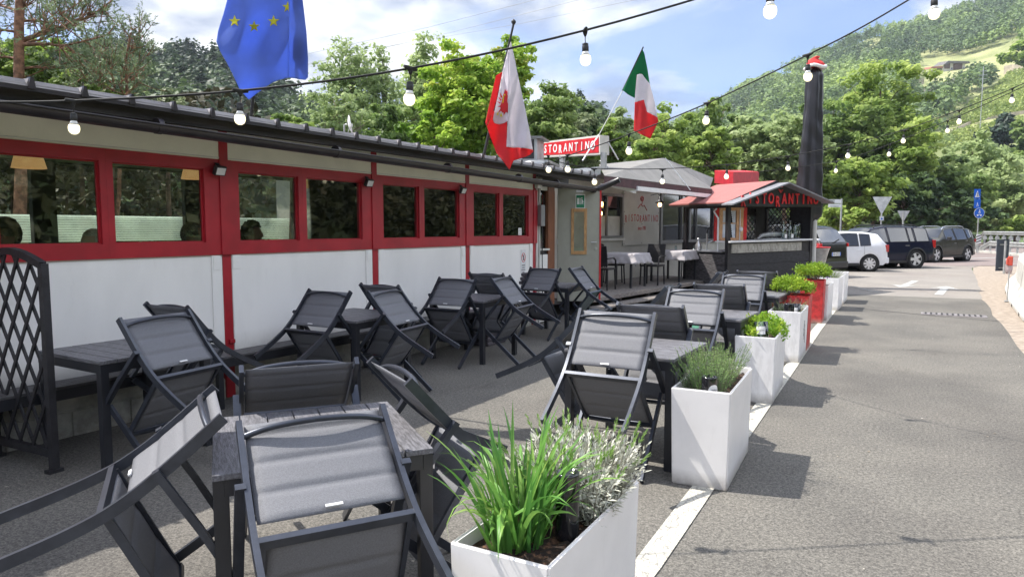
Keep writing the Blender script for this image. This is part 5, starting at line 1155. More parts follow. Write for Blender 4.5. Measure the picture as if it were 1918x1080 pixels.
# ================================================================== PLANTERS
def planter(name, label, fr, az, w, l, h, m, grp='planters along the white line', flare=.012, soil=True):
    """fr = front right corner on the ground, az = direction of the long side"""
    a = R(az); f = Vector((math.sin(a), math.cos(a), 0)); s_ = Vector((f.y, -f.x, 0))
    c = Vector((fr[0], fr[1], 0)) - s_*w/2 + f*l/2
    t = thing(name, label, 'planter', tuple(c), (0, 0, -a), grp)
    bm = bmesh.new(); bmesh.ops.create_cube(bm, size=1)
    for v in bm.verts:
        k = flare if v.co.z < 0 else 0; v.co = Vector((v.co.x*(w-2*k), v.co.y*(l-2*k), (v.co.z+.5)*h))
    top = [f_ for f_ in bm.faces if f_.normal.z > .9][0]
    r_ = bmesh.ops.inset_region(bm, faces=[top], thickness=.020, depth=0)
    ex = bmesh.ops.extrude_face_region(bm, geom=[top]); vs = [g_ for g_ in ex['geom'] if isinstance(g_, bmesh.types.BMVert)]; bmesh.ops.translate(bm, verts=vs, vec=(0, 0, -.09)); bmesh.ops.delete(bm, geom=[top], context='FACES') if top.is_valid else None
    eds = [e_ for e_ in bm.edges if e_.is_manifold and e_.calc_face_angle(0) > .6]
    bmesh.ops.bevel(bm, geom=eds, offset=.007, segments=2, affect='EDGES')
    MB().frombm(bm, False).build('box', m, t)
    b = MB(); n = 16; V = []; F = []
    for i in range(n+1):
        for j in range(n+1): V.append(((-.5+i/n)*(w-.042), (-.5+j/n)*(l-.042), h-.055+.012*math.sin(i*1.7)*math.sin(j*2.3)+.010*random.random()))
    for i in range(n):
        for j in range(n): a_ = i*(n+1)+j; F.append((a_, a_+n+1, a_+n+2, a_+1))
    b.add(V, F, True); b.build('soil', 'soil', t); return t
pl1 = planter('white_planter', 'nearest white planter at the bottom edge, holding long green leaves and silvery lavender', (-.90, 1.70), -2, .345, .80, .60, 'planter_white')
pl2 = planter('white_planter', 'white planter with rosemary and a black jar, second from the camera', (-.97, 4.11), -4, .355, .86, .605, 'planter_white')
pl3 = planter('white_planter', 'white planter with leafy mint and a tilted clear jar', (-1.14, 6.42), -4, .35, .88, .605, 'planter_shade_streak')
pl4 = planter('white_planter', 'white planter with lavender and two dark jars, a carved star on its side', (-1.25, 8.58), -3, .37, .86, .605, 'planter_shade_streak')
pl5 = planter('red_planter', 'narrow red planter with a bright boxwood ball behind the lavender planter', (-1.30, 9.50), -2, .45, .42, .71, 'planter_red')
pl6 = planter('red_planter', 'tall red planter with the second boxwood ball', (-1.48, 12.40), -2, .36, .40, .72, 'planter_red')
pl7 = planter('white_planter', 'white planter directly behind the tall red planter', (-1.46, 12.86), -1, .36, .88, .605, 'planter_shade_streak')
pl8 = planter('white_planter', 'white planter with a small rosemary bush near the bar table', (-1.46, 14.5), -1, .36, .86, .63, 'planter_shade_streak')
pl9 = planter('white_planter', 'last white planter of the row before the parked cars', (-1.50, 15.95), -1, .36, .9, .63, 'planter_shade_streak')
b = MB(); b.tube([(.186, .05, .18), (.186, -.02, .42), (.186, .0, .46)], .0025, 5)
for a in range(7): 
    r0_ = .10; b.tube([(.186, -.02, .33), (.186, -.02+r0_*math.cos(a*.9), .33+r0_*math.sin(a*.9))], .0022, 4)
b.build('carved_star', 'alu_grey', pl4)

# ---- plant material
L_rose = leafmat('leaf_rosemary', [(0.06, 0.14, 0.045), (0.15, 0.28, 0.08), (0.30, 0.42, 0.14)], .25, shade_scale=4)
L_lav = leafmat('leaf_lavender', [(0.30, 0.33, 0.23), (0.48, 0.49, 0.40), (0.60, 0.60, 0.52)], .15, shade_scale=4)
L_lavg = leafmat('leaf_lavender_tip', [(0.18, 0.32, 0.08), (0.30, 0.44, 0.13)], .3, shade_scale=4)
L_long = leafmat('leaf_long', [(0.045, 0.14, 0.035), (0.09, 0.24, 0.045), (0.17, 0.35, 0.07), (0.30, 0.42, 0.10)], .35, .4, shade_scale=3)
L_mint = leafmat('leaf_mint', [(0.12, 0.26, 0.03), (0.24, 0.42, 0.04), (0.42, 0.52, 0.06)], .35, shade_scale=3)
L_box = leafmat('leaf_box', [(0.10, 0.20, 0.02), (0.24, 0.38, 0.035), (0.42, 0.54, 0.06)], .35, shade_scale=4)
L_box2 = leafmat('leaf_box_dark', [(0.03, 0.09, 0.02), (0.10, 0.22, 0.03), (0.24, 0.38, 0.05)], .3, shade_scale=4)
M['flower'] = mat('flower', (0.16, 0.05, 0.30), .7, var=.4, scale=30)
def needles(stems, per, ln, wd_, rng, ang=.75, tipgrow=0.0):
    """narrow leaves set all round each stem; stems = list of point lists"""
    V = []; F = []; T = []
    for P in stems:
        P = [Vector(p) for p in P]; n = len(P)-1; tn = rng.random()*.35
        for k in range(per):
            f_ = (k+rng.random())/per; s = f_*n; i = min(n-1, int(s)); p = P[i].lerp(P[i+1], s-i); d = (P[i+1]-P[i]).normalized()
            o_ = d.orthogonal().normalized(); a = rng.random()*6.283; o_ = (Matrix.Rotation(a, 3, d) @ o_)
            g = ang*(1-.55*f_**2); dv = (d*math.cos(g)+o_*math.sin(g)).normalized(); sd = dv.cross(o_).normalized()
            L_ = ln*(.7+.5*rng.random())*(1-.35*f_+tipgrow*f_); w_ = wd_*(.8+.4*rng.random())
            a0 = p; a1 = p+dv*L_*.5+sd*w_/2; a2 = p+dv*L_+Vector((0, 0, -.12*L_)); a3 = p+dv*L_*.5-sd*w_/2
            m_ = len(V); V += [a0, a1, a2, a3]; F.append((m_, m_+1, m_+2, m_+3)); T.append(min(1, tn+.25*rng.random()+.45*f_))
    return V, F, T
def stems_in(t, x0, x1, y0, y1, z, n, h, lean, rng, segs=4):
    out_ = []
    for k in range(n):
        x, y = x0+(x1-x0)*rng.random(), y0+(y1-y0)*rng.random(); hh = h*(.6+.5*rng.random())
        cx_, cy_ = (x-(x0+x1)/2)/(abs(x1-x0)/2+.01), (y-(y0+y1)/2)/(abs(y1-y0)/2+.01)
        lx, ly = lean*(cx_*.9+rng.normal()*.35), lean*(cy_*.9+rng.normal()*.35)
        out_.append([(x+lx*f_**1.3, y+ly*f_**1.3, z+hh*f_*(1-.12*f_*min(1, abs(lx)+abs(ly)))) for f_ in np.linspace(0, 1, segs+1)])
    return out_
def herb(label, name, t, rect, z, n, h, lean, per, ln, w_, m, rng, ang=.75, stemr=.0018, stemm='bark_grey', grp='herbs in the planters', cat='plant', tip=0.0):
    r = thing(name, label, cat, t.location, t.rotation_euler, grp)
    S = stems_in(r, *rect, z, n, h, lean, rng); V, F, T = needles(S, per, ln, w_, rng, ang, tip)
    np_mesh('foliage', np.array([tuple(v) for v in V]), np.array(F), m, r, np.array(T))
    b = MB()
    for s_ in S: b.tube(s_, [stemr, stemr, stemr*.8, stemr*.6, stemr*.4], 4, cap=False)
    b.build('stems', stemm, r); return r, S
rng = np.random.default_rng(11)
# long strap leaves (planter 1, front)
r = thing('strap_leaf_plant', 'clump of long bright green strap leaves in the nearest planter', 'plant', pl1.location, pl1.rotation_euler, 'herbs in the planters')
V = []; F = []; T = []
for k in range(135):
    a = rng.random()*6.283; rad = .105*math.sqrt(rng.random()); x, y = -.045+.85*rad*math.cos(a), -.20+1.0*rad*math.sin(a)
    th = a+rng.normal()*.6; L_ = .20+.26*rng.random()**.8; ln_ = .05+.40*rng.random()**1.9 + (.6 if rng.random() < .10 else 0); w_ = .0052+.0046*rng.random(); n = 9; tn = rng.random()
    if k == 0: th, L_, ln_, w_ = math.pi*1.02, .38, 1.25, .012
    if k == 1: th, L_, ln_, w_ = .1, .36, 1.05, .010
    if k == 2: th, L_, ln_, w_ = 2.6, .40, .9, .010
    dx_, dy_ = math.cos(th), math.sin(th); px, py, pz = x, y, .545; el = 1.47-.40*rng.random(); m0 = len(V)
    for i in range(n+1):
        f_ = i/n; ww = w_*(1-.15*f_)*(1 if f_ < .75 else max(.04, (1-f_)/.25)); tw = .5*math.sin(3*f_+k)
        sx, sy = -dy_, dx_; up_ = Vector((-dx_*math.sin(el), -dy_*math.sin(el), math.cos(el)))
        sd = Vector((sx, sy, 0))*math.cos(tw)+up_*math.sin(tw)
        c_ = Vector((px, py, pz)); V += [c_-sd*ww, c_-up_*ww*.35, c_+sd*ww]
        st_ = L_/n; px += dx_*math.cos(el)*st_; py += dy_*math.cos(el)*st_; pz += math.sin(el)*st_; el -= ln_*1.3*(f_+.25)**1.5*.42*1.6
    for i in range(n):
        q = m0+3*i; F += [(q, q+1, q+4, q+3), (q+1, q+2, q+5, q+4)]; T += [.1+.6*tn+.2*(i/n)]*2
np_mesh('foliage', np.array([tuple(v) for v in V]), np.array(F), L_long, r, np.array(T), True)
# silvery lavender (planter 1, rear)
r, S = herb('silvery lavender bush with fresh green tips at the rear of the nearest planter', 'lavender_bush', pl1, (-.14, .14, .02, .35), .54, 330, .235, .09, 34, .044, .0078, L_lav, rng, 1.05, .0022)
S2 = [[(Vector(s[-1])+(Vector(s[-1])-Vector(s[-2]))*f_*.9) for f_ in (0, .35, .7, 1.0)] for k, s in enumerate(S) if k % 7 < 2]
V, F, T = needles(S2, 18, .030, .0052, rng, .40); np_mesh('fresh_tips', np.array([tuple(v) for v in V]), np.array(F), L_lavg, r, np.array(T))
# rosemary
r, S = herb('rosemary bush in the planter second from the camera', 'rosemary_bush', pl2, (-.13, .11, -.30, .28), .54, 300, .25, .09, 44, .022, .0042, L_rose, rng, .85, .0016)
# mint
def leafy(label, name, t, c, rad, n, size, m, rng, grp='herbs in the planters', flat=1.0, shell=.55, z0=.56, aspect=1.7):
    r = thing(name, label, 'plant', t.location, t.rotation_euler, grp)
    nc = max(10, n//26); D = rng.normal(size=(nc, 3)); D /= np.linalg.norm(D, axis=1, keepdims=True); D[:, 2] = np.abs(D[:, 2])*1.0-.15; rr_ = shell+(1-shell)*rng.random(nc)**.5
    rr_ *= 1+.14*np.sin(D[:, 0]*6+D[:, 1]*5)+.06*rng.normal(size=nc)
    C = np.array(c)+D*np.array(rad)*rr_[:, None]; idx = rng.integers(0, nc, n); P = C[idx]+rng.normal(size=(n, 3))*size*1.25
    dd = P-np.array(c)+np.array([0, 0, .1]); dd /= np.linalg.norm(dd, axis=1, keepdims=True)+1e-6
    V, F = leaf_quads(P, size, rng, aspect, .3, dd, .8); tt = np.clip(.25*rng.random(n)+.55*rng.random(nc)[idx]+.2*(P[:, 2]-c[2])/rad[2], 0, 1)
    np_mesh('foliage', V, F, m, r, tt)
    b = MB()
    for k in range(16):
        q = C[rng.integers(0, nc)]; b.tube([(c[0]+rng.normal()*.04, c[1]+rng.normal()*.05, z0-.03), tuple((q+np.array(c))/2), tuple(q)], [.004, .003, .002], 5, cap=False)
    b.build('stems', 'bark', r); return r
leafy('bright green leafy mint spilling over its white planter', 'mint_plant', pl3, (0, 0, .60), (.21, .40, .18), 2100, .020, L_mint, rng)
r, S = herb('low green lavender with dark flower spikes in the planter with the carved star', 'lavender_bush', pl4, (-.13, .13, -.30, .30), .54, 110, .15, .11, 22, .020, .003, L_rose, rng, .8, .0015)
S3 = [[tuple(Vector(s[-1])+Vector((0, 0, .055*f_))) for f_ in (0, .3, .7, 1)] for s in S[::3]]; V, F, T = needles(S3, 14, .007, .005, rng, .9); np_mesh('flower_spikes', np.array([tuple(v) for v in V]), np.array(F), mat('dry_flower', (0.17, 0.10, 0.13), .8, var=.5, scale=40), r)
leafy('yellow green boxwood ball on the narrow red planter', 'boxwood_ball', pl5, (0, -.02, .80), (.27, .27, .15), 3200, .019, L_box, rng, 'boxwood balls', z0=.66, aspect=1.5)
leafy('darker green boxwood ball on the tall red planter', 'boxwood_ball', pl6, (0, 0, .82), (.28, .28, .17), 3000, .021, L_box, rng, 'boxwood balls', z0=.66, aspect=1.5)
leafy('dark green low bush behind the tall boxwood ball', 'boxwood_ball', pl7, (-.10, .0, .78), (.24, .30, .19), 2200, .022, L_box2, rng, 'boxwood balls', z0=.58, aspect=1.5)
herb('small grey green rosemary in the planter near the bar table', 'rosemary_bush', pl8, (-.10, .10, -.30, .30), .57, 110, .19, .12, 26, .022, .0036, L_rose, rng, .7, .0018)
t_ = thing('pansy', 'tiny purple flowers at the front of the planter near the bar table', 'flower', pl8.location, pl8.rotation_euler)
V, F = leaf_quads(np.array([[-.02, -.38, .63]])+rng.normal(size=(40, 3))*np.array([.035, .02, .012]), .02, rng, 1.0, .3); np_mesh('petals', V, F, 'flower', t_)
# jars standing in the planters
def jar(lb, t, x, y, z, r_, h_, m, lab=True, tilt=0, cat='jar', labx=-1):
    q = thing('glass_jar', lb, cat, tuple(wm(t) @ Vector((x, y, z))), (R(tilt), R(tilt*.6), t.rotation_euler.z), 'jars and lanterns in the planters')
    b = MB(); b.lathe([(r_*.95, 0), (r_, .008), (r_, h_-.008), (r_*.96, h_), (r_*.88, h_), (r_*.86, h_-.012), (.004, h_-.014)] if m != 'glass_clear' else [(r_*.95, 0), (r_, .008), (r_, h_), (r_*.93, h_), (r_*.93, .02), (.004, .018)], 28); b.build('glass_body', m, q)
    if lab:
        b = MB(); n = 10; a0, a1 = lab; zz0, zz1 = h_*.28, h_*.72; V = []; F = []
        for i in range(n+1):
            a = a0+(a1-a0)*i/n
            k_ = math.sqrt(max(0, 1-(2*i/n-1)**2)) if m != 'glass_clear' else 1
            zc_ = (zz0+zz1)/2; hh = (zz1-zz0)/2*max(.15, k_); V += [((r_+.0012)*math.cos(a), (r_+.0012)*math.sin(a), zc_-hh), ((r_+.0012)*math.cos(a), (r_+.0012)*math.sin(a), zc_+hh)]
        for i in range(n): F.append((2*i, 2*i+2, 2*i+3, 2*i+1))
        b.add(V, F); lo_ = b.build('label_sheet', 'white', q)
        am = (a0+a1)/2
        text_mesh('lettering', 'SVEVI' if m != 'glass_clear' else 'KASSONI', .020, 'black_plastic', lo_, frame_mt(((r_+.004)*math.cos(am), (r_+.004)*math.sin(am), (zz0+zz1)/2), (-math.sin(am), math.cos(am), 0)), .0003, .8)
    return q
jp_ = wm(pl1).inverted() @ cw((1066-959)/FPX*2.22, 2.22, .5); jar('tall glossy black jar among the strap leaves of the nearest planter', pl1, jp_.x, jp_.y, .55, .040, .225, 'black_gloss', False)
jar('glossy black jar with a pale round label in the rosemary planter', pl2, .035, -.34, .52, .048, .155, 'black_gloss', (-1.5, -.1))
jar('clear glass jar with a white label tilted in the mint', pl3, .05, -.37, .575, .060, .16, 'glass_clear', (-2.2, -.9), tilt=-8)
jar('left black jar of the two in the carved planter', pl4, .03, -.34, .54, .045, .15, 'black_gloss', False)
jar('right grey jar with a small label in the carved planter', pl4, .12, -.33, .54, .045, .15, 'glass_clear', (-2.0, -1.2))
# ================================================================== FLAGS
CR = Vector((math.cos(YAW), math.sin(YAW), 0))      # to the right, level
def flag_mat(name, col, trans=.5):
    m = mat(name, col, .75, var=.05, scale=3, trans=trans); return m
M['flag_blue'] = flag_mat('flag_blue', (0.20, 0.31, 0.75), .6); M['flag_yellow'] = flag_mat('flag_yellow', (0.85, 0.80, 0.06), .5)
M['flag_red'] = flag_mat('flag_red', (0.80, 0.05, 0.06), .5); M['flag_white'] = flag_mat('flag_white', (0.78, 0.74, 0.78), .45); M['flag_green'] = flag_mat('flag_green', (0.005, 0.22, 0.08), .5)
def patch(name, poly, D, off, m, parent, fold, step=4.0):
    """cloth piece: outline in photo pixels at depth D(u,v), cut into a fine grid, folded and given thickness"""
    bm = bmesh.new(); vs = [bm.verts.new((u, v, 0)) for u, v in poly]; bm.faces.new(vs)
    us = [p[0] for p in poly]; vv = [p[1] for p in poly]
    for a, lo, hi in ((0, min(us), max(us)), (1, min(vv), max(vv))):
        k = lo+step
        while k < hi:
            co = [0, 0, 0]; co[a] = k; no = [0, 0, 0]; no[a] = 1
            bmesh.ops.bisect_plane(bm, geom=bm.verts[:]+bm.edges[:]+bm.faces[:], plane_co=co, plane_no=no); k += step
    for v in bm.verts:
        u_, v_ = v.co.x, v.co.y; v.co = atd(u_, v_, D(u_, v_)+off+fold(u_, v_))
    b = MB().frombm(bm, True); o = b.build(name, m, parent, world=True)
    s = o.modifiers.new('t', 'SOLIDIFY'); s.thickness = .0015; return o
def star(cx, cy, r, n=5, k=.4, a0=0): return [(cx+(r if i % 2 == 0 else r*k)*math.sin(a0+math.pi*i/n), cy-(r if i % 2 == 0 else r*k)*math.cos(a0+math.pi*i/n)) for i in range(2*n)]
# blue flag with yellow stars
base = Vector((-5.12, 4.09, 2.50))
fl_ = thing('flag', 'large blue flag with yellow stars above the roof edge', 'flag', tuple(base))
top_ = atd(520, -260, 5.5); b = MB(); b.tube([base, base.lerp(top_, .5), top_], [.014, .012, .010], 10); b.lathe([(.02, 0), (.025, .02), (.01, .045)], 10, tuple(top_)); b.build('pole', 'black_plastic', fl_, world=True)
Db = lambda u, v: 5.62 + .0009*(v) - .0
fb = lambda u, v: .030*math.sin((u-400)/13.0+v/90) + .016*math.sin((u+v)/17.0) + .012*math.sin(v/21.0-u/31.0)
outl = [(445, -200), (436, -60), (427, -5), (418, 28), (409, 56), (405, 78), (413, 98), (425, 118), (437, 142), (449, 168), (466, 187), (482, 175), (498, 163), (512, 154), (526, 149), (541, 146), (541, 100), (541, 30), (542, -200)]
patch('cloth', outl, Db, 0, 'flag_blue', fl_, fb)
fs = lambda u, v: fb(541, v) + .05*math.sin((u-541)/22.0)
patch('folded_edge', [(541, -200), (541, 30), (541, 100), (541, 146), (552, 147), (562, 149), (572, 150), (577, 145), (577, 110), (574, 60), (567, 0), (560, -200)], Db, .0, 'flag_blue', fl_, fs)
patch('folded_layer', [(543, -200), (543, 40), (545, 105), (560, 125), (570, 140), (575, 143), (575, 110), (572, 60), (565, 0), (558, -200)], Db, .03, 'flag_blue', fl_, fs)
patch('folded_layer', [(543, -200), (543, 40), (545, 105), (556, 122), (568, 110), (571, 60), (565, 0), (558, -200)], Db, .05, 'flag_blue', fl_, fs)
for k in range(12):
    a = k*math.pi/6; cx_, cy_ = 476+73*math.sin(a), -23-73*math.cos(a); 
    if cx_ > 546 or cx_ < 428: continue
    b = [(p[0], p[1]) for p in star(cx_, cy_, 11.5)]
    patch('star', [(min(541, p[0]), p[1]) for p in b], Db, -.004, 'flag_yellow', fl_, fb, 3)
M_hem = M['flag_blue']
# red and white flag with eagle
base = Vector((-5.14, 7.80, 2.52)); top_ = atd(962, 45, 9.2)
fl_ = thing('flag', 'red and white flag with a red eagle on a black pole', 'flag', tuple(base))
b = MB(); b.tube([base, top_], [.020, .014], 10); b.lathe([(.014, -.01), (.03, .015), (.03, .035), (.006, .06)], 12, tuple(top_)); b.build('pole', 'black_plastic', fl_, world=True)
Dt = lambda u, v: 9.05 + .0006*(v-100)
ft = lambda u, v: (.035*math.sin((u-905)/6.0+v/70)+.02*math.sin((u*1.3+v)/23.0))*min(1, (v-70)/80)
patch('red_cloth', [(940, 135), (929, 142), (920, 180), (909, 229), (911, 236), (918, 222), (924, 209), (931, 185), (936, 160), (941, 137)], Dt, -.02, 'flag_red', fl_, ft)
patch('red_cloth', [(924, 209), (918, 224), (912, 237), (919, 258), (930, 287), (943, 303), (954, 318), (958, 309), (962, 301), (984, 294), (993, 290), (999, 284), (998, 279), (975, 277), (949, 274), (950, 226), (935, 205)], Dt, .0, 'flag_red', fl_, ft)
patch('white_cloth', [(957, 78), (952, 92), (947, 112), (941, 135), (934, 174), (927, 205), (923, 224), (926, 231), (935, 233.5), (944, 231), (951, 226.5), (952, 190), (955, 157), (953, 120)], Dt, -.015, 'flag_white', fl_, ft)
patch('white_cloth', [(957, 78), (953, 120), (955, 157), (952, 190), (951, 226), (948.5, 275), (960, 277), (975, 276), (990, 279), (998, 281), (993, 250), (985, 210), (972, 150), (962, 100)], Dt, -.05, 'flag_white', fl_, lambda u, v: ft(u, v)+.03*math.sin((u-950)/7.0))
for pl_ in ([(943, 176), (948, 170), (951, 180), (950, 190), (952, 196), (951, 212), (946, 208), (942, 212), (938, 207), (937, 198), (940, 190)], [(936, 172), (941, 182), (938, 184)], [(933, 181), (940, 187), (937, 189)], [(931, 190), (938, 192), (937, 195)], [(932, 200), (938, 197), (938, 201)], [(932, 212), (938, 203), (941, 206)], [(943, 217), (944, 207), (948, 209)], [(946, 167), (949, 172), (944, 175)], [(950, 169), (951, 176), (947, 175)]):
    patch('eagle', pl_, Dt, -.030, 'flag_red', fl_, ft, 3)
for pl_ in ([(942, 180), (944, 180), (943, 192), (941, 194)], [(930, 214), (934, 209), (933, 217)], [(936, 218), (939, 211), (941, 219)], [(944, 177), (947, 176), (946, 181)]): patch('eagle_trim', pl_, Dt, -.036, 'flag_yellow', fl_, ft, 3)
# green white red flag
fl_ = thing('flag', 'green white and red flag on a thin pole above the rooftop sign', 'flag', tuple(atd(1118, 262, 14.2)))
b = MB(); b.tube([atd(1117, 262, 14.2), atd(1166, 170, 14.1)], .008, 6); b.build('lower_pole', 'white', fl_, world=True)
b = MB(); b.tube([atd(1166, 170, 14.1), atd(1205, 88, 14.0)], .014, 8); b.build('pole', 'black_plastic', fl_, world=True)
Di = lambda u, v: 14.0 + .0008*(v-100)
fi = lambda u, v: (.04*math.sin((u-1165)/5.5+v/60))*min(1, max(0, (v-92)/60))
patch('green_cloth', [(1203, 92), (1190, 122), (1166, 169), (1176, 177), (1189, 184), (1191, 160), (1193, 140), (1198, 138.5), (1203, 139), (1210, 149), (1217, 157), (1213, 130), (1207, 100)], Di, 0, 'flag_green', fl_, fi)
patch('white_cloth', [(1193, 140), (1191, 160), (1189, 192), (1198, 189.5), (1206, 187), (1209, 199), (1212, 210), (1231.6, 220), (1226, 190), (1217, 157), (1210, 149), (1203, 139), (1198, 138.5)], Di, 0, 'flag_white', fl_, fi)
patch('red_cloth', [(1189, 192), (1187, 245), (1201, 252), (1218, 260), (1226, 243), (1233, 227), (1231.6, 220), (1212, 210), (1209, 199), (1206, 187), (1198, 189.5)], Di, 0, 'flag_red', fl_, fi)
patch('red_layer', [(1189, 194), (1188, 242), (1200, 238), (1213, 233), (1209, 205), (1206, 190)], Di, .03, 'flag_red', fl_, fi)

# ================================================================== CARS
def lerp_t(T, x):
    if x <= T[0][0]: return T[0][1]
    for (a, b_), (c_, d_) in zip(T[:-1], T[1:]):
        if x <= c_:
            f_ = (x-a)/(c_-a); return b_+(d_-b_)*f_
    return T[-1][1]
def car(label, name, loc, az, col, S, plate=None):
    """S: spec in metres; x forward from the rear axle"""
    t = thing(name, label, 'car', loc, (0, 0, math.pi/2-az), 'cars parked beyond the kiosk')
    paint = mat(name+'_paint', col, .18, metal=0, var=.02, coat=.12 if S.get('metallic') else .5, spec=.2); trim = M['black_plastic']
    x0, x1 = S['x']; wb = S['wb']; rw = S['rw']; ra = rw+.055; W = S['w']/2
    xs = sorted(set([round(x0+(x1-x0)*i/120, 4) for i in range(121)] + [round(xw+s_*ra*math.cos(a), 4) for xw in (0, wb) for s_ in (-1, 1) for a in (0.0, .12, .3)] + [e_ for w_ in S['win'] for e_ in w_]))
    def sect(x):
        top, belt, low = lerp_t(S['top'], x), lerp_t(S['belt'], x), lerp_t(S['low'], x); hw = W*lerp_t(S['plan'], x)
        zl = low
        for xw in (0, wb):
            if abs(x-xw) < ra: zl = max(zl, rw+math.sqrt(max(0, ra*ra-(x-xw)**2)))
        belt = min(belt, top-.012); gh = top-belt
        rwf = hw*.955-gh*.44
        low_z = min(zl, belt-.10)
        z1 = low_z+(belt-low_z)*.10; z2 = low_z+(belt-low_z)*.45; z3 = low_z+(belt-low_z)*.80
        wz = lambda z: hw*(1-.055*((z-.62)/.45)**2)
        te = min(.05, gh*.3)
        return [(wz(low_z)-.012, low_z), (wz(z1), z1), (wz(z2)+.004, z2), (wz(z3), z3), (min(wz(belt), hw*.975), belt), (rwf+.012, top-te*1.2), (rwf-.05, top-te*.28), (rwf*.55, top+.012*min(1, gh*4)), (0, top+.018*min(1, gh*4))]
    secs = [sect(x) for x in xs]; K = 17
    V = []
    for x, s_ in zip(xs, secs):
        for y, z in s_[:-1]: V.append((x, y, z))
        V.append((x, 0, s_[-1][1]))
        for y, z in reversed(s_[:-1]): V.append((x, -y, z))
    Fb, Fg = [], []
    glass_top = S['glass']
    for i in range(len(xs)-1):
        xm = (xs[i]+xs[i+1])/2
        for k in range(K-1):
            f_ = (i*K+k, i*K+k+1, (i+1)*K+k+1, (i+1)*K+k); kk = min(k, K-2-k)
            side = kk == 4 and any(a < xm < b_ for a, b_ in S['win']) and (lerp_t(S['top'], xm)-lerp_t(S['belt'], xm)) > .10
            topg = kk in (6, 7) and any(a < xm < b_ for a, b_ in glass_top)
            (Fg if side or topg else Fb).append(f_)
    b = MB(); b.add(V, Fb, True); b.add([V[k] for k in range(K)], [tuple(range(K))]); b.add([V[(len(xs)-1)*K+k] for k in range(K)], [tuple(range(K-1, -1, -1))])
    b.add([(x, y, z) for x, sct in zip(xs, secs) for y, z in ((sct[0][0], sct[0][1]), (-sct[0][0], sct[0][1]))], [(2*i, 2*i+1, 2*i+3, 2*i+2) for i in range(len(xs)-1)])
    body = b.build('body', paint, t)
    b = MB(); b.add(V, Fg, True)
    for i in range(len(b.v)): pass
    g = b.build('window', 'glass_dark', t)
    b = MB()   # window surrounds and sills
    for s_ in (-1, 1):
        for (a, b_) in S['win']:
            def P(x, top_):
                q = sect(x); j = 5 if top_ else 4; return (x, s_*(q[j][0]+.004), q[j][1])
            n = 6; b.tube([P(a+(b_-a)*i/n, False) for i in range(n+1)], .010, 5); b.tube([P(a+(b_-a)*i/n, True) for i in range(n+1)], .008, 5); b.tube([P(a, False), P(a, True)], .012, 5); b.tube([P(b_, False), P(b_, True)], .012, 5)
        q0 = sect(.45); b.sweep([(ra+.02, s_*(W*.985), .27), (wb-ra-.02, s_*(W*.985), .27)], .03, .09, (0, 1, 0))
    b.build('trim', trim, t)
    # door seams
    b = MB()
    for s_ in (-1, 1):
        for x in S['seams']:
            b.tube([(x, s_*(sect(x)[j][0]+.0015), sect(x)[j][1]) for j in (1, 2, 3, 4)], .004, 4)
    b.build('door_seam', 'rubber', t)
    for s_ in (-1, 1):
        for x in S['handles']: b = MB(); q = sect(x); b.rbox((x-.09, s_*(q[3][0]+.004)-.014, q[3][1]-.02), (x+.09, s_*(q[3][0]+.004)+.014, q[3][1]+.015), .008); b.build('handle', paint if not S.get('metallic') else 'alu_grey', t)
    # wheels
    for xw in (0, wb):
        for s_ in (-1, 1):
            yw = s_*(W-.115)
            wt_ = bpy.data.objects.new('wheel', None); COL.objects.link(wt_); wt_.parent = t; wt_.location = (xw, yw, rw); wt_.rotation_euler = (0, 0, 0 if s_ > 0 else math.pi)
            mt = Matrix.Rotation(R(-90), 4, 'X')
            b = MB(); ri = S['rim']; b.lathe([(ri, -.095), (rw-.03, -.105), (rw-.008, -.09), (rw, -.05), (rw, .05), (rw-.008, .09), (rw-.03, .105), (ri+.01, .10), (ri, .085)], 36, mt=mt); b.build('tyre', 'rubber', wt_)
            b = MB(); b.lathe([(ri-.02, .07), (ri+.004, .098), (ri+.006, .09), (ri-.012, .0)], 32, mt=mt, smooth=True); b.lathe([(.001, .10), (.045, .098), (.05, .08)], 16, mt=mt)
            ns = S['spokes']; wsp = S['spw']
            for k in range(ns):
                a = 2*math.pi*k/ns; m2 = mt @ Matrix.Rotation(a, 4, 'Z'); b.add([(.03, -wsp*.45, .06), (.03, wsp*.45, .06), (ri, wsp*.55, .07), (ri, -wsp*.55, .07), (.03, -wsp*.40, .094), (.03, wsp*.40, .094), (ri-.005, wsp*.5, .092), (ri-.005, -wsp*.5, .092)], [(0, 3, 2, 1), (4, 5, 6, 7), (0, 1, 5, 4), (1, 2, 6, 5), (2, 3, 7, 6), (3, 0, 4, 7)], False, m2)
            b.build('rim', S['rimm'], wt_)
            b = MB(); b.lathe([(ra+.03, -.35), (ra+.0, -.35), (ra+.0, .00), (ra+.01, .06)], 30, mt=mt); b.lathe([(.001, .03), (ri, .03), (ri, .02)], 20, mt=mt); b.build('wheel_well', 'rubber', wt_)
    if S.get('arch'):
        for xw in (0, wb):
            for s_ in (-1, 1):
                b = MB(); b.tube([(xw+(ra+.012)*math.cos(a), s_*(W*.985+.004), rw+(ra+.012)*math.sin(a)) for a in [math.pi*k/16 for k in range(-1, 18)]], .028, 6); b.build('arch_trim', trim, t)
    # bumpers, lights, plate, mirrors
    xr = x0; bm_ = paint if not S.get('arch') else trim
    b = MB(); b.rbox((x0-.025, -W*.86, .30), (x0+.22, W*.86, .52), .04); b.build('bumper', bm_, t)
    b = MB(); b.rbox((x1-.20, -W*.80, .25), (x1+.02, W*.80, .50), .04); b.build('bumper', bm_, t)
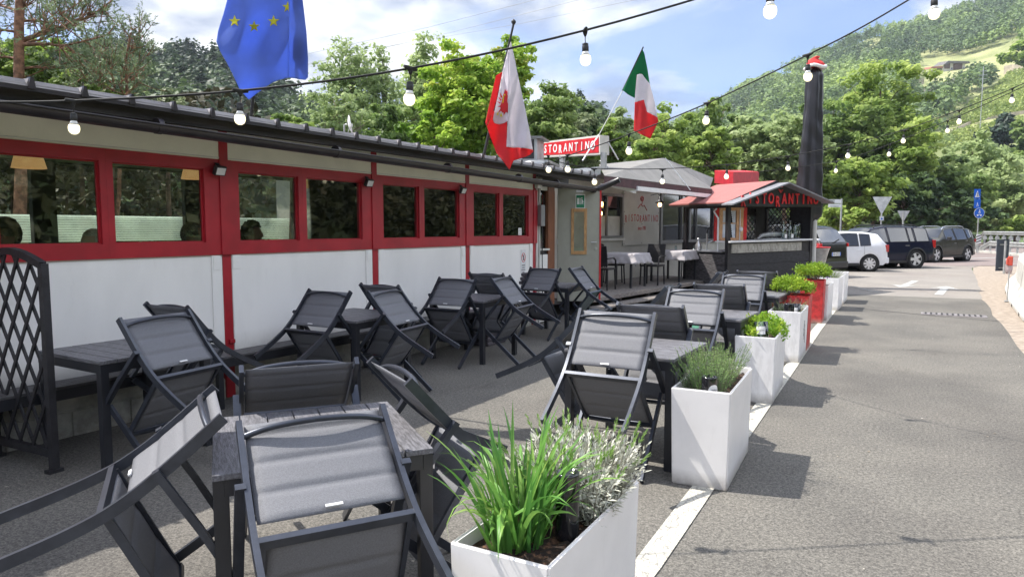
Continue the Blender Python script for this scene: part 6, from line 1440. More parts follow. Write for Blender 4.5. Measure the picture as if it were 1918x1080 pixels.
    for s_ in (-1, 1):
        lz0, lz1 = S['tail']; xx = S.get('tailx', x0); b = MB(); yy = W*lerp_t(S['plan'], xx+.08)
        b.rbox((xx+.0, s_*yy-.06 if s_ > 0 else s_*yy-.004, lz0), (xx+.15, s_*yy+.004 if s_ > 0 else s_*yy+.06, lz1), .02); b.build('tail_light', mat('lens_red', (0.42, 0.008, 0.012), .15, coat=1), t)
        b = MB(); hx = x1-.28; yy = W*lerp_t(S['plan'], hx); b.rbox((hx, s_*yy*.93-.12, .62), (x1-.06, s_*yy*.93+.06, .76), .03); b.build('head_light', 'glass_clear', t)
        mx = S['mirror']; q = sect(mx); b = MB(); b.rbox((mx-.06, s_*(q[4][0]+.13)-.09, q[4][1]+.02), (mx+.08, s_*(q[4][0]+.13)+.09, q[4][1]+.17), .03); b.beam((mx, s_*(q[4][0]-.02), q[4][1]+.02), (mx, s_*(q[4][0]+.1), q[4][1]+.05), .05, .04); b.build('mirror', S.get('mirm', trim), t)
    b = MB(); b.box((x0-.035, -.26, S['pz']), (x0-.027, .26, S['pz']+.115)); pl_ = b.build('number_plate', 'white', t)
    b = MB(); b.box((x0-.037, -.26, S['pz']), (x0-.035, -.215, S['pz']+.115)); b.box((x0-.037, .215, S['pz']), (x0-.035, .26, S['pz']+.115)); b.build('plate_band', 'sign_blue', pl_)
    if plate: text_mesh('lettering', plate, .11, 'black_plastic', pl_, frame_mt((x0-.0375, 0, S['pz']+.057), (0, -1, 0)), .0005, .85)
    if S.get('rails'):
        for s_ in (-1, 1):
            a, c_ = S['rails']; q = sect((a+c_)/2); y_ = s_*(q[6][0]-.02); zt = q[6][1]+.055; b = MB(); b.tube([(a, y_, lerp_t(S['top'], a)-.02), (a+.12, y_, zt-.02), (a+.35, y_, zt+.005), (c_-.35, y_, zt), (c_-.12, y_, zt-.03), (c_, y_, lerp_t(S['top'], c_)-.03)], .020, 8); b.build('roof_rail', S['railm'], t)
    if S.get('wiper'):
        b = MB(); z_ = S['wiper']; b.tube([(x0+.06, .0, z_), (x0+.03, .02, z_+.02), (x0+.07, -.30, z_+.10)], .018, 6); b.build('wiper', 'rubber', t)
    return t
polo = dict(x=(-.70, 3.27), w=1.68, wb=2.46, rw=.30, rim=.205, rimm='steel_rim', spokes=9, spw=.07, win=[(-.02, .34), (.40, 1.15), (1.23, 1.95)], glass=[(-.60, -.36), (1.45, 2.15)],
    top=[(-.70, .60), (-.68, .86), (-.64, .97), (-.60, 1.02), (-.38, 1.31), (-.33, 1.37), (.1, 1.435), (.7, 1.462), (1.2, 1.43), (1.45, 1.37), (2.15, 1.02), (2.3, .97), (3.0, .80), (3.2, .66), (3.27, .50)],
    belt=[(-.70, .98), (-.35, 1.02), (-.2, 1.0), (0, .955), (.3, .94), (2.0, .90), (3.27, .80)], low=[(-.7, .36), (-.5, .24), (2.9, .22), (3.27, .30)], plan=[(-.70, .74), (-.62, .86), (-.45, .95), (0, .99), (1.5, 1), (2.6, .97), (3.0, .88), (3.27, .66)],
    seams=(.20, 1.16, 2.05), handles=(.38, 1.34), tail=(.72, .98), pz=.62, mirror=1.90)
x3 = dict(x=(-.95, 3.62), w=1.86, wb=2.80, rw=.365, rim=.245, rimm='steel_rim', spokes=5, spw=.12, win=[(-.62, -.02), (.06, .28), (.34, 1.18), (1.26, 2.0)], glass=[(-.86, -.62), (1.85, 2.45)],
    top=[(-.95, .62), (-.92, 1.0), (-.88, 1.10), (-.62, 1.60), (-.5, 1.64), (.3, 1.67), (1.2, 1.67), (1.85, 1.58), (2.45, 1.16), (2.6, 1.08), (3.4, .95), (3.58, .78), (3.62, .55)],
    belt=[(-.95, 1.08), (2.2, 1.03), (3.62, .95)], low=[(-.95, .42), (-.6, .30), (3.2, .28), (3.62, .36)], plan=[(-.95, .80), (-.86, .90), (-.6, .96), (0, .99), (1.5, 1), (3.0, .97), (3.4, .88), (3.62, .70)],
    seams=(.30, 1.22, 2.15), handles=(.42, 1.42), tail=(.80, 1.12), pz=.80, mirror=2.02, arch=True, metallic=True, rails=(-.3, 1.75), railm='black_paint')
compass = dict(x=(-.86, 3.54), w=1.82, wb=2.64, rw=.36, rim=.245, rimm='steel_rim', spokes=5, spw=.10, win=[(-.42, -.02), (.04, .95), (1.03, 1.85)], glass=[(-.78, -.56), (1.72, 2.42)],
    top=[(-.86, .62), (-.83, 1.0), (-.78, 1.14), (-.56, 1.52), (-.42, 1.58), (.3, 1.63), (1.1, 1.64), (1.72, 1.56), (2.42, 1.14), (2.6, 1.07), (3.35, .96), (3.5, .80), (3.54, .52)],
    belt=[(-.86, 1.20), (-.3, 1.16), (.1, 1.06), (2.2, 1.01), (3.54, .92)], low=[(-.86, .44), (-.6, .30), (3.2, .28), (3.54, .36)], plan=[(-.86, .80), (-.78, .90), (-.5, .96), (0, 1.0), (1.5, .985), (2.64, 1.0), (3.3, .88), (3.54, .70)],
    seams=(.0, .99, 1.95), handles=(.14, 1.15), tail=(.92, 1.08), pz=.78, mirror=1.86, arch=True, metallic=True, rails=(-.2, 1.75), railm='steel')
hatch = dict(compass); hatch.update(wiper=1.12, rails=None, pz=.70, top=[(-.86, .62), (-.84, 1.02), (-.80, 1.12), (-.50, 1.58), (-.36, 1.64), (.3, 1.70), (1.1, 1.70), (1.72, 1.60), (2.42, 1.14), (2.6, 1.07), (3.35, .96), (3.5, .80), (3.54, .52)], glass=[(-.79, -.54), (1.72, 2.42)], tail=(.98, 1.10))
M['steel_rim'] = mat('steel_rim', (0.62, 0.62, 0.63), .35, metal=.35, var=.05)
def carpos(u, v_, Dw, azc, S, side):
    """ground point of the near rear wheel -> car origin (rear axle centre)"""
    az = azc - YAW; f = Vector((math.sin(az), math.cos(az), 0)); l = Vector((-f.y, f.x, 0)); p = atd(u, 428, Dw); p.z = 0
    return tuple(p - l*side*(S['w']/2-.1)), az
p, az = carpos(1630, 0, 25.4, R(-85), polo, 1); car('white hatchback parked nose left beside the black one', 'white_hatchback', p, az, (0.72, 0.73, 0.76), polo)
p, az = carpos(1716, 0, 27.6, R(-101), x3, 1); car('dark blue estate SUV parked right of the white hatchback', 'blue_suv', p, az, (0.010, 0.012, 0.028), x3)
p, az = carpos(1812, 0, 33.6, R(-120), compass, 1); car('dark grey SUV with silver roof rails, farthest right of the parked cars', 'grey_suv', p, az, (0.045, 0.045, 0.038), compass)
az = R(-36)-YAW; f = Vector((math.sin(az), math.cos(az), 0)); p = cw((1561-959)/FPX*22.3, 22.3) + f*.80
car('black SUV seen from behind right of the kiosk, mostly hidden', 'black_suv', tuple(p), az, (0.014, 0.014, 0.012), hatch, 'AB 427KX')

# ================================================================== SIGNS, BARRIERS
def signmt(u, v, D, yawoff=0): return frame_mt(atd(u, v, D), Matrix.Rotation(yawoff, 3, 'Z') @ CR)
def flat(poly, mt, z0, z1):
    b = MB(); b.prism([(x, y, z0) for x, y in poly], (0, 0, z1-z0), mt); return b
def circ(r, n=32, cx=0, cy=0): return [(cx+r*math.cos(2*math.pi*k/n), cy+r*math.sin(2*math.pi*k/n)) for k in range(n)]
def sign_thing(name, label, u, v, D, group=None): 
    p = atd(u, v, D); return thing(name, label, 'sign', (p.x, p.y, 0), (0, 0, 0), group)
t = sign_thing('yield_sign', 'large triangular traffic sign seen from its pale back behind the cars', 1652, 380, 30, 'triangular signs seen from behind'); m_ = signmt(1652, 383, 30)
flat([(-.42, .33), (.42, .33), (.02, -.40), (-.02, -.40)], m_, 0, .006).build('plate', mat('sign_pale', (0.62, 0.62, 0.62), .5), t, world=True); p = atd(1652, 383, 30.05)
b = MB(); b.tube([(p.x, p.y, 0), (p.x, p.y, p.z+.2)], .03, 8); b.build('pole', 'galv', t, world=True); m_ = signmt(1651.5, 409, 29.95); flat([(-.09, -.09), (.09, -.09), (.09, .09), (-.09, .09)], m_, 0, .005).build('small_plate', 'white', t, world=True); flat([(-.05, -.05), (.05, -.05), (0, .05)], m_, .005, .007).build('symbol', 'sign_blue', t, world=True)
t = sign_thing('yield_sign', 'smaller grey triangular sign back further away right of the large one', 1690, 405, 38, 'triangular signs seen from behind'); m_ = signmt(1692, 405, 38)
flat([(-.34, .30), (.34, .30), (0, -.32)], m_, 0, .006).build('plate', 'sign_grey', t, world=True); p = atd(1692, 405, 37.9); b = MB(); b.tube([(p.x, p.y, 0), (p.x, p.y, p.z+.25)], .045, 8); b.build('pole', 'galv', t, world=True)
t = sign_thing('direction_sign', 'white direction sign with two boards on a pole behind the black SUV', 1575, 400, 29); p = atd(1575.5, 400, 29)
b = MB(); b.tube([(p.x, p.y, 0), (p.x, p.y, atd(1575, 372, 29).z)], .035, 8); b.build('pole', 'galv', t, world=True)
m_ = signmt(1561, 377, 28.9); flat([(-.36, 0), (-.30, .08), (.33, .08), (.33, -.08), (-.30, -.08)], m_, 0, .008).build('board', 'white', t, world=True); flat([(-.22, .02), (.05, .02), (.05, .055), (-.22, .055)], m_, .009, .011).build('small_print', 'alu_grey', t, world=True)
m_ = signmt(1564, 385, 28.9); flat([(-.28, -.07), (.26, -.07), (.26, .07), (-.28, .07)], m_, 0, .008).build('board', 'white', t, world=True); flat([(-.2, -.04), (.15, -.04), (.15, -.02), (-.2, -.02)], m_, .009, .011).build('small_print', 'alu_grey', t, world=True)
t = sign_thing('crossing_sign', 'blue square and round pedestrian and cycle signs on one pole at the far right', 1832, 400, 46); p = atd(1833, 400, 46)
b = MB(); b.tube([(p.x, p.y, 0), (p.x, p.y, atd(1833, 355, 46).z)], .035, 8); b.build('pole', 'galv', t, world=True)
m_ = signmt(1830.5, 363.5, 45.9); flat([(-.21, -.30), (.21, -.30), (.21, .33), (-.21, .33)], m_, 0, .01).build('square_plate', 'sign_blue', t, world=True)
b = flat([(-.15, -.20), (.15, -.20), (0, .24)], m_, .011, .013); b.build('triangle', 'white', t, world=True); b = MB(); b.prism([(x, y, .014) for x, y in [(-.05, -.16), (.02, -.02), (-.03, .08), (.03, .10), (.05, .0), (.07, -.16), (.04, -.16), (.01, -.05), (-.02, -.16)]], (0, 0, .002), m_); b.build('pictogram', 'black_plastic', t, world=True)
m_ = signmt(1830.5, 381, 45.9); flat([(-.21, -.31), (.21, -.31), (.21, .28), (-.21, .28)], m_, 0, .01).build('lower_plate', 'sign_blue', t, world=True); flat([(-.05, -.2), (.0, .1), (.08, -.2), (.05, -.2), (0, -.02), (-.02, -.2)], m_, .011, .013).build('pictogram', 'white', t, world=True)
m_ = signmt(1834, 399, 45.8); flat(circ(.34), m_, 0, .008).build('round_rim', 'white', t, world=True); flat(circ(.32), m_, .009, .012).build('round_plate', 'sign_blue', t, world=True)
b = MB()
for pl_ in ([(-.06, 0), (-.02, .14), (.05, .14), (.08, 0), (.03, 0), (.01, .08), (-.02, 0)], circ(.035, 12, .015, .19), circ(.06, 14, -.10, -.14), circ(.06, 14, .11, -.14), [(-.08, -.13), (0, -.05), (.1, -.13), (.0, -.10)]): b.prism([(x, y, .013) for x, y in pl_], (0, 0, .002), m_)
b.build('pictogram', 'white', t, world=True)
t = sign_thing('hazard_plate', 'black and white striped marker plate below the round blue sign', 1832, 452, 44); m_ = signmt(1833, 447, 44); flat([(-.16, -.30), (.16, -.30), (.16, .28), (-.16, .28)], m_, 0, .01).build('plate', 'white', t, world=True)
b = MB()
for k in range(3): y_ = -.26+k*.17; b.prism([(-.16, y_, .011), (.16, y_+.12, .011), (.16, y_+.19, .011), (-.16, y_+.07, .011)], (0, 0, .002), m_)
b.build('stripes', 'black_plastic', t, world=True); p = atd(1833, 447, 44.1); b = MB(); b.tube([(p.x, p.y, 0), (p.x, p.y, p.z+.2)], .03, 8); b.build('pole', 'galv', t, world=True)
t = sign_thing('temporary_sign', 'dark back of a road sign on a post behind the concrete barrier', 1878, 480, 24.5); m_ = signmt(1877, 478, 24.5, R(8))
flat([(-.24, -.55), (.24, -.55), (.24, .56), (-.24, .56)], m_, 0, .02).build('plate', mat('sign_back', (0.045, 0.055, 0.075), .5), t, world=True); b = MB()
for y_ in (.38, -.44): b.box((-.14, y_-.02, .02), (.14, y_+.02, .045), m_)
b.build('clamp', 'galv', t, world=True); p = atd(1882, 478, 24.3); b = MB(); b.tube([(p.x, p.y, 0), (p.x, p.y, p.z+.5)], .035, 10); b.build('pole', 'galv', t, world=True)
st_ = (1.46, 18.24)
t = thing('warning_stake', 'thin metal stake with a red and white warning head beside the barrier', 'stake', (*st_, 0))
b = MB(); b.tube([(0, 0, 0), (.01, 0, 1.02)], .011, 6); b.rbox((-.05, -.05, 0), (.05, .05, .03), .01); b.build('rod', 'galv', t)
b = MB(); b.rbox((-.03, -.03, .78), (.06, .03, .98), .015); b.rbox((-.055, -.035, .80), (-.02, .035, .94), .01); b.build('head', mat('stake_red', (0.55, 0.07, 0.04), .6), t)
b = MB(); b.lathe([(.05, .60), (.07, .70), (.06, .86), (.075, .90), (.065, .93)], 14, (.0, .05, 0)); b.build('plastic_wrap', mat('wrap', (0.6, 0.5, 0.5), .3, trans=.4), t)
# concrete barriers
def njb(p, q, lab):
    p, q = Vector((*p, 0)), Vector((*q, 0)); d = (q-p); L = d.length; t = thing('concrete_barrier', lab, 'barrier', tuple(p), (0, 0, math.atan2(d.y, d.x)), 'concrete road barriers'); g = .012
    pf = [(-.0, 0), (-.0, .07), (-.11, .14), (-.20, .34), (-.235, .80), (-.255, .83), (-.345, .83), (-.365, .80), (-.40, .34), (-.49, .14), (-.60, .07), (-.60, 0)]
    b = MB(); n = len(pf); b.add([(x, y, z) for x in (g, L-g) for y, z in pf], [tuple(range(n)), tuple(range(2*n-1, n-1, -1))] + [(i, n+i, n+(i+1) % n, (i+1) % n) for i in range(n)]); o = b.build('block', 'concrete', t)
    bv = o.modifiers.new('b', 'BEVEL'); bv.width = .012; bv.segments = 2; bv.limit_method = 'ANGLE'
    b = MB()
    for x in (.25*L, .75*L): b.box((x-.09, .0005, .0), (x+.09, .003, .055)); 
    b.build('lifting_slot', 'rubber', t)
    return t
bp_ = [(2.35, 11.3), (1.40, 14.5), (1.47, 18.0), (1.66, 21.5), (1.98, 24.9), (2.42, 28.2)]
for i, lb in enumerate(('concrete barrier section nearest the camera at the right edge', 'second concrete barrier section from the camera, beside the drain', 'third concrete barrier section, beside the warning stake', 'fourth concrete barrier section from the camera', 'last concrete barrier section before the sign back')):
    a, c_ = bp_[i], bp_[i+1]; njb((a[0], a[1]), (c_[0], c_[1]), lb)
# guard rail of the bridge
t = thing('guard_rail', 'galvanised double guard rail with slanted ends at the far right', 'guard rail', (4, 50, 0))
g0, g1 = atd(1828, 470, 47), atd(1918, 474, 40); g0.z = g1.z = 0; gd = (g1-g0).normalized(); gn = Vector((-gd.y, gd.x, 0))
def wbeam(a, c_, z0, z1, h_):
    b = MB(); n = 5; V = []
    for q, z in ((a, z0), (c_, z1)):
        for k, (o_, zz_) in enumerate(((0, -h_/2), (.05, -h_*.32), (.05, -h_*.18), (0, -.02), (0, .02), (.05, h_*.18), (.05, h_*.32), (0, h_/2))): V.append(q+gn*(-o_)+Vector((0, 0, z+zz_)))
    b.add(V, [(k, k+1, 9+k, 8+k) for k in range(7)]); return b
E1 = g1+gd*14
for z_, h_, nm in ((.62, .31, 'rail_beam'), (1.28, .22, 'top_beam')):
    o = wbeam(g0+gd*(2.2 if z_ < 1 else 1.2), E1, z_, z_, h_).build(nm, 'galv', t, world=True); o.modifiers.new('s', 'SOLIDIFY').thickness = .01
for a_, z_, h_ in ((2.2, .62, .31), (1.2, 1.28, .3)):
    o = wbeam(g0+gd*(a_-2.2 if z_ < 1 else a_-2.0), g0+gd*a_, .02, z_, h_).build('slanted_end', 'galv', t, world=True); o.modifiers.new('s', 'SOLIDIFY').thickness = .01
for k in range(18):
    q = g0+gd*(1.4+k*1.0); b = MB(); b.box((q.x-.05, q.y+.08, 0), (q.x+.05, q.y+.2, 1.36)); b.box((q.x-.11, q.y+.02, .86), (q.x+.11, q.y+.10, 1.08)); b.build('post', 'galv', t, world=True)
kerb = MB(); kerb.beam(g0-gd*6+Vector((0, 0, .06)), E1+Vector((0, 0, .06)), .5, .13); tag(kerb.build('kerb', 'concrete'), kind='structure')
# ================================================================== TREES
def project(P):
    P = np.asarray(P, dtype=float); x = P[..., 0]; y = P[..., 1]; z = P[..., 2]-CAM_H
    c, s = math.cos(YAW), math.sin(YAW); xc = c*x+s*y; d = -s*x+c*y
    zf = d*math.cos(PITCH)-z*math.sin(PITCH); up = d*math.sin(PITCH)+z*math.cos(PITCH)
    return 959+FPX*xc/zf, 540-FPX*up/zf
PAL = dict(
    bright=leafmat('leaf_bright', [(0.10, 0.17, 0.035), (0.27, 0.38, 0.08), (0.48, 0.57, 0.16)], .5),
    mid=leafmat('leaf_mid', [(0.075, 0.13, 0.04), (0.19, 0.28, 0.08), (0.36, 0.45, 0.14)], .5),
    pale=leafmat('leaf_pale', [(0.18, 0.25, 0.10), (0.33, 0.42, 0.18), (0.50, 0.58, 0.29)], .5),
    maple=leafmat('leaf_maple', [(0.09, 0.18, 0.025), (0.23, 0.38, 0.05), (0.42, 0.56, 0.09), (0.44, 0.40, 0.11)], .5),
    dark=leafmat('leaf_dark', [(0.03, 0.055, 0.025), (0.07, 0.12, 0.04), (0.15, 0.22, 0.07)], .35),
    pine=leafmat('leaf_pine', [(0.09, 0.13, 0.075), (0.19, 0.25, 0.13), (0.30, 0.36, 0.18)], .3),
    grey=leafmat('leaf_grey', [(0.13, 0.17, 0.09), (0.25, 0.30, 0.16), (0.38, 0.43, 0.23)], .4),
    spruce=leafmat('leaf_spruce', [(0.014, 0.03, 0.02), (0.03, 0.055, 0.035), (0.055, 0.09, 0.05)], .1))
trng = np.random.default_rng(42)
def tree(label, cat, name, u, vt, vb, wpx, D, pal, group='trees around the restaurant', shape='round', n=None, leaf=None, bark='bark', trunk=True, gap=1.0, squash=1.0, base=0.0, nclump=None, tsize=1.0):
    """crown spans u +- wpx/2 and vt..vb of the photograph at distance D"""
    rng = trng; p = atd(u, 428, D); ztop = atd(u, vt, D).z; zbot = atd(u, vb, D).z; rx = wpx/2*D/FPX
    H = ztop; cz = (ztop+zbot)/2; rz = (ztop-zbot)/2
    t = thing(name, label, cat, (p.x, p.y, base), (0, 0, rng.random()*6.28), group)
    leaf = leaf or max(.05, .0048*D)*tsize; 
    area = (wpx*.534)*(abs(vb-vt)*.534); n = n or int(min(26000, max(1500, area*1.15*gap)))
    nc = nclump or int(max(26, min(420, n/60)))
    # limbs
    sk = MB(); th = []; tr_ = max(.05, .018*H)
    lean = rng.normal(size=2)*.03*H
    tp = [(lean[0]*f_**2+.02*H*math.sin(4*f_+p.x), lean[1]*f_**2, base*0+f_*(H-base)*(.86 if shape != 'cone' else .98)) for f_ in np.linspace(0, 1, 9)]
    sk.tube(tp, [tr_*(1.15-.95*f_) for f_ in np.linspace(0, 1, 9)], 8)
    C = []
    zlo = max(zbot-base, .15)
    if shape == 'cone':
        while len(C) < nc:
            f_ = rng.random()**1.25; z = zlo+(ztop-base-zlo)*f_; r_ = rx*(1-f_)**.95*(.55+.45*rng.random())*(.82+.25*math.sin(23*f_)); a = rng.random()*6.283; C.append((r_*math.cos(a), r_*math.sin(a), z-.12*r_))
        C = np.array(C)
    else:
        D3 = rng.normal(size=(nc, 3)); D3 /= np.linalg.norm(D3, axis=1, keepdims=True); rr_ = (.30+.70*rng.random(nc)**.6)
        lob = 1+.20*np.sin(3*np.arctan2(D3[:, 1], D3[:, 0])+rng.random()*6)+.16*np.sin(4.3*D3[:, 2]+5*D3[:, 0]+rng.random()*6)+.08*rng.normal(size=nc)
        C = D3*rr_[:, None]*lob[:, None]*np.array([rx, rx, rz]); C[:, 2] += cz-base
        if shape == 'column': C[:, :2] *= (1-.5*np.clip((C[:, 2]-(cz-base))/rz, -1, 1)[:, None])*.85
        if shape == 'layer': C[:, 2] = np.round((C[:, 2]-zlo)/(rz*.42))*(rz*.42)+zlo+rng.normal(size=nc)*.06*rz
        C[:, 2] = np.clip(C[:, 2], zlo*.6, ztop-base)
    for k in rng.choice(nc, min(nc, 34), replace=False):
        c = C[k]; zz_ = max(.3, min(tp[-1][2]*.95, c[2]-abs(c[2]-zlo)*.25-.35*math.hypot(c[0], c[1]))); f_ = zz_/tp[-1][2]; i = min(7, int(f_*8)); q = Vector(tp[i]).lerp(Vector(tp[i+1]), f_*8-i)
        m_ = q.lerp(Vector(c), .5)+Vector((0, 0, .07*H*(.3 if shape == 'layer' else 1)*rng.random())); r0_ = tr_*(.42-.25*f_); sk.tube([q, m_, Vector(c)], [r0_, r0_*.6, r0_*.22], 5, cap=False)
    if trunk: sk.build('trunk', bark, t)
    idx = rng.integers(0, nc, n); cr_ = (.20 if shape != 'layer' else .17)*min(rx, rz)*(.7+.7*rng.random(nc)); cr_ = np.maximum(cr_, leaf*1.6)
    off = rng.normal(size=(n, 3)); off /= np.linalg.norm(off, axis=1, keepdims=True); off *= (rng.random(n)**.45)[:, None]
    P = C[idx]+off*cr_[idx][:, None]*np.array([1.15, 1.15, .62*squash])
    dirs = None; nr = off*.8+np.array([SX, SY, SZ])*.45+np.array([0, 0, .25]); sz = leaf*(.6+.8*rng.random(n))
    asp = {'layer': 3.2, 'cone': 2.4}.get(shape, 1.5)
    V, F = leaf_quads(P, sz, rng, asp, .1, dirs, .9, nr)
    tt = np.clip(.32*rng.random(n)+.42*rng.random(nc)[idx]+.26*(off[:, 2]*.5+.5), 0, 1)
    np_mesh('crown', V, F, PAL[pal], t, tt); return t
T = tree
# left: pines and shrubs behind the long roof
def pine(label, u, D, vtop, vbase, trunk_w, branches, rng, lean=0):
    t = thing('pine_tree', label, 'tree', tuple(atd(u, 428, D)*Vector((1, 1, 0)) if False else (atd(u, 428, D).x, atd(u, 428, D).y, 0)), (0, 0, 0), 'pines behind the roof')
    g = atd(u, 428, D); g.z = 0; P0_ = g; P1_ = atd(u+lean, vtop, D); b = MB(); n = 10
    pts = [P0_.lerp(P1_, i/n)+Vector((.04*math.sin(i*1.3), .04*math.cos(i*1.7), 0)) for i in range(n+1)]; b.tube(pts, [trunk_w*(1-.6*i/n) for i in range(n+1)], 10)
    tuft = []; lim = []
    for (u0, v0, u1, v1, dd, r_) in branches:
        a = atd(u0, v0, D); c = atd(u1, v1, D+dd); m_ = a.lerp(c, .5)+Vector((0, 0, -.10*(c-a).length*.5)); L = spl([a, a.lerp(m_, .6)+Vector((0, 0, .02)), m_, c], 4); b.tube(L, [r_*(1-.75*i/(len(L)-1)) for i in range(len(L))], 6)
        for k in range(int(7+(c-a).length*5)):
            f_ = .25+.75*rng.random(); q = L[int(f_*(len(L)-1))]; d = (c-a).normalized()*.5+Vector(rng.normal(size=3))*.55+Vector((0, 0, .35)); d.normalize(); ln_ = (.30+.55*rng.random())*(1.25-.5*f_); e = q+d*ln_
            b.tube([q, q.lerp(e, .5)+Vector((0, 0, -.03)), e], [.012, .009, .004], 4, cap=False)
            for j in range(4):
                f2 = .35+.65*rng.random(); s_ = q.lerp(e, f2); d2 = (d*.6+Vector(rng.normal(size=3))*.6+Vector((0, 0, .3))).normalized(); e2 = s_+d2*(.12+.22*rng.random()); tuft.append((s_, e2)); 
    b.build('trunk', 'bark_pine', t, world=True)
    n_ = 20; S = np.array([tuple(s_) for s_, e in tuft]); E_ = np.array([tuple(e) for s_, e in tuft]); idx = np.repeat(np.arange(len(tuft)), n_); f_ = rng.random(len(idx))[:, None]; P = S[idx]*(1-f_)+E_[idx]*f_
    dr_ = (E_-S)[idx]; dr_ /= np.linalg.norm(dr_, axis=1, keepdims=True); dn = dr_*.8+rng.normal(size=P.shape)*.55; dn /= np.linalg.norm(dn, axis=1, keepdims=True)
    V, F = leaf_quads(P+dn*.03, .017, rng, 4.2, 0, dn, .05); tt = np.clip(.4*rng.random(len(idx))+.6*rng.random(len(tuft))[idx], 0, 1); V = V-np.array(tuple(t.location)); np_mesh('crown', V, F, PAL['pine'], t, tt); return t
prng = np.random.default_rng(9)
pine('tall pine with reddish trunk and long bare limbs at the upper left', 33, 13.5, -330, 300, .13, [(35, 78, 210, 8, .6, .05), (36, 84, 215, 62, -.6, .04), (32, 88, 130, 48, .8, .035), (28, 25, 75, -10, 0, .035), (30, 20, -60, -20, .8, .03), (30, 60, -50, 50, -.5, .03), (32, 130, 150, 112, .5, .03), (30, 110, -40, 95, .4, .025), (30, -20, 150, -60, -.5, .03), (30, -60, -90, -80, .6, .03), (90, 55, 175, 35, .9, .025), (120, 48, 205, 5, .9, .02), (32, -40, 120, 10, .9, .03), (34, 40, 150, 30, 1.2, .03), (30, -120, 140, -150, 0, .03), (60, 70, 120, 20, -.9, .02)], prng)
pine('smaller slender pine left of the wooded hills behind the roof', 200, 15.5, 62, 300, .06, [(215, 160, 140, 95, .5, .022), (215, 165, 195, 80, -.4, .022), (222, 160, 280, 98, .3, .018), (215, 170, 120, 120, -.7, .022), (225, 165, 270, 130, .6, .018), (210, 190, 120, 150, .6, .02), (220, 190, 265, 150, -.4, .018), (228, 150, 250, 45, .0, .014), (235, 110, 262, 62, .1, .008), (205, 200, 160, 130, -.3, .02), (215, 150, 175, 90, .8, .02), (190, 200, 110, 165, .3, .02)], prng, 45)
T('bright yellow green bush at the foot of the tall pine', 'bush', 'bush', 62, 60, 210, 150, 17, 'bright', gap=1.0)
T('bright bush just above the roof edge right of the tall pine', 'bush', 'bush', 160, 140, 215, 90, 16, 'bright', gap=1.0)
T('yellow green bush low above the roof between the pines and the blue flag', 'bush', 'bush', 215, 158, 225, 80, 15.5, 'bright', gap=.9)
T('dark bush at the left edge behind the roof', 'bush', 'bush', -20, 40, 210, 110, 18, 'mid', gap=.9)
T('small bright shoot behind the roof right of the blue flag', 'bush', 'bush', 545, 216, 262, 80, 14, 'bright', gap=.55)
T('pale conifer top above the roof below the blue flag', 'bush', 'bush', 325, 170, 235, 70, 17, 'grey', gap=.6)
# bare tree
t = thing('bare_tree', 'leafless tree with thin branches right of the blue flag', 'tree', (atd(590, 428, 20).x, atd(590, 428, 20).y, 0)); b = MB(); r9 = random.Random(4)
def twig(p, d, L, r_, dep):
    q = p+d*L; b.tube([p, p.lerp(q, .5)+Vector((r9.uniform(-.05, .05), r9.uniform(-.05, .05), .02))*L, q], [r_, r_*.8, r_*.6], 5, cap=False)
    if dep: 
        for k in range(3): twig(p.lerp(q, .5+.5*k/2), (d+Vector((r9.uniform(-.7, .7), r9.uniform(-.7, .7), r9.uniform(-.1, .5)))).normalized(), L*.68, r_*.6, dep-1)
twig(Vector((t.location.x, t.location.y, 0)), Vector((0, 0, 1)), 2.9, .06, 0)
for k in range(5): twig(Vector((t.location.x, t.location.y, 2.2+.18*k)), Vector((r9.uniform(-.6, .6), r9.uniform(-.6, .6), .9)).normalized(), 1.1, .03, 3)
b.build('trunk', 'bark_grey', t, world=True)
# pale poplars
T('pale green feathery poplar, leftmost of the group right of the blue flag', 'tree', 'poplar_tree', 655, 74, 270, 150, 30, 'pale', 'poplars behind the roof', 'column', gap=.55, bark='bark_grey', nclump=240, tsize=.8)
T('tallest pale green poplar above the third glowing bulb', 'tree', 'poplar_tree', 712, 84, 280, 120, 31, 'pale', 'poplars behind the roof', 'column', gap=.5, bark='bark_grey', nclump=200, tsize=.8)
T('pale green poplar just left of the bright maple', 'tree', 'poplar_tree', 800, 66, 290, 130, 34, 'pale', 'poplars behind the roof', 'column', gap=.65, bark='bark_grey', nclump=240, tsize=.8)
T('low pale green thicket beside the satellite dish', 'bush', 'bush', 640, 175, 285, 120, 24, 'pale', gap=.9, tsize=.8)
T('dark green understorey between the poplars and the bright maple', 'bush', 'bush', 745, 190, 310, 150, 28, 'mid', gap=1.0)
T('bright yellow green maple left of the red and white flag', 'tree', 'maple_tree', 880, 92, 330, 190, 20, 'maple', gap=1.25, nclump=200)
T('upper crown of the maple behind the red and white flag', 'tree', 'maple_tree', 950, 58, 250, 110, 21, 'maple', gap=.8)
T('lower bright maple bush above the roof left of the flag pole', 'bush', 'bush', 820, 215, 330, 130, 18, 'maple', gap=1.1)
T('mid green tree right of the red and white flag', 'tree', 'broadleaf_tree', 1020, 150, 320, 140, 27, 'mid', gap=1.1)
T('green tree behind the ventilation cabinet', 'tree', 'broadleaf_tree', 1075, 205, 330, 120, 32, 'grey', gap=1.1)
T('dark pine top between the two smaller flags', 'tree', 'pine_tree', 1088, 205, 330, 80, 40, 'dark', shape='layer', gap=.9)
T('yellow green bush behind the rooftop sign', 'bush', 'bush', 1140, 226, 320, 80, 26, 'bright', gap=1.1)
T('pale slender tree behind the pole of the green white and red flag', 'tree', 'broadleaf_tree', 1160, 208, 320, 60, 40, 'pale', gap=.8)
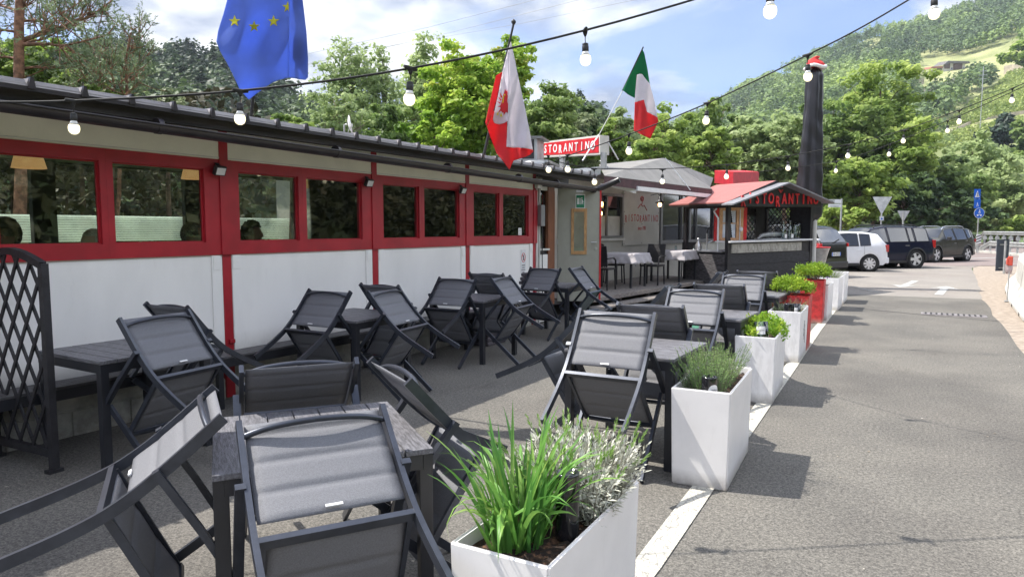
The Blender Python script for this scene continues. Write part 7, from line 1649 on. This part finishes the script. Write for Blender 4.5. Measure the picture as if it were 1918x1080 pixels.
# right of the flags
for u, vt, vb, w, D, pal, lab in (
    (1250, 205, 340, 120, 45, 'bright', 'yellow green tree right of the green white and red flag'),
    (1225, 240, 340, 110, 34, 'bright', 'bright bush above the awning ridge'),
    (1330, 195, 350, 120, 50, 'mid', 'rounded green tree left of the bulb before the hillside'),
    (1330, 240, 350, 80, 36, 'bright', 'vivid green bush right above the red roof box'),
    (1400, 225, 350, 110, 48, 'pale', 'pale willow left of the closed parasol'),
    (1465, 205, 370, 140, 46, 'pale', 'tall pale willow directly left of the closed parasol'),
    (1560, 190, 400, 150, 62, 'mid', 'green tree right of the closed parasol, left shoulder of the great tree'),
    (1632, 124, 400, 160, 64, 'bright', 'great rounded tree with the highest crown right of the closed parasol'),
    (1680, 225, 410, 130, 60, 'bright', 'right shoulder of the great rounded tree'),
    (1600, 300, 420, 150, 46, 'bright', 'vivid light green tree behind the white direction sign'),
    (1575, 378, 430, 90, 36, 'bright', 'light green bush just behind the black SUV and direction sign'),
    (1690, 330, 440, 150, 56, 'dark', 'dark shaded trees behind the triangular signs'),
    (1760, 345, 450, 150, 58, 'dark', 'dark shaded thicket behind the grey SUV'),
    (1775, 300, 420, 130, 62, 'mid', 'green tree above the grey SUV with sunlit top'),
    (1850, 300, 440, 150, 70, 'pale', 'pale willow thicket behind the guard rail'),
    (1900, 285, 430, 130, 74, 'pale', 'pale willow at the right edge above the guard rail'),
    (1815, 255, 400, 130, 80, 'pale', 'soft grey green willow below the vineyard'),
    (1885, 405, 455, 90, 60, 'bright', 'bright low bush behind the guard rail at the right edge'),
    (1960, 260, 440, 140, 80, 'mid', 'tree at the right edge beyond the guard rail'),
    (1520, 330, 430, 110, 52, 'mid', 'green tree behind the closed parasol')):
    T(lab, 'tree' if vb-vt > 80 else 'bush', 'broadleaf_tree' if vb-vt > 80 else 'bush', u, vt, vb, w, D, pal, gap=1.25 if vb-vt > 80 else 1.0)
T('dark spruce below the vineyard at the right', 'tree', 'spruce_tree', 1870, 215, 285, 46, 150, 'spruce', 'spruces below the vineyard', 'cone', gap=2.2)
T('shorter dark conifer left of the spruce below the vineyard', 'tree', 'spruce_tree', 1848, 238, 285, 44, 150, 'spruce', 'spruces below the vineyard', gap=1.6)
T('bright green tree right of the dark spruce', 'tree', 'broadleaf_tree', 1912, 215, 300, 60, 140, 'mid')
T('large green tree on the terrace wall at the right edge', 'tree', 'broadleaf_tree', 1900, 70, 125, 62, 260, 'bright', gap=1.5, trunk=False)
# bank of vegetation behind the louvre fence and trees on the river side (they show in the window glass)
def hedge(name, label, x0, x1, y0, y1, z1, n, pal, size, cat='hedge'):
    rng = trng; t = thing(name, label, cat, ((x0+x1)/2, (y0+y1)/2, 0)); P = np.stack([x0+(x1-x0)*rng.random(n), y0+(y1-y0)*rng.random(n), z1*rng.random(n)**.8], 1); f_ = (P[:, 0]-x0)/(x1-x0)
    hh = z1*(.75+.25*np.sin(P[:, 1]*.9)*np.sin(P[:, 1]*.37+1)); P[:, 2] = np.minimum(P[:, 2], hh); V, F = leaf_quads(P, size, rng, 1.5); cl = np.floor(P*1.1); tt = np.clip(.5*rng.random(n)+.5*((np.sin(cl@np.array([12.9, 78.2, 37.7]))*43758) % 1), 0, 1)
    V = V-np.array(tuple(t.location)); np_mesh('foliage', V, F, pal, t, tt)
    b = MB(); 
    for k in range(int((y1-y0)/1.2)): y = y0+1.2*k+.4; x = (x0+x1)/2; b.tube([(x, y, 0), (x+.1, y+.1, z1*.5), (x, y, z1*.8)], [.06, .04, .02], 5)
    b.build('stems', 'bark', t, world=True); return t
M['leaf_bank'] = leafmat('leaf_bank', [(0.03, 0.03, 0.018), (0.055, 0.052, 0.028), (0.10, 0.09, 0.05)], .2)
hedge('hedge', 'dim brownish hedge seen through the restaurant windows', -22, -15.5, -14, 14, 5.5, 34000, M['leaf_bank'], .16)
# wooded slope across the river, outside the picture to the right: it shows in the window glass
RV = []; RF = []
def rz_(x, y): return max(-.5, (x-26)*.52*(1+.12*math.sin(y/17.0)+.08*math.sin(x/11.0+y/23.0)))
for i in range(31):
    for j in range(31): x = 22+(110-22)*i/30; y = -90+(260+90)*j/30; RV.append((x+max(0, y-10)*.35, y, rz_(x, y)))
for i in range(30):
    for j in range(30): a = i*31+j; RF.append((a, a+31, a+32, a+1))

# ================================================================== HILLS
def vtable(T_):
    def f(u): return lerp_t(T_, u)
    return f
def hill(name, T_, R0, R1, u0, u1, m, nu=150, nr=46, power=1.15, rough=.02, zback=1.02, D_=None):
    """terrain whose skyline, from the restaurant, runs along table T_ (u -> v)"""
    V = []; F = []; rng = np.random.default_rng(3); hf = {}
    def H(u, d):
        f_ = min(1, max(0, (d-R0)/(R1-R0))); zt = atd(u, lerp_t(T_, u), R1).z; z = zt*f_**power
        z += rough*R1*.5*f_*(1-f_)*(math.sin(u/37.0+d/60)*.6+math.sin(u/91.0-d/35.0)*.5+math.sin(u/19.0+d/23.)*.2); return max(z, -0.5) if f_ > 0 else -.5
    for i in range(nu+1):
        u = u0+(u1-u0)*i/nu
        for j in range(nr+1):
            d = R0+(R1*1.25-R0)*j/nr; z = H(u, min(d, R1)) - (max(0, d-R1))*.5; p = atd(u, 428, d); V.append((p.x, p.y, z))
    for i in range(nu):
        for j in range(nr): a = i*(nr+1)+j; F.append((a, a+1, a+nr+2, a+nr+1))
    o = np_mesh(name, np.array(V), np.array(F), m, None, None, True); tag(o, kind='structure'); return o, H
M['hill_grass'] = mat('hill_grass', (0.20, 0.24, 0.08), .95, var=.3, scale=.03, detail=8, col2=(0.33, 0.34, 0.15))
M['hill_floor'] = mat('hill_floor', (0.05, 0.075, 0.025), .95, var=.4, scale=.05, detail=8)
TR = [(1000, 330), (1180, 290), (1250, 250), (1330, 214), (1380, 178), (1440, 150), (1500, 120), (1560, 94), (1620, 68), (1680, 60), (1740, 42), (1790, 24), (1850, 2), (1918, -28), (2100, -100), (2500, -230)]
TL_ = [(-500, 120), (-100, 160), (60, 160), (120, 140), (180, 112), (235, 106), (285, 124), (305, 150), (325, 132), (360, 128), (410, 130), (450, 138), (480, 160), (520, 186), (570, 212), (620, 250), (680, 285), (760, 330), (900, 380)]
TM = [(800, 300), (900, 262), (1000, 232), (1060, 224), (1110, 245), (1170, 268), (1240, 285), (1320, 310), (1500, 330), (1750, 360), (2200, 330)]
hr, HR = hill('hillside', TR, 130, 620, 1000, 2500, 'hill_grass')
hl, HL = hill('hills', TL_, 70, 230, -500, 900, 'hill_floor')
hm, HM = hill('hill_ridge', TM, 95, 190, 800, 2200, 'hill_floor')
def inpoly(u, v, poly):
    r = False; j = len(poly)-1
    for i in range(len(poly)):
        (xi, yi), (xj, yj) = poly[i], poly[j]
        if (yi > v) != (yj > v) and u < (xj-xi)*(v-yi)/(yj-yi)+xi: r = not r
        j = i
    return r
CLEAR = [[(1735, 262), (1775, 225), (1800, 200), (1850, 165), (1880, 130), (1918, 112), (2100, 70), (2100, 300), (1900, 290), (1760, 290)], [(1600, 95), (1650, 82), (1655, 90), (1605, 100)], [(1375, 202), (1410, 192), (1412, 200), (1378, 207)], [(1448, 144), (1485, 140), (1488, 150), (1450, 152)],
    [(1712, 146), (1722, 110), (1800, 108), (1850, 92), (1918, 62), (1918, 90), (1850, 108), (1798, 136)], [(1705, 184), (1712, 170), (1775, 150), (1780, 162), (1712, 190)], [(1860, 145), (1865, 128), (1918, 122), (1918, 140)]]
def forest(name, H, Ra, Rb, u0, u1, N, hsz, cols, clear, seed, cards=70, pexp=1.0):
    rng = np.random.default_rng(seed); pts = []
    while len(pts) < N:
        u = u0+(u1-u0)*rng.random(); d = Ra+(Rb-Ra)*rng.random()**pexp; z = H(u, d); p = atd(u, 428, d); 
        if clear:
            uu, vv = project((p.x, p.y, z+hsz*.4))
            u2, v2 = project((p.x, p.y, z)); u3, v3 = project((p.x, p.y, z+hsz))
            if any(inpoly(uu, vv, c) or inpoly(u2, v2, c) or inpoly(u3, v3, c) for c in clear): continue
        pts.append((p.x, p.y, z, u, d))
    pts = np.array(pts); n = len(pts); 
    kind = np.sin(pts[:, 3]/47.0+pts[:, 4]/70.0)+.8*np.sin(pts[:, 3]/23.0-pts[:, 4]/41.0)+rng.normal(size=n)*.7
    Hh = hsz*(.7+.6*rng.random(n)); rad = Hh*(.36+.12*rng.random(n)); conif = kind < -.35; rad[conif] *= .72; Hh[conif] *= 1.12
    d = rng.normal(size=(n, cards, 3)); d /= np.linalg.norm(d, axis=2, keepdims=True); d[..., 2] = np.where(d[..., 2] < -.3, -d[..., 2], d[..., 2])
    lump = 1+.18*np.sin(d[..., 0]*5+pts[:, None, 0])+.15*np.sin(d[..., 1]*6+pts[:, None, 1])+.1*rng.normal(size=(n, cards))
    taper = np.where(conif[:, None], 1-.55*np.clip(d[..., 2], 0, 1), 1.0)
    P = np.empty((n, cards, 3)); P[..., 0] = pts[:, None, 0]+d[..., 0]*rad[:, None]*lump*taper; P[..., 1] = pts[:, None, 1]+d[..., 1]*rad[:, None]*lump*taper; P[..., 2] = pts[:, None, 2]+Hh[:, None]*(.5+.48*d[..., 2]*lump)
    dirs = rng.normal(size=(n*cards, 3)); sz = np.repeat(rad*.34, cards)*(.6+.7*rng.random(n*cards))
    nr = (d*.9+np.array([SX, SY, SZ])*.3+np.array([0, 0, .2])).reshape(-1, 3); V, F = leaf_quads(P.reshape(-1, 3), sz, rng, 1.2, 0, None, 1.0, nr)
    base = np.clip(.5+.30*kind/2, .0, 1); tt = np.clip(base[:, None]*.75+.25*rng.random((n, cards)), 0, 1).ravel()
    o = np_mesh(name, V, F, cols, None, tt)
    tag(o, kind='stuff'); return o
FC = leafmat('forest_leaf', [(0.05, 0.085, 0.045), (0.095, 0.15, 0.06), (0.21, 0.30, 0.085), (0.34, 0.43, 0.12)], .25, shade_scale=.01)
FC2 = leafmat('forest_leaf_near', [(0.022, 0.036, 0.028), (0.035, 0.058, 0.032), (0.075, 0.12, 0.04), (0.14, 0.20, 0.055)], .25, shade_scale=.02)
o = forest('forest', HR, 215, 640, 1050, 2350, 5600, 9.0, FC, CLEAR, 5, 84, .8, ); tag(o, 'mixed forest covering the hillside on the right', 'forest')
o = forest('forest', HL, 80, 236, -350, 830, 1500, 7.0, FC2, None, 6, 170, .8); tag(o, 'dark wooded hills behind the roof on the left', 'forest')
o = forest('forest', HM, 98, 194, 830, 2100, 900, 6.5, FC2, None, 8, 120, .8); tag(o, 'low wooded ridge behind the flags and parasol', 'forest')
def onhill(u, v, H=HR, Ra=140, Rb=640):
    best = None
    for d in np.linspace(Ra, Rb, 260):
        z = H(u, d); q = project(np.array([atd(u, 428, d).x, atd(u, 428, d).y, z]))[1]
        if q <= v: return Vector((atd(u, 428, d).x, atd(u, 428, d).y, z)), d
    return Vector((atd(u, 428, Rb).x, atd(u, 428, Rb).y, H(u, Rb))), Rb
np_obj = np_mesh('river_slope', np.array(RV), np.array(RF), 'hill_floor', None, None, True); tag(np_obj, kind='structure')
rg_ = np.random.default_rng(12); n_ = 2600; X_ = 24+84*rg_.random(n_)**1.3; Y_ = -88+345*rg_.random(n_); Z_ = np.array([rz_(a, b_) for a, b_ in zip(X_, Y_)]); cds = 70
d_ = rg_.normal(size=(n_, cds, 3)); d_ /= np.linalg.norm(d_, axis=2, keepdims=True); r_ = 2.2*(.7+.6*rg_.random(n_))
P_ = np.stack([X_[:, None]+np.maximum(0, Y_-10)[:, None]*.35+d_[..., 0]*r_[:, None], Y_[:, None]+d_[..., 1]*r_[:, None], Z_[:, None]+2.6+d_[..., 2]*r_[:, None]*1.3], 2).reshape(-1, 3)
V_, F_ = leaf_quads(P_, np.full(len(P_), .75)*(.6+.7*rg_.random(len(P_))), rg_, 1.3); tt_ = np.clip(np.repeat(rg_.random(n_), cds)*.6+.3*rg_.random(len(P_)), 0, 1)
M['leaf_scrub'] = leafmat('leaf_scrub', [(0.05, 0.055, 0.025), (0.10, 0.11, 0.045), (0.19, 0.16, 0.08)], .2, shade_scale=.05)
tag(np_mesh('forest', V_, F_, 'leaf_scrub', None, tt_), 'scrubby wood on the slope across the river, mirrored in the window glass', 'forest', kind='stuff')
# vine rows
rng = trng; P = []; T_ = []
for k in range(46):
    s_ = k/45
    for f_ in np.linspace(0, 1, 150):
        u = 1720+230*f_; v = 286-s_*175+ (f_)*(-34)-12*math.sin(s_*5)
        if not inpoly(u, v, CLEAR[0]): continue
        if 225 < v+ (u-1850)*.22 < 236: continue
        pt, d = onhill(u, v); 
        for j in range(6): P.append((pt.x+rng.normal()*.5, pt.y+rng.normal()*.5, pt.z+.4+rng.random()*1.5)); T_.append(rng.random())
if P:
    V, F = leaf_quads(np.array(P), .75, rng, 1.0); M['vine'] = leafmat('leaf_vine', [(0.18, 0.25, 0.06), (0.30, 0.38, 0.10), (0.42, 0.48, 0.16)], .3, shade_scale=.05)
    tag(np_mesh('vineyard', V, F, 'vine', None, np.array(T_)), 'terraced rows of vines on the slope at the right', 'vineyard', kind='stuff')
# farmhouse on the slope
hp, hd = onhill(1757, 134); sc_ = hd/FPX
fh = thing('farmhouse', 'farmhouse with a broad dark roof and balconies high on the hillside', 'house', tuple(hp), (0, 0, YAW))
def hb(name, m, boxes, par=fh):
    b = MB()
    for (u0, v0, y0_), (u1, v1, y1_) in boxes: b.box((min(u0, u1)*sc_, y0_, min(v0, v1)*sc_), (max(u0, u1)*sc_, y1_, max(v0, v1)*sc_))
    return b.build(name, m, par)
M['house_wall'] = mat('house_wall', (0.58, 0.55, 0.48), .8); M['house_roof'] = mat('house_roof', (0.13, 0.12, 0.12), .8, var=.2, scale=.5); M['house_roof_red'] = mat('house_roof_red', (0.30, 0.12, 0.08), .8); M['house_wood'] = mat('house_wood', (0.11, 0.065, 0.05), .8)
hb('wall', 'house_wall', [((6, -4, 0), (34, 14, 7)), ((-8, -18, 0), (6, 8, 6)), ((-26, -18, .5), (-8, 2, 6))])
hb('wood_gable', 'house_wood', [((-4, 4, -.3), (6, 15, -.05)), ((12, 2, -.4), (28, 13, -.05)), ((-18, -8, -.3), (-6, -3, .4)), ((-18, -16, -.3), (-6, -12, .4))])
for u_, v_ in ((8, 2), (30, 2), (-22, -6), (-22, -14)): hb('window', 'glass_dark', [((u_, v_, -.12), (u_+3, v_+4, -.05))])
b = MB(); b.prism([(-10*sc_, -1.5, 9*sc_), (0*sc_, -1.5, 17*sc_), (38*sc_, -1.5, 16*sc_), (40*sc_, -1.5, 12.5*sc_), (6*sc_, -1.5, 13*sc_)], (0, 9, 1.2)); b.build('roof', 'house_roof', fh)
b = MB(); b.prism([(-32*sc_, -1.0, 3*sc_), (-28*sc_, -1, 7*sc_), (-9*sc_, -1, 8*sc_), (-8*sc_, -1, 5*sc_)], (0, 7, 1)); b.build('roof', 'house_roof_red', fh)
# retaining walls on the slope
def rwall(lab, pts, hpx, m):
    Q = [onhill(u, v) for u, v in pts]; t = thing('retaining_wall', lab, 'wall', tuple(Q[0][0]), (0, 0, 0), 'retaining walls on the hillside'); b = MB()
    for (a, da), (c, dc) in zip(Q[:-1], Q[1:]): b.prism([a-Vector((0, 0, 1)), c-Vector((0, 0, 1)), c+Vector((0, 0, hpx*dc/FPX)), a+Vector((0, 0, hpx*da/FPX))], Vector((.3, .5, 0)))
    b.build('stonework', m, t, world=True)
M['stone'] = mat('stone', (0.42, 0.36, 0.28), .9, var=.2, scale=.5, bump=.3); M['road_wall'] = mat('road_wall', (0.42, 0.38, 0.35), .9, var=.15, scale=.4)
rwall('pale retaining wall below the farmhouse road', [(1712, 182), (1740, 172), (1775, 160)], 14, 'road_wall'); rwall('tan terrace wall at the right edge above the vineyard', [(1862, 142), (1890, 136), (1930, 130)], 16, 'stone'); rwall('short tan wall left of the farmhouse', [(1692, 163), (1716, 158)], 9, 'stone'); rwall('low stony terrace edge through the vineyard', [(1770, 250), (1810, 232), (1860, 220), (1930, 208)], 5, 'stone')
for lab, u, v, h_ in (('thin mast standing in the vineyard', 1825, 250, 120),):
    p, d = onhill(u, v); t = thing('utility_pole', lab, 'pole', tuple(p)); b = MB(); b.tube([(0, 0, 0), (0, 0, h_*d/FPX)], .12, 6); b.build('pole', 'galv', t); b = MB()
    for k in range(3): b.beam((-1.2, 0, (h_-8-k*7)*d/FPX), (1.2, 0, (h_-8-k*7)*d/FPX), .12, .12)
    b.build('crossarm', 'galv', t)

# ================================================================== AIR
hz = MB(); hz.box((-620, -140, -1.2), (520, 900, 330)); ho = hz.build('haze', 'white'); tag(ho, 'thin blue air over the valley', 'haze', kind='stuff')
hm_ = bpy.data.materials.new('haze'); hm_.use_nodes = True; nt = hm_.node_tree; nt.nodes.remove(nt.nodes['Principled BSDF'])
pv = nt.nodes.new('ShaderNodeVolumePrincipled'); pv.inputs['Density'].default_value = 0.00022; pv.inputs['Color'].default_value = (0.78, 0.88, 1.0, 1); pv.inputs['Anisotropy'].default_value = 0.3
nt.links.new(pv.outputs[0], nt.nodes['Material Output'].inputs['Volume']); ho.data.materials.clear(); ho.data.materials.append(hm_)
